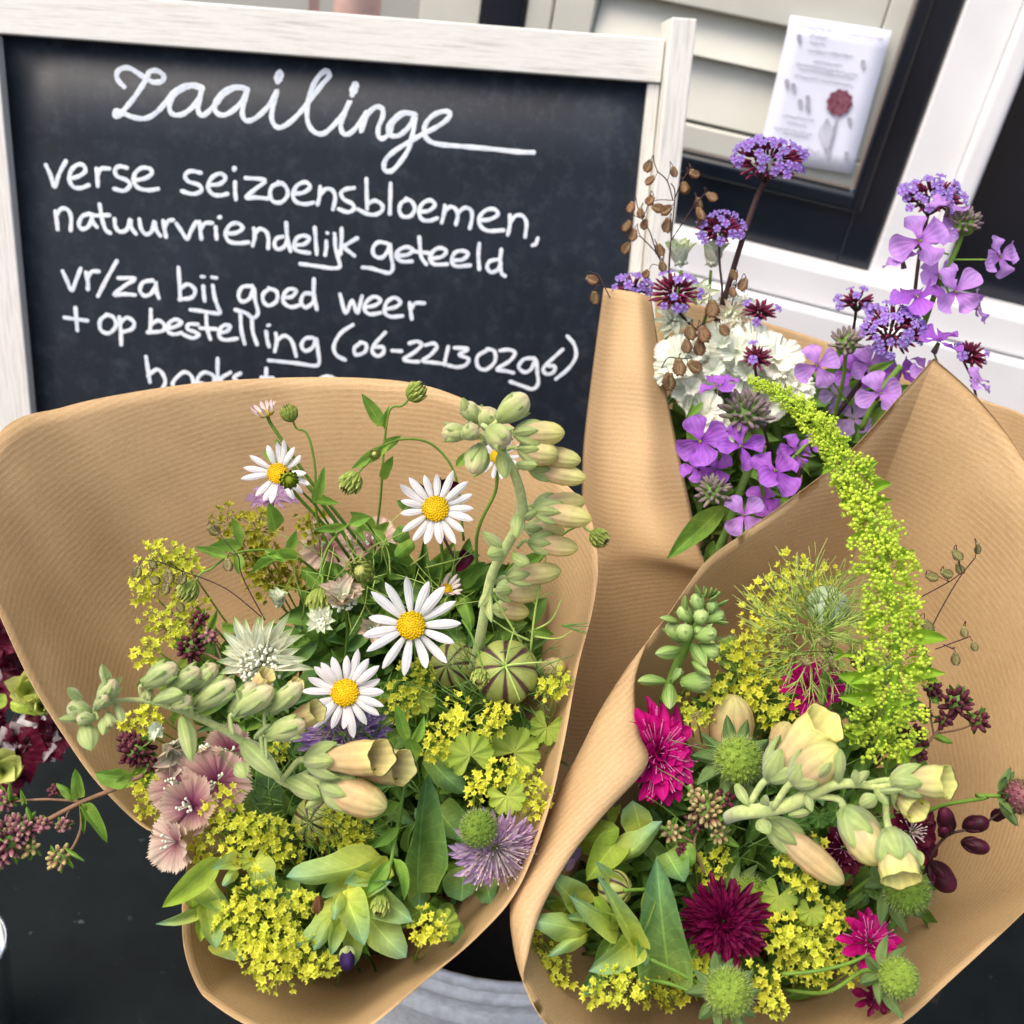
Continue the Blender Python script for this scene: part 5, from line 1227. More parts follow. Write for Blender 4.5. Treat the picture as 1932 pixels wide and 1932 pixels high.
# ---- striped seed pods
o = thing('seed_pod', 'round green seed pod with dark purple seams and spidery green threads', 'seed pod', W(955, 1268, .45), 'swollen seed pods in the left bouquet')
podball(o, 955, 1268, .45, 62, (-.02, .35, 1), 'pod', 8, .95)
F = frame((-.02, .35, 1)); c = W(955, 1268, .45); R = px(66, .45)
for i in range(5):
    a = TAU * i / 5 + 1.35; q = F @ Vector((math.cos(a), math.sin(a), 0)); Zv = F @ Vector((0, 0, 1)); L = U(.75, 1.2)
    bake(o, 'style', tube([c + Zv * R * .93, c + Zv * R * 1.05 + q * R * .35, c + Zv * R * (1.0) + q * R * .8 * L, c + Zv * R * .85 + q * R * 1.1 * L], [px(5, .45) / 2, px(2, .45) / 2], 5, 12), M['thread'])
threads(o, 960, 1290, .47, 140, (-.1, .3, 1), 18, 'threadd', .35, 3.2)
o = thing('seed_pod', 'second seed pod, dusky and half hidden left of the striped one', 'seed pod', W(858, 1258, .478), 'swollen seed pods in the left bouquet')
podball(o, 858, 1258, .478, 48, (-.3, .2, 1), 'pod', 8, .95, 1.)
threads(o, 850, 1270, .48, 80, (-.1, .3, 1), 10, 'threadd', .3, 3)
o = thing('seed_pod', 'dim seed pod wrapped in fine dark threads below the large foxglove bells', 'seed pod', W(610, 1540, .46), 'swollen seed pods in the left bouquet')
podball(o, 600, 1548, .462, 48, (-.2, .2, 1), 'pod', 8, .95, .4)
threads(o, 560, 1520, .435, 150, (-.1, .4, 1), 16, 'threadd', .25, 3)
o = thing('feathery_sprig', 'forked needle-thin green leaves above the striped pod', 'leaf', W(1010, 1150, .45), None)
for pts in ([(1000, 1240), (1010, 1150), (1028, 1062), (1029, 1040)], [(985, 1215), (940, 1140), (925, 1110)], [(1005, 1190), (1040, 1170), (1060, 1130)], [(1002, 1210), (960, 1190), (930, 1170)], [(1010, 1140), (985, 1090), (968, 1065)], [(1010, 1130), (1040, 1118)], [(1004, 1200), (1050, 1205), (1080, 1190)]):
    bake(o, 'needle_leaf', tube([W(a, b, .452 - .004 * i) for i, (a, b) in enumerate(pts)], [px(5, .45) / 2, px(2, .45) / 2], 5, 10), M['thread'])
for (u, v, L_, a0_) in ((1060, 1180, 50, 0), (1000, 1310, 60, -1), (885, 1330, 60, -2), (1030, 1420, 50, .5)):
    for k_ in range(4):
        a = a0_ + U(-.7, .7); bake(o, 'needle_leaf', tube([W(u, v, .452), W(u + L_ * math.cos(a), v + L_ * math.sin(a), .448)], [px(3.5, .45) / 2, px(1.5, .45) / 2], 4, 5), M['threadd'])

# ---- masterworts
astrantia('large white green tipped masterwort fanned out beside the lowest daisy', 498, 1255, .44, 100, (-.15, .3, 1), 16, 'ast', -.1, 3.4, .22, .44, .115, dots=170, grp='masterwort flowers in the left bouquet', lr=(.85, 1.15), stems=[(520, 1340, .49), (600, 1450, .52)])
o = astrantia('pink veined masterwort shaped like an upright pleated cup', 650, 1140, .462, 62, (.05, .75, .75), 13, 'astp', 0, TAU, .85, .36, .26, dots=60, grp='masterwort flowers in the left bouquet', stems=[(655, 1200, .48), (645, 1300, .5)])
astrantia('small pale masterwort open flower left below the pleated cup', 610, 1172, .462, 38, (-.2, .3, 1), 11, 'ast', 0, TAU, .5, .3, .26, dots=20, grp='masterwort flowers in the left bouquet')
astrantia('small pale masterwort tucked against the right of the pleated cup', 700, 1188, .468, 42, (.3, .2, 1), 11, 'astp', 0, TAU, .7, .25, .26, dots=16, grp='masterwort flowers in the left bouquet')
astrantia('half closed white masterwort above the large white one', 527, 1142, .485, 36, (0, .8, .6), 10, 'ast', 0, TAU, 1.0, .2, .3, dots=10, grp='masterwort flowers in the left bouquet')
astrantia('cream masterwort with pink veins hanging under the left foxglove stem', 330, 1408, .445, 60, (.4, -.4, .8), 13, 'astp', 0, TAU, .7, .25, .27, dots=30, grp='masterwort flowers in the left bouquet')
astrantia('narrow cream masterwort to the right of the hanging one under the foxglove', 386, 1408, .44, 44, (.3, -.5, .8), 10, 'astp', 0, TAU, .9, .2, .3, dots=16, grp='masterwort flowers in the left bouquet')
astrantia('tiny green masterwort bud under the first foxglove buds', 303, 1376, .44, 28, (-.2, .1, 1), 9, 'ast', 0, TAU, .8, .3, .3, dots=12, grp='masterwort flowers in the left bouquet')

# ---- lilac scabious
pincushion('lilac scabious spread under the lowest daisy', 648, 1385, .448, 98, (0, .35, 1), 'lilacd', 1., .62, ((1., 26, .1), (.85, 22, .3), (.7, 20, .5), (.45, 16, .8)), 'lilac', .075, 'scabious', 'lilac scabious flowers', 110, kind='spat', stl=1.1)
o = pincushion('lilac scabious with a bristly green centre at the lower right rim', 932, 1596, .405, 90, (.35, -.35, .9), 'lilac', 1., .95, ((1., 34, .05), (.9, 32, .25), (.75, 28, .45), (.6, 20, .7)), 'petpink', .055, 'scabious', 'lilac scabious flowers', 130, kind='spat', stl=1.1)
headball(o, W(903, 1563, .395), frame((-.2, .3, 1)), px(33, .4), 'seed', name='centre'); part(o, 'centre_bristles', bristlem('spine'), M4(W(903, 1563, .395), frame((-.2, .3, 1)), (px(33, .4),) * 3))
pincushion('blurred lilac scabious deep behind the topmost open daisy', 515, 945, .545, 52, (0, .6, .8), 'lilac', 1., .7, ((1., 16, .2), (.75, 12, .5)), 'lilac', .08, 'scabious', 'lilac scabious flowers', 20, kind='strap')

# ---- mauve ruffled flowers
def mauve(label, u, v, d, r, n, mat, k=5, up=.5):
    o = thing('ruffled_flower', label, 'flower', W(u, v, d), 'mauve ruffled flowers at the left rim'); ruffle(o, u, v, d, r, n, mat, k, U(0, 6), up, hw=.66, teeth=1); 
    mb = MB(); F = frame(n); c = W(u, v, d)
    for i in range(8): 
        q = F @ Vector((U(-.4, .4), U(-.4, .4), 1)).normalized(); mb.add(tube([c, c + q * px(r * .6, d)], px(2, d) / 2, 4)); mb.add(ball(5, 3), M4(c + q * px(r * .6, d), None, (px(3, d),) * 3))
    bake(o, 'stamens', mb.prim(), M['stamen'])
mauve('pale pink ruffled flower lowest at the left paper rim', 335, 1588, .418, 57, (-.5, .2, .8), 'mauvew', 5, .5)
mauve('mauve ruffled flower just above the pale pink one', 362, 1520, .425, 66, (-.1, .3, 1), 'mauve', 5, .5)
mauve('mauve ruffled flower nearest the cream hanging masterworts', 342, 1482, .44, 59, (-.4, .3, 1), 'mauve', 4, .4)
mauve('mauve ruffled flower with dark streaks under the foxglove stem', 410, 1475, .435, 69, (.2, .3, 1), 'mauve', 5, .4)
mauve('mauve ruffled flower partly covered by the arching foxglove stem', 435, 1418, .45, 55, (.1, .3, 1), 'mauve', 4, .5)
mauve('blurred pink flower deep behind the leafy daisy stems', 620, 1030, .55, 57, (0, .3, 1), 'mauvew', 5, .4)
mauve('blurred white and pink flower deep beside the tall green stem', 700, 1025, .55, 51, (0, .3, 1), 'mauvew', 5, .4)

# ---- lady's mantle sprigs
mantle('yellow green frothy sprig furthest left against the paper, upper part', [(306, 1072, 58, .0), (274, 1111, 34), (335, 1100, 40, .005), (352, 1065, 32, .01)], .475, (560, 1300, .55), leaves=[(325, 1270, 40, .01, (0, .2, 1))])
mantle('yellow green sprig with separate stars left of the dark oregano heads', [(324, 1180, 42), (288, 1168, 28), (362, 1155, 40, .01), (340, 1198, 28)], .468, (560, 1320, .55))
mantle('small yellow sprig hanging lowest on the left paper wall', [(277, 1237, 30), (285, 1218, 22)], .46, (520, 1340, .54))
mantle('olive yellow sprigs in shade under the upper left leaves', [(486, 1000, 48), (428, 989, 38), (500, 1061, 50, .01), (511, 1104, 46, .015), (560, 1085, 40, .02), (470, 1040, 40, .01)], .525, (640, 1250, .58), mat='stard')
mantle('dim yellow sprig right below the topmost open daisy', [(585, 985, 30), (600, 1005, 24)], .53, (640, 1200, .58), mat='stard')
mantle('yellow sprig peeping out under the left foxglove buds', [(268, 1358, 34), (290, 1345, 24), (240, 1365, 20)], .458, (520, 1450, .53))
mantle('yellow curl of stars beside the oregano leaf at the paper edge', [(266, 1478, 26), (288, 1520, 30), (305, 1480, 18), (280, 1500, 16)], .44, (520, 1540, .52))
mantle('broad bright yellow sprig right of the mauve ruffled flowers', [(428, 1508, 36), (410, 1568, 42), (443, 1607, 32, -.004), (375, 1605, 22, .006), (395, 1530, 22)], .418, (620, 1640, .50), leaves=[(480, 1622, 26, -.003, (0, .5, 1))])
mantle('domed bright yellow sprig above the round blue green leaves', [(482, 1575, 48), (529, 1590, 44, .004), (505, 1560, 28), (460, 1560, 24), (560, 1605, 20, .01)], .412, (620, 1660, .50))
mantle('bright yellow stars in front of the green leaves, centre of the lower left dome', [(482, 1695, 52), (520, 1690, 28, -.004), (450, 1715, 26)], .396, (620, 1740, .48))
mantle('ragged yellow sprig left of the dried brown bud', [(447, 1752, 46), (490, 1760, 30), (470, 1785, 26)], .395, (620, 1760, .47))
mantle('dense yellow sprig right below the dried brown bud', [(548, 1735, 46), (575, 1700, 26), (525, 1770, 34, -.003)], .398, (640, 1770, .47))
mantle('lowest bright yellow sprig over the front paper rim', [(522, 1822, 52), (568, 1800, 46, .003), (478, 1812, 28), (595, 1830, 26), (545, 1785, 30), (625, 1815, 26, .006)], .388, (640, 1800, .46))
mantle('yellow green sprig with a pleated leaf right of the lowest daisy', [(782, 1283, 40), (760, 1318, 36), (750, 1345, 24), (800, 1268, 24)], .452, (800, 1450, .52), leaves=[(790, 1315, 34, .006, (0, .3, 1))])
mantle('yellow green sprig with pleated leaves above the right scabious', [(838, 1395, 42), (858, 1362, 30), (818, 1415, 24), (862, 1328, 28, .01)], .425, (850, 1550, .50), leaves=[(888, 1425, 44, -.002, (0, .4, 1)), (860, 1415, 34, .003, (0, .2, 1))])
mantle('yellow green sprig below the striped pod', [(915, 1380, 34), (930, 1350, 26), (948, 1345, 26), (905, 1402, 20)], .43, (900, 1520, .50), leaves=[(970, 1420, 50, .012, (0, .3, 1))])
mantle('small upright sprig at the right rim beside the striped pod', [(1048, 1292, 30), (1062, 1280, 22), (1028, 1308, 20)], .44, (1000, 1500, .49), leaves=[(1032, 1372, 34, .004, (.2, .3, 1))])
mantle('bright yellow sprig nearest the right rim above the scabious', [(998, 1490, 44), (944, 1458, 34), (912, 1474, 32), (1010, 1520, 26), (895, 1500, 22), (975, 1465, 24)], .408, (900, 1600, .48), leaves=[(956, 1502, 36, .0, (0, .4, 1))])
mantle('small yellow sprig behind the large peach foxglove bell', [(522, 1422, 22), (535, 1405, 16)], .455, (600, 1500, .5))
mantle('yellow green sprig in the gap under the hanging peach bells', [(656, 1558, 42), (668, 1595, 40), (604, 1584, 20), (617, 1530, 16), (640, 1530, 18), (690, 1570, 26)], .43, (700, 1660, .50))
mantle('single yellow cluster low at the right above the front rim', [(806, 1744, 38), (825, 1762, 22), (795, 1770, 20)], .392, (780, 1800, .46), leaves=[(838, 1745, 30, .01, (.3, .4, 1))])

# ---- waxy blue green leaves (honeywort)
def Z8(x, y): return (463.7 + x * .32, 1236.5 + y * .32)
def Z7(x, y): return (x * .36, 1236.5 + y * .36)
def wax(label, items, zf, d, group=None, name='honeywort', cat='leafy sprig', bells=(), loc=None):
    o = thing(name, label, cat, W(*zf(*items[0][0]), d), group)
    for it in items:
        b, t, w_ = it[:3]; dz = it[3] if len(it) > 3 else 0; m = it[4] if len(it) > 4 else 'cer'; kd = it[5] if len(it) > 5 else 'ovate'; sc = .32 if zf is not Z7 else .36
        if zf.__name__ == 'Z10': sc = .28
        if zf.__name__ == 'Z9': sc = .32
        bu, bv_ = zf(*b); tu, tv = zf(*t); lfp(o, kd, (bu, bv_, d + dz + .012), (tu, tv, d + dz), w_ * sc, m)
    return o
o = wax('large pale green waxy leaf rosette in front at the bottom of the left bouquet', [((800, 1190), (240, 1305), 190, -.004), ((640, 1270), (440, 1430), 120, .0), ((850, 1230), (580, 1340), 150, -.006), ((620, 1320), (985, 1570), 210, -.010), ((575, 1390), (700, 1710), 190, -.014), ((560, 1430), (300, 1730), 110, -.006), ((560, 1470), (400, 1740), 110, -.008), ((560, 1500), (500, 1770), 110, -.010), ((640, 1560), (640, 1830), 140, -.006), ((680, 1480), (945, 1780), 230, -.006), ((700, 1380), (860, 1330), 110, -.008), ((560, 1400), (520, 1560), 80, -.016), ((720, 1400), (800, 1560), 130, -.004)], Z8, .402)
fxflower(o, W(655, 1785, .395), W(656, 1832, .388), px(15, .39), 'bud', .45, mat='purple')
wax('broad dark green waxy leaf standing beside the thin bud stalk', [((1010, 1390), (1075, 700), 230, 0, 'cerd'), ((1150, 1180), (1000, 900), 120, .01, 'cer')], Z8, .408)
wax('round dark bluish leaves below the scabious at the lower right', [((1280, 1240), (1270, 1450), 230, 0, 'cerd', 'round'), ((1420, 1330), (1450, 1470), 150, .004, 'cerd', 'round'), ((1060, 560), (1290, 810), 190, .01, 'cerd'), ((1230, 1500), (1110, 1540), 110, 0, 'cerd', 'round'), ((1200, 1560), (1230, 1700), 150, .004, 'cerd', 'round'), ((1130, 900), (1290, 1100), 200, .014, 'cerd'), ((1020, 1370), (1030, 1500), 120, 0, 'cerd')], Z8, .42)
wax('curled lime and blue green leaf sprig sticking out over the left rim', [((1150, 1060), (850, 1320), 130, -.002, 'leafy', 'lance'), ((1090, 1290), (815, 1408), 70, -.004, 'cer', 'lance'), ((1230, 1090), (1110, 1120), 100, -.006), ((1030, 1150), (1210, 1350), 140, 0), ((1080, 1300), (1130, 1540), 140, -.008), ((1010, 1230), (1010, 1330), 100, 0, 'leafy', 'round'), ((1060, 1330), (1050, 1500), 90, -.004, 'leafy'), ((1150, 1500), (1280, 1600), 110, -.002), ((1330, 1060), (1430, 1240), 160, .004, 'cer'), ((1240, 1120), (1170, 1210), 60, -.008), ((1400, 1150), (1330, 1300), 140, .01, 'cerd'), ((1500, 1180), (1510, 1390), 140, .01, 'cerd')], Z7, .402)
wax('large dark leaf laced with fine threads under the arching foxglove stem', [((1300, 860), (1430, 640), 260, .02, 'cerd'), ((1500, 850), (1330, 700), 200, .02, 'cerd')], Z7, .44)
o = thing('dried_bud', 'small dried brown bud caught between the waxy leaves', 'dried flower', W(598, 1708, .385)); 
for a in range(5): lfp(o, 'sepal', (598 + a, 1690, .388), (590 + 4 * a, 1728 - abs(a - 2) * 4, .383), 12, 'dry', name='sepal')
o = thing('curled_leaf', 'narrow curled green leaf across the hanging peach bells', 'leaf', W(690, 1530, .39)); lfp(o, 'strap', (664, 1512, .395), (742, 1512, .392), 20, 'leaf', v=2, tw=.6); o2 = lfp(o, 'strap', (664, 1512, .395), (700, 1545, .388), 22, 'leaf', v=0, tw=0)

# ---- dark oregano heads at the left of the left bouquet
def oregano(label, heads, d, stems, leaves, mat='ore', grp='oregano sprigs', sm='stemred'):
    o = thing('oregano', label, 'flower sprig', W(heads[0][0], heads[0][1], d), grp)
    for h in heads:
        u, v, r = h[:3]; mm = h[3] if len(h) > 3 else mat
        budcluster(None, u, v, d + (h[4] if len(h) > 4 else 0), r, (U(-.3, .3), U(0, .5), 1), mm, k=max(9, int((r / 7.5) ** 2 * .95)), ln=min(.5, 9 / r + .12), wd=min(.3, 5.2 / r), root=o, core=.6)
        for i in range(4):
            a = U(0, TAU); lfp(o, 'ovate', (u, v, d), (u + r * 1.1 * math.cos(a), v + r * 1.1 * math.sin(a), d), r * .35, 'leaf' if mm != 'ored' else 'leafd')
    for s in stems: stem(o, [(a, b, d) for a, b in s[0]], s[1], sm)
    for (b, t, w_) in leaves: lfp(o, 'ovate', (*b, d), (*t, d - .004), w_, 'leaf')
    return o
oregano('pink and cream oregano sprig leaning out of the left cone across the black table', [(22, 1582, 46, 'ore'), (45, 1560, 34, 'ore'), (0, 1600, 40, 'ore'), (116, 1618, 28, 'orec'), (8, 1508, 26, 'ore'), (82, 1556, 18, 'ore'), (122, 1556, 18, 'ore'), (104, 1492, 14, 'ored'), (60, 1600, 22, 'orec')], .43,
        [([(270, 1462), (212, 1490), (152, 1514), (80, 1552), (30, 1580)], 9), ([(150, 1512), (90, 1508), (20, 1512)], 5), ([(152, 1514), (153, 1560), (138, 1598), (120, 1615)], 6), ([(152, 1514), (130, 1530), (122, 1552)], 3), ([(150, 1512), (120, 1500), (106, 1492)], 3)],
        [((248, 1464), (180, 1460), 38), ((250, 1470), (215, 1488), 24), ((155, 1518), (202, 1590), 24), ((150, 1505), (142, 1450), 24), ((140, 1510), (106, 1478), 16), ((152, 1515), (158, 1575), 10), ((120, 1600), (160, 1625), 8), ((60, 1560), (50, 1522), 12), ((20, 1520), (18, 1478), 10), ((45, 1515), (38, 1488), 10)])
oregano('dark crimson oregano head beside the leaf at the paper edge', [(258, 1415, 38, 'ored'), (285, 1440, 20, 'ored'), (240, 1395, 18, 'ored')], .445, [([(258, 1415), (275, 1460), (310, 1500)], 5)], [((270, 1450), (290, 1492), 26), ((262, 1400), (292, 1388), 20), ((275, 1440), (245, 1470), 22)], 'ored')
oregano('dark crimson oregano heads between the yellow stars and the white masterwort', [(360, 1222, 32, 'ored'), (376, 1170, 20, 'ored'), (395, 1200, 20, 'ore')], .468, [([(360, 1222), (420, 1250), (500, 1320)], 5), ([(378, 1170), (400, 1200), (420, 1250)], 4)], [((395, 1190), (410, 1150), 14), ((420, 1180), (470, 1195), 16)], 'ored')
briza('brown quaking grass spikelets scattered over the upper left yellow sprigs', [(259, 1078), (288, 1064, .6), (292, 1095, 1.2), (318, 1088), (313, 1110), (340, 1145), (403, 1000, 1.), (430, 1065), (345, 1092)], .462, [[(300, 1060), (345, 1078), (400, 1098), (440, 1120), (500, 1170)], [(450, 1050), (458, 1090), (500, 1170)]], 'brizap', s=13, grp='brown quaking grass', w=2.5)

# ---- tall foxglove, upper right of the left bouquet
def Z5_(x, y): return (541 + x * .32, 656.9 + y * .32)
o = thing('foxglove', 'tall pale foxglove spike bent over at the top against the chalkboard', 'flower spike', W(970, 900, .42), 'pale peach foxgloves')
pth = [(1100, 1900, .47), (1150, 1650, .455), (1205, 1350, .44), (1290, 1180, .43), (1375, 1020, .42), (1385, 900, .413), (1350, 760, .405), (1290, 640, .40), (1220, 560, .396), (1150, 500, .393)]
bake(o, 'stem', tube([W(*Z5_(a, b), d) for a, b, d in pth], [px(20, .45) / 2, px(19, .43) / 2, px(21, .42) / 2, px(17, .4) / 2, px(12, .4) / 2], 10, 50), M['stempale'])
for b, t, w_, kind, cal, d in [((1080, 500), (915, 500), 95, 'bud', .95, .392), ((1130, 440), (1045, 320), 85, 'bud', .8, .398), ((1170, 480), (1200, 350), 120, 'bud', .9, .40), ((1240, 430), (1420, 280), 130, 'bud', .8, .394), ((1150, 560), (1095, 740), 105, 'bud', .75, .394), ((1330, 500), (1640, 500), 120, 'bud', .55, .396), ((1180, 470), (1310, 560), 130, 'bud', .95, .386), ((1360, 590), (1600, 630), 125, 'bud', .62, .398), ((1430, 610), (1735, 665), 120, 'bud', .4, .402), ((1420, 700), (1765, 770), 125, 'bud', .45, .405),
                             ((1450, 930), (1760, 900), 130, 'bud', .45, .418), ((1440, 950), (1800, 1010), 135, 'bud', .5, .412), ((1400, 1060), (1640, 1080), 110, 'bud', .5, .432), ((1420, 1140), (1720, 1180), 120, 'bud', .5, .427), ((1290, 1350), (1620, 1310), 130, 'bud', .5, .438), ((1230, 1430), (1510, 1430), 140, 'bud', .4, .452), ((1210, 1530), (1430, 1560), 110, 'bud', .5, .462), ((1480, 1900), (1640, 1870), 120, 'bud', .3, .47), ((1080, 430), (1150, 350), 80, 'bud', .8, .402), ((1040, 520), (1120, 470), 90, 'bud', .9, .388)]:
    peach = kind != 'open' and cal < .7
    bu, bv_ = Z5_(*b); tu, tv = Z5_(*t); fxflower(o, W(bu, bv_, d + .004), W(tu, tv, d), px(w_ * .32 * (1.25 if d < .401 else 1.05), d) / 2, 'bud', cal, mat='fxyel' if peach else 'fxbud', pedicel=W(*Z5_(max(1180, min(1380, b[0] - 60)) if b[0] > 1200 else 1180, b[1] + (40 if b[1] > 800 else 10)), d + .006))
for b, t, w_ in [((1270, 600), (1290, 770), 100), ((1370, 960), (1355, 1120), 90), ((1290, 1190), (1150, 1080), 80), ((1290, 1190), (1180, 1220), 110), ((1190, 620), (1100, 760), 90), ((1330, 1200), (1430, 1270), 80), ((1190, 1400), (1130, 1530), 60), ((1200, 1440), (1210, 1620), 60), ((1060, 400), (1040, 290), 70), ((1350, 680), (1480, 690), 70), ((1390, 1000), (1480, 960), 60)]:
    bu, bv_ = Z5_(*b); tu, tv = Z5_(*t); dd = .40 if b[1] < 800 else (.418 if b[1] < 1100 else .43); lfp(o, 'sepal', (bu, bv_, dd), (tu, tv, dd - .006), w_ * .32, 'fxcal', name='bract')

# ---- arching foxglove at the left
o = thing('foxglove', 'long foxglove spike arching to the left with green buds and open peach bells', 'flower spike', W(540, 1400, .40), 'pale peach foxgloves')
pth = [(1950, 760, .42), (1720, 715, .408), (1500, 665, .398), (1400, 570, .394), (1240, 430, .388), (1000, 310, .38), (800, 245, .374), (640, 235, .368), (540, 270, .364), (460, 300, .362)]
bake(o, 'stem', tube([W(*Z7(a, b), d) for a, b, d in pth], [px(20, .41) / 2, px(18, .39) / 2, px(14, .38) / 2, px(9, .37) / 2, px(5, .37) / 2], 10, 50), M['stempale'])
for b, t, w_, kind, cal, d in [((750, 160), (925, 55), 118, 'bud', .95, .368), ((890, 180), (1045, 75), 112, 'bud', .95, .371), ((1010, 180), (1130, 50), 105, 'bud', .95, .374), ((1020, 270), (1230, 140), 125, 'bud', .95, .374), ((900, 270), (1000, 230), 80, 'bud', .95, .368), ((1215, 310), (1340, 150), 120, 'bud', .9, .376), ((1225, 310), (1430, 170), 120, 'bud', .8, .372), ((1400, 300), (1580, 150), 110, 'bud', .8, .376), ((1390, 420), (1600, 360), 125, 'bud', .95, .376),
                            ((520, 270), (600, 130), 100, 'bud', 1., .36), ((500, 270), (560, 220), 70, 'bud', 1., .356), ((480, 300), (350, 270), 100, 'bud', 1., .358), ((500, 330), (400, 330), 70, 'bud', 1., .356), ((560, 300), (590, 370), 55, 'bud', 1., .358), ((790, 170), (760, 240), 60, 'bud', 1, .372)]:
    bu, bv_ = Z7(*b); tu, tv = Z7(*t); sx = b[0]; ped = Z7(sx, np.interp(sx, [460, 800, 1000, 1240, 1400], [300, 245, 310, 430, 570]))
    fxflower(o, W(bu, bv_, d + .004), W(tu, tv, d), px(w_ * .36, d) / 2, 'bud', cal, mat='fxbud', pedicel=W(*ped, d + .006), calw=.7)
for (b, t, w_, d, cal) in (((1290, 250), (1400, 100), 95, .385, 0), ((1450, 250), (1560, 150), 80, .385, 0), ((1440, 400), (1660, 290), 120, .386, 0)):
    bu, bv_ = Z7(*b); tu, tv = Z7(*t); fxflower(o, W(bu, bv_, d), W(tu, tv, d - .002), px(w_ * .36, d) / 2, 'open', 0)
for b, t, w_, d in [((560, 160), (535, 45), 60, .36), ((430, 230), (350, 170), 60, .358), ((430, 330), (300, 335), 50, .356), ((440, 350), (480, 500), 110, .356), ((560, 320), (540, 420), 60, .358), ((950, 320), (1005, 560), 95, .368), ((1270, 440), (1470, 650), 120, .384), ((1500, 650), (1680, 740), 110, .39), ((800, 245), (960, 200), 90, .366), ((1240, 560), (1290, 640), 90, .384), ((1330, 440), (1420, 360), 50, .38), ((1700, 730), (1600, 800), 60, .392), ((600, 250), (640, 350), 50, .36), ((1290, 340), (1240, 180), 70, .374)]:
    bu, bv_ = Z7(*b); tu, tv = Z7(*t); lfp(o, 'sepal', (bu, bv_, d + .004), (tu, tv, d - .003), w_ * .36, 'fxcal', name='bract')
def big(root, b, t, w_, d, cal, zf, ped, hint=None, kind='open', mat=None, calw=.62, sc=.32):
    bu, bv_ = zf(*b); tu, tv = zf(*t); fxflower(root, W(bu, bv_, d + .006), W(tu, tv, d - .004), px(w_ * sc, d) / 2, kind, cal, mat=mat, pedicel=W(*zf(*ped), d + .01), calw=calw, hint=hint)
big(o, (345, 620), (790, 600), 205, .385, .48, Z8, (215, 735))
big(o, (520, 640), (920, 660), 205, .397, .2, Z8, (300, 720))
big(o, (440, 750), (830, 900), 215, .388, .5, Z8, (330, 700), kind='bud', mat='fxbell')

def wisps(label, cu, cv, ru, rv, d, n, mat, w=3.2):
    o = thing('fine_grass', label, 'grass', W(cu, cv, d), None); mb = MB()
    for i in range(n):
        a = U(0, TAU); r = math.sqrt(U(0, 1)); u = cu + ru * r * math.cos(a); v = cv + rv * r * math.sin(a); L = U(50, 130); b = U(.2, 2.9)
        pts = [W(u, v, d + U(0, .015)), W(u + L * .5 * math.cos(b) + U(-12, 12), v - L * .5 * math.sin(b), d + U(-.006, .01)), W(u + L * math.cos(b) + U(-20, 20), v - L * math.sin(b) * .9, d + U(-.01, .01))]
        mb.add(tube(pts, [px(w, d) / 2, px(1.2, d) / 2], 4, 9))
    bake(o, 'blades', mb.prim(), M[mat], stuff=True)
wisps('fine green threads tangled between the flowers in the middle of the left bouquet', 640, 1480, 190, 130, .43, 70, 'threadd')
wisps('fine thread leaves around the striped pod and right rim of the left bouquet', 940, 1330, 110, 90, .447, 46, 'threadd')
wisps('fine green threads between stems in the upper part of the left bouquet', 700, 1120, 170, 90, .49, 50, 'thread')
# ================================================================== right bouquet
def Z9(x, y): return (927.4 + .32 * x, 1081.9 + .32 * y)
def Z10(x, y): return (927.4 + x * .28, 1468.3 + y * .28)
def Z12(x, y): return (1352.4 + .3 * x, 966 + .3 * y)
def Z13(x, y): return (1352.4 + .3 * x, 1352.4 + .3 * y)
KG = 'crimson pincushion flowers in the right bouquet'
pincushion('bright magenta pincushion flower squeezed against the paper flap', 1240, 1421, .437, 108, (.25, .3, 1), 'mag', .72, 1., ((1., 16, .1), (.88, 18, .35), (.7, 18, .65), (.5, 16, .95), (.38, 10, 1.3)), 'magst', .115, 'knautia', KG, 70)
pincushion('large dark crimson pincushion flower low in the middle of the right bouquet', 1364, 1738, .405, 92, (-.05, .4, 1), 'magd', 1., .92, ((1., 22, .1), (.88, 24, .3), (.74, 24, .55), (.58, 22, .85), (.45, 16, 1.2)), 'magd', .08, 'knautia', KG, 110)
pincushion('crimson pincushion flower behind the thick green stalk', 1530, 1300, .465, 68, (.1, .4, 1), 'mag', 1., 1., ((1., 12, .1), (.75, 12, .5), (.5, 8, 1)), 'magst', .15, 'knautia', KG, 30)
pincushion('magenta pincushion flower at the lower right behind a bristly seed head', 1640, 1778, .402, 62, (.1, .6, .8), 'mag', 1., 1., ((1., 11, .1), (.8, 10, .45), (.55, 10, .9)), 'magst', .17, 'knautia', KG, 40)
pincushion('petal tips of a magenta flower below the lower right seed head', 1652, 1880, .405, 48, (0, .2, 1), 'magd', 1., .8, ((1., 9, .1), (.7, 8, .5)), 'magst', .16, 'knautia', KG, 0)
pincushion('dark maroon masterwort flower left of the drooping yellow bells', 1590, 1600, .425, 52, (.2, .3, 1), 'maroonp', 1., .9, ((1., 13, .15), (.7, 10, .6)), 'magst', .24, 'maroon_masterwort', 'dark maroon masterworts', 40)
pincushion('dark maroon masterwort flower with pale stamens right of the yellow bells', 1718, 1570, .425, 66, (.2, .3, 1), 'maroonp', .8, 1., ((1., 14, .15), (.7, 12, .6)), 'petpink', .22, 'maroon_masterwort', 'dark maroon masterworts', 60, stl=.7)
seedhead('bristly green seed head with pointed sepals in the centre of the right bouquet', 1393, 1434, .425, 50, (-.05, .3, 1), 10, 1.75, [(1390, 1560, .47)])
seedhead('bristly green seed head at the bottom edge, yellow in its middle', 1375, 1872, .378, 49, (0, .5, 1), 10, 1.5, [(1200, 1800, .40), (1100, 1800, .44)])
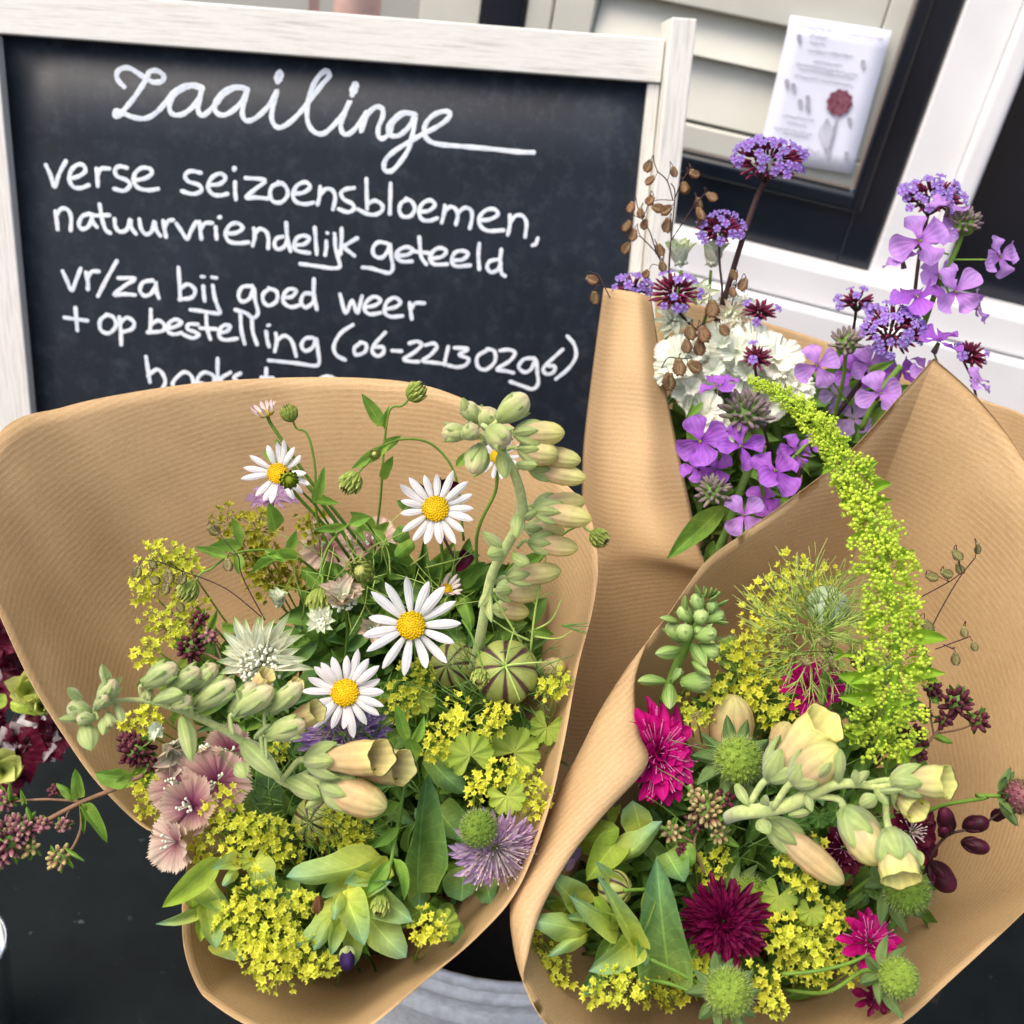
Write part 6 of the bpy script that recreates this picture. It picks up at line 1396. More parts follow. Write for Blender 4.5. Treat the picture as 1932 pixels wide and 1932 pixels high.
seedhead('smooth round green seed head lowest at the right with sepals swept to its left', 1695, 1845, .378, 41, (.5, .2, .8), 8, 1.9, [(1560, 1872, .40), (1480, 1868, .42)])
seedhead('bristly green seed head under the drooping yellow bells', 1710, 1680, .398, 47, (.35, .1, .9), 8, 1.7, [(1600, 1690, .43)])
seedhead('small bristly seed head right above the large dark crimson flower', 1415, 1690, .425, 40, (.5, .3, .8), 8, 1.6)
seedhead('small greyish bristly head half hidden right of the green bud spike', 1378, 1225, .475, 26, (.5, .2, .8), 6, 1.4)
seedhead('purple dotted round seed head at the right edge of the picture', 1922, 1503, .40, 36, (.9, .1, .5), 9, 1.5, [(1860, 1505, .405), (1770, 1522, .42), (1700, 1560, .44)], mat='ore', bm='seed')
for k_, (pts, lab) in enumerate((([(1475, 1838, .395), (1540, 1832, .392), (1600, 1818, .392), (1640, 1800, .395)], 'thin green stalk lying along the lower right yellow sprigs'), ([(1215, 1848, .40), (1260, 1855, .392), (1330, 1880, .388)], 'thin green stalk running to the bottom seed head'))):
    o = thing('flower_stalk', lab, 'stalk', W(*pts[0])); stem(o, pts, 7)
# sprigs
GR = 'right'
mantle('yellow green sprig right of the green bud spike, upper part', [(1400, 1222, 36), (1446, 1258, 46, .004), (1392, 1268, 40), (1425, 1290, 30)], .46, (1450, 1450, .52), grp=GR)
mantle('yellow green sprig below the green bud spike and above the peach bud', [(1439, 1322, 36), (1405, 1315, 24), (1494, 1342, 22, .004), (1460, 1350, 24)], .452, (1450, 1480, .52), grp=GR)
mantle('small yellow sprig at the foot of the green bud spike', [(1314, 1352, 28), (1289, 1325, 20), (1353, 1303, 22), (1335, 1325, 16)], .442, (1380, 1480, .5), grp=GR)
mantle('yellow sprig behind the feathery threads at the top of the right bouquet', [(1502, 1086, 44), (1451, 1122, 38), (1418, 1170, 34), (1562, 1082, 26), (1448, 1200, 26), (1475, 1160, 30)], .49, (1520, 1350, .56), grp=GR)
mantle('ball of yellow stars in front of the mauve tinted bell', [(1516, 1635, 46), (1540, 1600, 24), (1470, 1632, 16), (1490, 1665, 16), (1525, 1675, 22)], .40, (1540, 1740, .47), grp=GR, leaves=[(1470, 1690, 34, .012, (-.2, .4, 1))])
mantle('large yellow sprig right of the dark crimson flower', [(1490, 1752, 48), (1462, 1765, 26), (1520, 1790, 44), (1555, 1725, 46, .004), (1575, 1745, 28)], .402, (1520, 1820, .47), grp=GR, leaves=[(1530, 1720, 26, .004, (0, .4, 1))])
mantle('yellow sprig beneath the large one, above the thin stalks', [(1485, 1800, 34), (1574, 1798, 34), (1540, 1828, 34), (1500, 1835, 26), (1600, 1835, 22)], .41, (1520, 1850, .47), grp=GR)
mantle('bright yellow sprig beside the bottom seed head', [(1448, 1858, 34), (1452, 1890, 30), (1425, 1840, 22), (1470, 1905, 18)], .385, (1480, 1880, .45), grp=GR)
mantle('shaded yellow sprig behind the curled edge at the lower left of the right bouquet', [(1025, 1778, 36), (1040, 1815, 40), (1015, 1745, 22), (1062, 1848, 22)], .40, (1150, 1850, .47), grp=GR, mat='star')
mantle('yellow sprig in front of the bottom leaves above the paper fold', [(1151, 1858, 40), (1188, 1868, 36), (1120, 1875, 26), (1170, 1840, 22)], .385, (1250, 1860, .46), grp=GR)
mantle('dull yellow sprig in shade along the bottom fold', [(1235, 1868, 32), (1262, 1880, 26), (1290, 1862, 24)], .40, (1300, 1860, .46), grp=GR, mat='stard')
mantle('small golden sprig directly below the large dark crimson flower', [(1322, 1820, 28), (1345, 1815, 18)], .40, (1350, 1860, .46), grp=GR)
mantle('small yellow green sprig below the maroon oregano heads', [(1311, 1622, 24), (1350, 1642, 24), (1364, 1610, 20), (1325, 1650, 16)], .43, (1350, 1700, .49), grp=GR)
# waxy leaves
wax('pale waxy green leaves directly below the bright magenta flower', [((1010, 380), (950, 150), 230, -.004, 'cer', 'round'), ((560, 430), (860, 340), 240, 0, 'leafy'), ((860, 400), (640, 690), 220, -.006, 'leafy'), ((1010, 370), (1040, 520), 60, 0, 'cer', 'strap'), ((740, 600), (1150, 290), 170, -.004, 'cer'), ((830, 200), (800, 330), 90, .002, 'leafy'), ((900, 420), (980, 400), 80, .002)], Z10, .418)
wax('very large dark grey green leaf standing next to the dark crimson flower', [((1200, 1345), (1110, 530), 350, -.004, 'cerd'), ((1180, 500), (1300, 700), 220, .01, 'cerd')], Z10, .405)
wax('blue green waxy rosette with pale yellowish centre at the lower left of the right bouquet', [((860, 970), (525, 790), 170, -.008), ((640, 1040), (268, 960), 190, -.01), ((820, 1000), (480, 940), 120, -.004), ((650, 1050), (385, 1200), 90, -.01), ((980, 1050), (655, 1300), 210, -.008), ((840, 1020), (600, 1470), 190, -.002, 'cerd'), ((960, 1120), (700, 640), 130, -.012), ((1000, 1100), (1040, 1260), 100, -.006), ((580, 880), (370, 640), 210, .0), ((500, 910), (320, 770), 120, .002), ((450, 890), (270, 850), 90, .002), ((560, 930), (560, 760), 130, -.002), ((820, 980), (700, 800), 120, -.006, 'leafy'), ((640, 1010), (360, 1080), 100, 0), ((980, 1180), (700, 1260), 130, .004, 'cerd'), ((1040, 780), (990, 1080), 90, -.002), ((820, 700), (700, 560), 120, .0)], Z10, .398)
o = thing('seed_pod', 'smooth dark green pod on a short stalk among the waxy leaves', 'seed pod', W(1162, 1678, .405)); podball(o, 1160, 1676, .408, 34, (.8, .1, .6), 'pod', 8); stem(o, [(1178, 1680, .40), (1218, 1678, .405)], 7)
o = thing('violet_petal', 'violet flower poking out from behind the curled paper flap', 'flower', W(1075, 1615, .42)); lfp(o, 'spat', (1050, 1640, .42), (1095, 1600, .418), 26, 'lilacd', name='petal'); lfp(o, 'spat', (1055, 1640, .42), (1085, 1622, .416), 22, 'lilac', name='petal')
# oregano
oregano('maroon oregano with cream bud tips right of the waxy leaves', [(1333, 1528, 40, 'orec'), (1310, 1550, 26, 'ored'), (1268, 1568, 26, 'orec'), (1356, 1572, 24, 'orec'), (1308, 1500, 20, 'orec'), (1365, 1510, 24, 'ored'), (1285, 1600, 16, 'ored')], .425, [([(1333, 1528), (1310, 1590), (1330, 1650)], 5), ([(1268, 1568), (1310, 1590)], 4)], [((1340, 1550), (1365, 1545), 26), ((1290, 1590), (1305, 1635), 34), ((1360, 1580), (1395, 1598), 16)], 'orec', 'dark oregano in the right bouquet')
oregano('dark maroon oregano sprig reaching right over bare paper', [(1758, 1298, 20), (1802, 1324, 32), (1842, 1358, 26), (1718, 1398, 34), (1780, 1358, 20), (1735, 1425, 16), (1765, 1315, 14), (1745, 1345, 14)], .448, [([(1715, 1440), (1765, 1385), (1790, 1350)], 6), ([(1765, 1385), (1815, 1375), (1842, 1362)], 4), ([(1762, 1390), (1755, 1340), (1756, 1300)], 4)], [((1762, 1388), (1798, 1402), 14), ((1750, 1365), (1725, 1340), 16), ((1760, 1310), (1772, 1330), 14)], 'ored', 'dark oregano in the right bouquet')
# purple black foxglove buds
o = thing('dark_foxglove', 'stem of purple black bell buds at the far right against the paper', 'flower spike', W(1780, 1590, .42))
bake(o, 'stem', tube([W(1740, 1660, .43), W(1760, 1610, .42), W(1790, 1575, .415), W(1845, 1560, .412), W(1885, 1535, .41)], [px(7, .42) / 2, px(4, .41) / 2], 7, 24), M['stembrown'])
for b, t, w_ in (((1788, 1575), (1782, 1524), 40), ((1815, 1562), (1866, 1548), 40), ((1870, 1545), (1902, 1528), 26), ((1812, 1588), (1868, 1602), 38), ((1752, 1625), (1800, 1682), 56), ((1775, 1578), (1785, 1560), 26)):
    fx(o, (*b, .415), (*t, .41), w_ * .8, kind='bud', cal=.6, mat='maroon', calm='maroon', calw=.6)
# bell behind
o = thing('foxglove', 'peach pink foxglove bell standing upright behind the central seed head', 'flower', W(1380, 1380, .455), 'pale peach foxgloves'); fx(o, (1372, 1440, .46), (1384, 1312, .45), 84, kind='bud', cal=0, mat='fxbell'); fx(o, (1330, 1430, .47), (1318, 1340, .47), 70, kind='bud', cal=0, mat='fxbell'); fx(o, (1460, 1430, .45), (1488, 1362, .45), 50, kind='bud', cal=0, mat='fxbell')
# green spike
o = thing('bud_spike', 'upright fresh green foxglove bud spike at the upper left of the right bouquet', 'flower spike', W(1310, 1220, .445))
bake(o, 'stem', tube([W(*Z9(a, b), d) for a, b, d in ((1010, 760, .46), (1060, 630, .45), (1120, 480, .445), (1200, 300, .44), (1250, 180, .438))], [px(16, .45) / 2, px(20, .45) / 2, px(10, .45) / 2], 9, 24), M['stem'])
for b, t, w_, d in (((1180, 290), (1110, 200), 95, .436), ((1230, 240), (1200, 120), 85, .434), ((1290, 240), (1310, 160), 75, .434), ((1240, 300), (1230, 220), 95, .428), ((1270, 290), (1370, 225), 85, .436), ((1130, 400), (1035, 300), 95, .436), ((1150, 400), (1125, 305), 105, .428), ((1200, 320), (1240, 350), 70, .43), ((1190, 370), (1330, 350), 110, .43), ((1220, 430), (1340, 480), 105, .434), ((1110, 640), (1300, 640), 130, .438), ((1060, 640), (1120, 560), 50, .44)):
    (bu, bv_), (tu, tv) = Z9(*b), Z9(*t); fx(o, (bu, bv_, d + .003), (tu, tv, d), w_ * .32, kind='bud', cal=.9, mat='fxgrn', calm='fxgrn', calw=.66)
for b, t, w_ in (((1250, 160), (1200, 65), 28), ((1260, 150), (1250, 70), 26), ((1280, 150), (1300, 80), 26), ((1290, 160), (1350, 110), 30), ((1270, 170), (1330, 130), 30), ((1310, 200), (1400, 155), 26), ((1150, 250), (1145, 130), 40), ((1100, 290), (990, 262), 40), ((1330, 290), (1400, 290), 26), ((1120, 440), (965, 475), 90), ((1180, 410), (1265, 550), 90), ((1030, 640), (860, 635), 70), ((1050, 650), (1050, 800), 90), ((1180, 520), (1290, 600), 70), ((1250, 140), (1270, 90), 26), ((1290, 140), (1330, 90), 22)):
    (bu, bv_), (tu, tv) = Z9(*b), Z9(*t); lfp(o, 'sepal', (bu, bv_, .436), (tu, tv, .428), w_ * .32, 'fxgrn', name='bract')
# main foxglove across the right bouquet
o = thing('foxglove', 'downy foxglove spike lying across the right bouquet with pale yellow and peach bells', 'flower spike', W(1560, 1500, .38), 'pale peach foxgloves')
pth = [(-40, 700, .475), (60, 640, .43), (140, 605, .40), (300, 585, .393), (450, 555, .388), (600, 480, .382), (740, 425, .376), (880, 420, .372), (1010, 440, .368), (1130, 420, .364)]
bake(o, 'stem', tube([W(*Z13(a, b), d) for a, b, d in pth], [px(24, .4) / 2, px(28, .39) / 2, px(26, .38) / 2, px(18, .37) / 2, px(9, .36) / 2], 12, 50), M['stempale'])
big(o, (310, 400), (680, 40), 262, .388, .5, Z13, (200, 560), sc=.3, mat='fxyel', calw=.6)
big(o, (470, 420), (760, 190), 250, .378, .5, Z13, (350, 575), sc=.3, mat='fxyel', calw=.66, kind='bud')
big(o, (1085, 400), (1450, 410), 205, .360, .6, Z13, (930, 425), sc=.3, mat='fxyel', calw=.72)
big(o, (1120, 470), (1265, 590), 165, .366, .5, Z13, (1050, 440), sc=.3, mat='fxyel', calw=.7)
big(o, (790, 560), (1040, 930), 250, .372, .62, Z13, (580, 495), sc=.3, mat='fxyel', calw=.75, kind='bud')
big(o, (1080, 690), (1160, 1020), 240, .362, .72, Z13, (1060, 500), sc=.3, mat='fxyel', calw=.8)
big(o, (300, 640), (800, 1050), 190, .398, .42, Z13, (250, 600), sc=.3, mat='fxbell', calw=.66, kind='bud')
for b, t, w_, d in (((770, 420), (780, 200), 100, .37), ((640, 380), (720, 285), 60, .37), ((880, 430), (870, 330), 60, .366), ((900, 560), (1010, 500), 100, .362), ((330, 560), (290, 500), 70, .385), ((560, 480), (600, 600), 60, .378), ((270, 640), (330, 740), 100, .39), ((870, 440), (960, 340), 60, .364), ((1000, 440), (1080, 560), 60, .362), ((120, 420), (200, 560), 70, .395), ((450, 620), (590, 600), 60, .384), ((1020, 470), (1180, 460), 40, .36), ((1230, 840), (1290, 940), 80, .364)):
    (bu, bv_), (tu, tv) = Z13(*b), Z13(*t); lfp(o, 'sepal', (bu, bv_, d + .003), (tu, tv, d - .003), w_ * .3, 'fxcal', name='bract')
# love-in-a-mist pod with threads
o = thing('love_in_a_mist', 'grey blue veined pod inside a nest of pale green threads', 'seed pod', W(1559, 1143, .45))
podball(o, 1562, 1145, .456, 42, (.05, .5, 1), 'podb', 8, .75)
threads(o, 1548, 1190, .452, 170, (-.1, .6, 1), 46, 'thread', .5, 4.6, fork=2)
threads(o, 1530, 1240, .45, 120, (-.2, .1, 1), 22, 'thread', .3, 4.5, fork=2)
threads(o, 1560, 1185, .445, 80, (0, .3, 1), 8, 'thread', .5, 4.5, fork=1)
stem(o, [(1548, 1335, .46), (1556, 1280, .455), (1566, 1225, .452), (1562, 1180, .452)], 17, 'stem')
# drooping lime spike
o = thing('mignonette_spike', 'long drooping lime green spike of tiny beads hanging over the paper', 'flower spike', W(1660, 1030, .42))
PT = [(1413, 720, .455), (1450, 733, .45), (1500, 762, .443), (1548, 808, .436), (1590, 870, .43), (1628, 945, .424), (1658, 1030, .418), (1682, 1120, .413), (1692, 1220, .41), (1682, 1320, .41), (1655, 1420, .414)]
HW = [7, 14, 21, 28, 34, 40, 46, 52, 58, 64, 66]
A = cr([W(*p) for p in PT], 200)
bake(o, 'stem', tube([W(*p) for p in PT], [px(3, .45), px(6, .42), px(8, .41)], 8, 60), M['limeleaf'])
def beadcl(seed):
    def f():
        rg = random.Random(seed); mb = MB()
        for i in range(20):
            q = Vector((rg.gauss(0, .5), rg.gauss(0, .5), rg.gauss(.1, .4))); s = rg.uniform(.16, .27); mb.add(ball(6, 4), Matrix.Translation(q) @ Matrix.Scale(s, 4))
            if rg.random() < .5:
                for k in range(3): t = q + Vector((rg.uniform(-.4, .4), rg.uniform(-.4, .4), rg.uniform(.1, .5))); mb.add(tube([q, t], .035, 3))
        return mb.prim()
    return shared('bead_cluster_%d' % seed, f, M['lime'])
for i in range(270):
    f = (i / 270) ** .72; j = min(197, int(f * 199)); p = Vector(A[j]); T = (Vector(A[j + 2]) - Vector(A[j])).normalized(); hw_ = np.interp(f, np.linspace(0, 1, len(HW)), HW); a = i * 2.4
    s0 = T.orthogonal().normalized(); q = (s0 * math.cos(a) + T.cross(s0) * math.sin(a)); gap = U(.0, 1)
    rad = px(hw_, .42) * U(.3, 1.05); sc = px(min(14, 5.5 + hw_ * .22), .42) * U(.75, 1.25)
    part(o, 'bead_cluster', beadcl(i % 5), M4(p + q * rad, rotz_to((q - T * .3).normalized(), U(0, 6)), (sc, sc, sc)))
for i in range(18):
    f = U(.3, .95); j = min(195, int(f * 199)); p = Vector(A[j]); T = (Vector(A[j + 2]) - p).normalized(); s0 = T.cross((CAM - p).normalized()) * (1 if i % 2 else -1); hw_ = np.interp(f, np.linspace(0, 1, len(HW)), HW)
    L = px(hw_ * U(1.0, 1.7), .42); lf(o, 'lance', p + s0 * L * .2, p + (s0 + T * U(-.2, .6) + (CAM - p).normalized() * U(-.2, .5)).normalized() * L, L * .16, 'limeleaf')
for (u, v, r, d) in ((1610, 1385, 22, .398), (1700, 1330, 20, .392), (1650, 1260, 16, .39), (1715, 1425, 26, .40), (1590, 1235, 18, .41)): 
    F = frame((0, .2, 1), U(0, 6)); [lfp(o, 'lance', (u, v, d), (u + r * 1.3 * math.cos(q_), v - r * math.sin(q_), d - .004), r * .5, 'limeleaf', name='lobed_leaf') for q_ in (U(0, 1), U(2, 3), U(3.5, 5))]
briza('thin quaking grass sprig with dark spikelets lying on the bare paper, upper', [(1758, 1088, 1.3), (1786, 1082, 1.2), (1811, 1073, .4), (1806, 1047, .6), (1845, 1035, .1)], .455, [[(1750, 1200), (1775, 1150), (1810, 1090), (1840, 1052)], [(1735, 1128), (1790, 1098), (1815, 1080)]], 'brizap', s=13, grp='quaking grass in the right bouquet')
briza('thin quaking grass sprig with three dark spikelets lower on the bare paper', [(1819, 1192, .2), (1838, 1219, .3), (1803, 1243, 0)], .455, [[(1765, 1225), (1800, 1212), (1825, 1203)], [(1780, 1216), (1800, 1225)]], 'brizap', s=12, grp='quaking grass in the right bouquet')
briza('striped pale quaking grass spikelets hanging below the grey blue pod', [(1556, 1210, 1.2), (1520, 1247, 1.), (1560, 1255, -.5), (1572, 1250, .4), (1622, 1250, -.4), (1615, 1245, .2), (1640, 1308, 1.), (1745, 1250, -.2), (1717, 1350, 1.), (1750, 1182, .4)], .425, [[(1570, 1230), (1600, 1240), (1640, 1280)]], 'brizap', s=14, grp='quaking grass in the right bouquet')
# small toothed leaves
o = thing('leafy_stem', 'dark scalloped leaves in shade under the downy foxglove stem', 'stem', W(1500, 1560, .43))
for (u, v, r) in ((1500, 1555, 28), (1545, 1540, 22), (1580, 1535, 24), (1475, 1600, 22), (1560, 1660, 26)): part(o, 'leaf', fanm('leafd'), M4(W(u, v, .425), frame((0, .2, 1), U(0, 6)), (px(r, .43),) * 3))
stem(o, [(1500, 1555, .43), (1540, 1600, .45)], 4, 'stemd')

wisps('fine green threads between the flowers in the middle of the right bouquet', 1440, 1560, 170, 150, .43, 60, 'threadd')
# ================================================================== rear bouquet
def Z3(x, y): return (1236.5 + .36 * x, .36 * y)
def Z11(x, y): return (1004.6 + .32 * x, 502.3 + .32 * y)
verbena('tallest violet verbena head standing in front of the black window sash', 1449, 308, .60, 66, (.0, .75, .7), .75, [(1425, 380, .605), (1395, 470, .61), (1365, 570, .615), (1343, 640, .62)], 14, k=110, flat=.62)
verbena('small verbena head left of the thick dark stem', 1357, 438, .60, 38, (-.1, .8, .6), .85, [(1358, 500, .605), (1362, 560, .61), (1345, 620, .62)], 6, k=48)
verbena('verbena head with maroon buds right at the narrow paper edge', 1272, 555, .59, 42, (-.1, .5, .8), .4, [(1290, 600, .60), (1330, 640, .62)], 7, k=60)
verbena('maroon verbena head with two open florets above the white pinks', 1434, 590, .60, 26, (0, .8, .6), .14, [(1436, 640, .605), (1450, 700, .62)], 7, k=30)
verbena('small maroon verbena head with pale blue florets against the white sill', 1617, 572, .60, 28, (0, .9, .4), .55, [(1612, 610, .61), (1600, 680, .62)], 7, k=28)
verbena('wide verbena head with clear violet florets in the middle of the rear bouquet', 1683, 626, .575, 52, (-.1, .4, .9), .8, [(1640, 700, .59), (1580, 780, .60), (1520, 860, .61), (1500, 930, .62)], 12, k=90)
verbena('highest right verbena head just above the lilac four petalled flowers', 1757, 378, .60, 52, (0, .8, .6), .7, [(1735, 480, .61), (1725, 560, .62)], 9, k=80)
verbena('tiny dark maroon verbena head in front of the white pinks', 1427, 677, .578, 24, (0, .6, .8), .08, [(1428, 720, .585), (1440, 800, .60), (1455, 860, .62)], 7, k=30)
verbena('violet florets peeping over the top of the tall narrow paper', 1195, 545, .615, 26, (0, .8, .6), .9, [(1200, 600, .62)], 4, k=24)
verbena('maroon verbena head low at the right behind the paper corner', 1830, 672, .58, 28, (.4, .5, .7), .35, [(1835, 720, .59), (1850, 790, .60)], 6, k=34)
H = hesperis
H('lilac four petalled flower just left of the green buds at the top right', 1735, 454, .565, 55, (-.05, .1, 1), .35, stems=[(1790, 480, .57)])
H('largest open lilac flower in front of the black door', 1803, 551, .56, 50, (.0, .05, 1), .7, stems=[(1775, 520, .57)])
H('lilac flower furthest right on a long stalk against the black door', 1886, 484, .565, 42, (.5, .1, .8), .4, stems=[(1850, 490, .57), (1800, 490, .575)])
H('violet flower tilted forward below the lilac one at the left', 1730, 560, .57, 50, (-.1, .7, .6), .2, 'hesd', stems=[(1745, 600, .58)])
H('folded lilac petals under the upper left lilac flower', 1702, 488, .575, 38, (-.3, .9, .3), .1)
H('wavy lilac petals crowning the green bud cluster', 1790, 388, .57, 42, (.1, 1., .3), .2)
H('narrow lilac flower seen from its side behind the largest open one', 1848, 580, .575, 34, (.9, .1, .4), .3)
H('deep violet flower with crossed petals right of the wide verbena', 1772, 645, .565, 46, (.2, .8, .6), .5, 'hesd', stems=[(1775, 700, .58)])
H('lilac flower left of the grey green buds above the white pinks', 1542, 690, .56, 44, (-.1, .1, 1), .5, stems=[(1570, 720, .57), (1600, 760, .58)])
H('violet flower by the paper edge seen partly from the side', 1322, 832, .545, 54, (-.6, .1, .8), .25, 'hesd', stems=[(1360, 860, .56)])
H('clear violet flower in the centre just below the white pinks', 1398, 842, .535, 46, (0, .1, 1), .15, 'hesd', 5, .36, stems=[(1400, 880, .56)])
H('violet flower with drooping petals touching the right paper cone', 1462, 890, .53, 52, (.1, .5, .8), .6, 'hesd', stems=[(1430, 900, .55)])
H('lowest violet flower above the dark opening', 1403, 972, .53, 42, (-.1, .2, 1), .8, stems=[(1400, 1000, .55)])
H('upper violet flower bending over the white pinks', 1360, 728, .545, 40, (-.1, .8, .6), .3, 'hesd', stems=[(1380, 770, .56)])
H('small violet flower half hidden against the narrow paper', 1312, 882, .55, 30, (-.5, .2, .8), .3, 'hesd')
H('two petalled lilac flower resting on the slanting edge of the right cone', 1660, 742, .545, 44, (0, .3, 1), 1.9, k=4)
H('small violet bloom beyond the paper corner against the white sill', 1845, 720, .56, 30, (.4, .5, .7), .4)
H('violet bud flower beside the lime spike', 1534, 835, .54, 20, (0, .6, .8), .2, 'hesd')
H('shaded violet flower behind the grey green buds', 1610, 700, .59, 40, (.2, .2, 1), .6, 'hesd')
H('shaded violet flower deep left of the dark verbena stem', 1575, 745, .60, 36, (.1, .1, 1), .2, 'lilacd')
H('shaded violet flower beneath the dark verbena stem', 1610, 790, .60, 40, (0, .3, 1), .8, 'lilacd')
for lab, u, v, d, r, n, ro, mt in (('lilac flower between the wide verbena and the green cluster at the middle right', 1640, 690, .585, 40, (.1, .3, 1), .3, 'hes'), ('violet flower tucked below the wide verbena head', 1700, 700, .58, 38, (0, .5, .8), .8, 'hesd'),
    ('lilac flower just behind the tip of the right paper corner', 1745, 700, .575, 36, (0, .6, .8), .4, 'hes'), ('violet flower half behind the central one near its lower left', 1350, 885, .555, 36, (-.4, .2, .8), .5, 'hesd'), ('violet flower in the shade right of the central one', 1500, 850, .56, 36, (.3, .3, .8), .1, 'hesd'),
    ('lilac petals behind the largest open flower by the black door', 1770, 520, .575, 38, (-.2, .4, .8), .5, 'hes'), ('violet flower low between the bud cluster and the right cone', 1440, 945, .545, 34, (.2, .3, .8), .9, 'hesd'), ('lilac flower left of the green buds at the top right', 1775, 440, .575, 36, (-.3, .5, .7), .9, 'hes')):
    H(lab, u, v, d, r, n, ro, mt)
BG = 'unopened bud clusters of the violet flowers'
budcluster('green bud cluster at the top right of the rear bouquet', 1820, 425, .57, 34, (.1, .7, .7), 'hesbud', 34, .42, .11, grp=BG, stems=[(1800, 480, .575), (1770, 540, .58), (1740, 620, .59)], w=11)
budcluster('grey green bud cluster above the central violet flower', 1406, 785, .545, 52, (-.1, .4, .9), 'hesbud', 44, .4, .1, grp=BG, stems=[(1440, 860, .56), (1440, 980, .58)], w=14)
budcluster('small bud cluster above the long green leaf', 1346, 930, .535, 36, (-.2, .5, .8), 'hesbud', 30, .42, .12, grp=BG, stems=[(1380, 960, .55)])
budcluster('fuzzy bud cluster left of the wide verbena head', 1597, 650, .565, 34, (-.1, .6, .8), 'hesbud', 30, .42, .12, grp=BG, stems=[(1590, 720, .58), (1570, 800, .60)], w=8)
o = thing('leafy_stem', 'stout green stem and long pointed leaf hanging over the narrow paper', 'stem', W(1360, 980, .55))
stem(o, [(1415, 880, .56), (1395, 930, .56), (1375, 990, .565), (1345, 1060, .57)], 15, 'stemd'); stem(o, [(1530, 830, .56), (1490, 870, .56), (1450, 900, .565)], 8, 'stem')
lfp(o, 'lance', (1366, 955, .545), (1258, 1055, .535), 44, 'leaf', v=1, tw=.1); lfp(o, 'lance', (1345, 1020, .56), (1330, 1070, .56), 20, 'leafd')
stem(o, [(1700, 690, .57), (1660, 740, .575), (1625, 810, .59)], 12, 'stem')
for b, t, w_ in (((1480, 850, .57), (1540, 860, .56), 16), ((1490, 860, .57), (1530, 900, .56), 12), ((1310, 760, .60), (1290, 800, .59), 22), ((1300, 800, .60), (1320, 860, .6), 22), ((1640, 700, .58), (1690, 680, .57), 18)): lfp(o, 'lance', b, t, w_, 'leaf')
dianthus('white fringed pinks massed behind the purple flowers', [(1389, 668, 62, (-.05, .4, 1)), (1360, 650, 50, (-.2, .5, 1)), (1425, 655, 50, (.2, .5, 1)), (1280, 682, 48, (-.3, .4, 1)), (1265, 700, 34, (-.3, .2, 1)), (1303, 732, 44, (-.1, .1, 1)), (1462, 680, 54, (.3, .3, 1)), (1480, 715, 44, (.4, .1, 1)), (1332, 782, 38, (-.2, .1, 1)), (1355, 815, 34, (0, 0, 1)), (1508, 728, 34, (.4, .2, 1)), (1452, 765, 36, (.2, 0, 1)), (1410, 705, 48, (0, .2, 1)), (1345, 700, 44, (-.1, .2, 1)), (1300, 660, 40, (-.1, .5, 1))], .60)
AG = 'masterworts in the rear bouquet'
astrantia('upright pale masterwort cup left behind the quaking grass', 1285, 505, .612, 58, (-.1, .95, .3), 11, 'ast', 0, TAU, 1.05, .2, .26, dots=10, grp=AG, stems=[(1275, 580, .63), (1250, 660, .65)])
astrantia('upright pale masterwort cup touching the thick verbena stem', 1342, 505, .612, 58, (.1, .95, .3), 11, 'ast', 0, TAU, 1.05, .2, .26, dots=10, grp=AG, stems=[(1335, 580, .63), (1320, 640, .65)])
astrantia('pale star shaped masterwort below the left verbena head', 1268, 608, .605, 42, (-.1, .2, 1), 10, 'ast', 0, TAU, .3, .35, .22, dots=16, grp=AG)
astrantia('pinkish masterwort right of the thick verbena stem', 1378, 602, .612, 40, (.1, .4, 1), 10, 'astp', 0, TAU, .4, .35, .22, dots=16, grp=AG)
astrantia('pale green masterwort between the two upright cups', 1314, 565, .608, 44, (0, .4, 1), 11, 'ast', 0, TAU, .6, .3, .22, dots=16, grp=AG)
o = thing('lace_flower', 'fine white lace flower behind the white pinks', 'flower', W(1385, 575, .63)); mb = MB()
for i in range(170):
    a = U(0, TAU); r = math.sqrt(U(0, 1)) * 38; p = W(1388 + r * math.cos(a), 578 + r * .8 * math.sin(a), .63 + U(-.008, .008)); mb.add(ball(5, 3), M4(p, None, (px(U(2, 3.6), .63),) * 3))
    if i % 4 == 0: mb.add(tube([p, W(1390, 640, .64)], px(1.2, .63) / 2, 3))
bake(o, 'florets', mb.prim(), M['stamen'])
sk = lambda x, y: Z2(x, y)
briza('bronze quaking grass spray with many spikelets against the board corner', [(*Z2(a, b), t) for a, b, t in ((1680, 870, -.4), (1815, 900, .2), (1690, 945, -1.), (1690, 1050, -.7), (1590, 1085, -.3), (1640, 1115, 0), (1730, 1090, 1.2), (1775, 1100, -1.), (1660, 1175, -.4), (1570, 1185, -.4), (1600, 1230, -.3), (1780, 1180, -.2), (1740, 1310, .4), (1565, 1300, -.5), (1755, 1395, .2), (1670, 1435, -.6))], .598,
      [[Z2(1790, 1420), Z2(1800, 1250), Z2(1820, 1020), Z2(1800, 960)], [Z2(1770, 1400), Z2(1730, 1340), Z2(1690, 1220), Z2(1650, 1150)], [Z2(1760, 1370), Z2(1700, 1300), Z2(1640, 1240)], [Z2(1810, 1050), Z2(1780, 950), Z2(1730, 900)], [Z2(1800, 1500), Z2(1790, 1420)]])
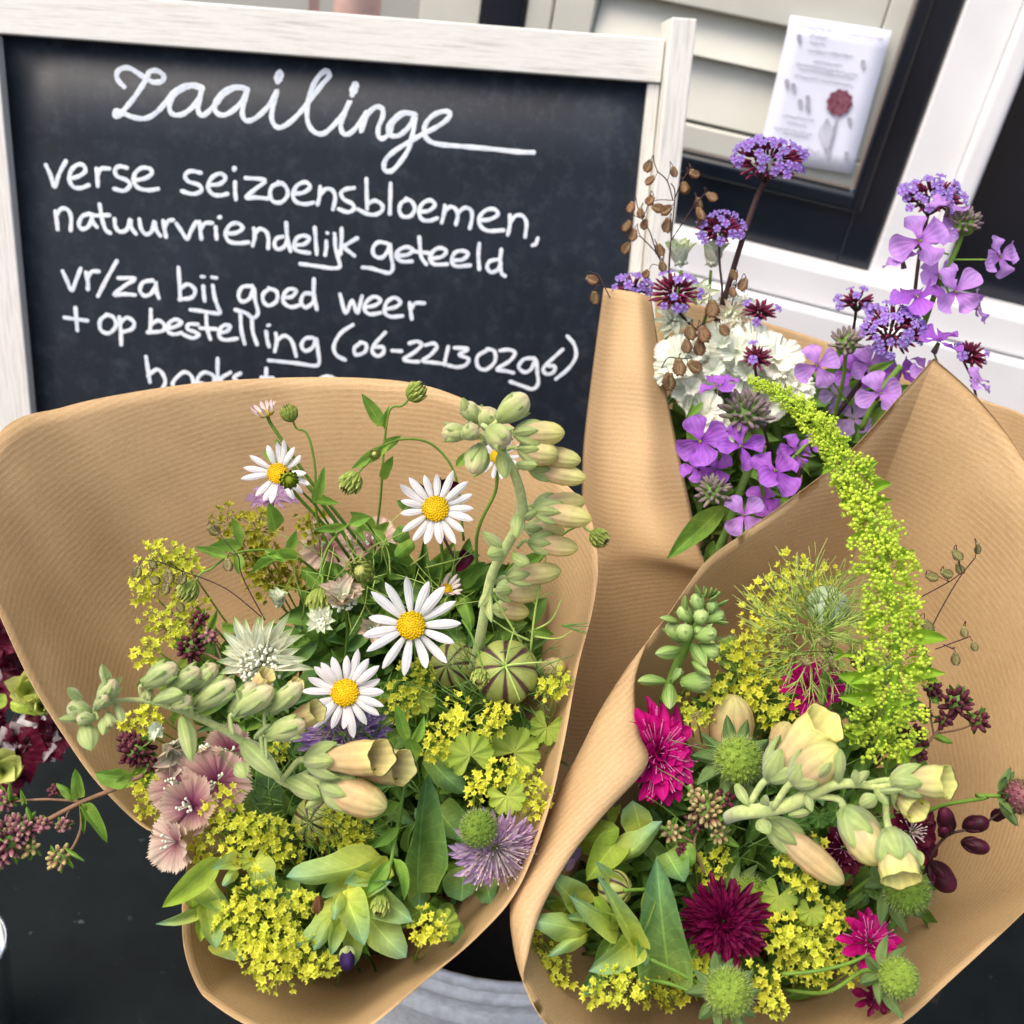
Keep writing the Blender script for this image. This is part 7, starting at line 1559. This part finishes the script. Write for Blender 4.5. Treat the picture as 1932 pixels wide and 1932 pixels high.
briza('bronze quaking grass spray leaning right in front of the black sash', [(*p, t) for p, t in ((Z2(1915, 910), .2), (Z2(1870, 985), 0), (Z3(205, 912), 1.3), (Z3(155, 985), .2), (Z3(295, 1030), .9), (Z3(225, 1070), .1), (Z3(235, 1120), .2), (Z3(242, 1160), .4), (Z3(410, 1440), .3), (Z3(460, 1490), -.5), (Z3(405, 1530), .1))], .595,
      [[Z2(1800, 1260), Z2(1860, 1170), Z2(1920, 1080), Z2(1990, 1000)], [Z2(1820, 1040), Z2(1850, 960), Z2(1890, 900)], [Z3(400, 1600), Z3(420, 1500), Z3(430, 1420)], [Z3(80, 1260), Z3(70, 1400), Z3(75, 1500)]])
briza('two bronze spikelets hanging over the top left corner of the narrow paper', [(*Z2(1385, 1465), 1.1), (*Z2(1400, 1560), .1)], .60, [[Z2(1480, 1560), Z2(1450, 1500), Z2(1420, 1440)]])
briza('bronze spikelets lying on the white pinks', [(*Z11(930, 390), .1), (*Z11(1010, 400), .2), (*Z11(910, 470), 0), (*Z11(985, 480), 0), (*Z11(865, 595), .1), (*Z11(955, 590), .9), (*Z11(805, 680), 0), (*Z11(1130, 375), .5), (*Z11(1060, 250), 0)], .578, [[Z11(760, 600), Z11(800, 540), Z11(870, 545), Z11(940, 540)], [Z11(950, 430), Z11(960, 380), Z11(1000, 340)]], s=16)

# ---- neighbouring bouquet and glass at the far left
o = thing('neighbour_bouquet', 'dark red and lemon flowers of another bouquet cut by the left edge', 'bouquet', W(40, 1340, .66))
rnd.seed(11)
for (u, v, r, m, k) in ((60, 1260, 60, 'maroonp', 6), (20, 1200, 55, 'maroonp', 6), (100, 1330, 50, 'maroonp', 5), (40, 1430, 60, 'maroonp', 6), (120, 1390, 46, 'maroonp', 5), (-10, 1330, 60, 'maroonp', 6), (55, 1385, 44, 'greyp', 4), (92, 1405, 34, 'greyp', 4), (20, 1270, 30, 'greyp', 3), (15, 1480, 50, 'maroonp', 5), (70, 1370, 40, 'petw', 3), (30, 1395, 34, 'greyp', 4), (100, 1415, 26, 'petw', 3)):
    ruffle(o, u, v, .67 + U(-.01, .02), r, (U(-.3, .3), .4, 1), m, k, U(0, 6), .5, 'petal')
for (u, v, r) in ((48, 1292, 46), (0, 1445, 50), (75, 1318, 36)):
    for i in range(7):
        a = i * 2.4; lfp(o, 'round', (u + 6, v + 14, .65), (u + r * .9 * math.cos(a), v + r * .7 * math.sin(a), .64 - .002 * i), r * .95, 'lemon', name='petal')
for b, t in (((20, 1325), (70, 1345)), ((10, 1310), (-20, 1340)), ((40, 1330), (90, 1350))): lfp(o, 'lance', (*b, .65), (*t, .645), 30, 'leafy')
g = NT('clear_glass'); g.b.inputs['Base Color'].default_value = (.95, 1, .98, 1); g.b.inputs['Roughness'].default_value = .02; g.b.inputs['Transmission Weight'].default_value = 1; g.b.inputs['IOR'].default_value = 1.45
GC = W(-78, 1830, .72); GC.z = tz + .001
o = thing('glass', 'clear drinking glass on the black table cut by the left edge', 'glass', GC)
bake(o, 'body', xf(lathe([(0, .001), (0, .028), (.004, .030), (.11, .034), (.112, .0335), (.111, .032), (.012, .0275), (.010, .001)], 40), Matrix.Translation(GC) @ Matrix.Rotation(R_(90), 4, 'X')), g.m)
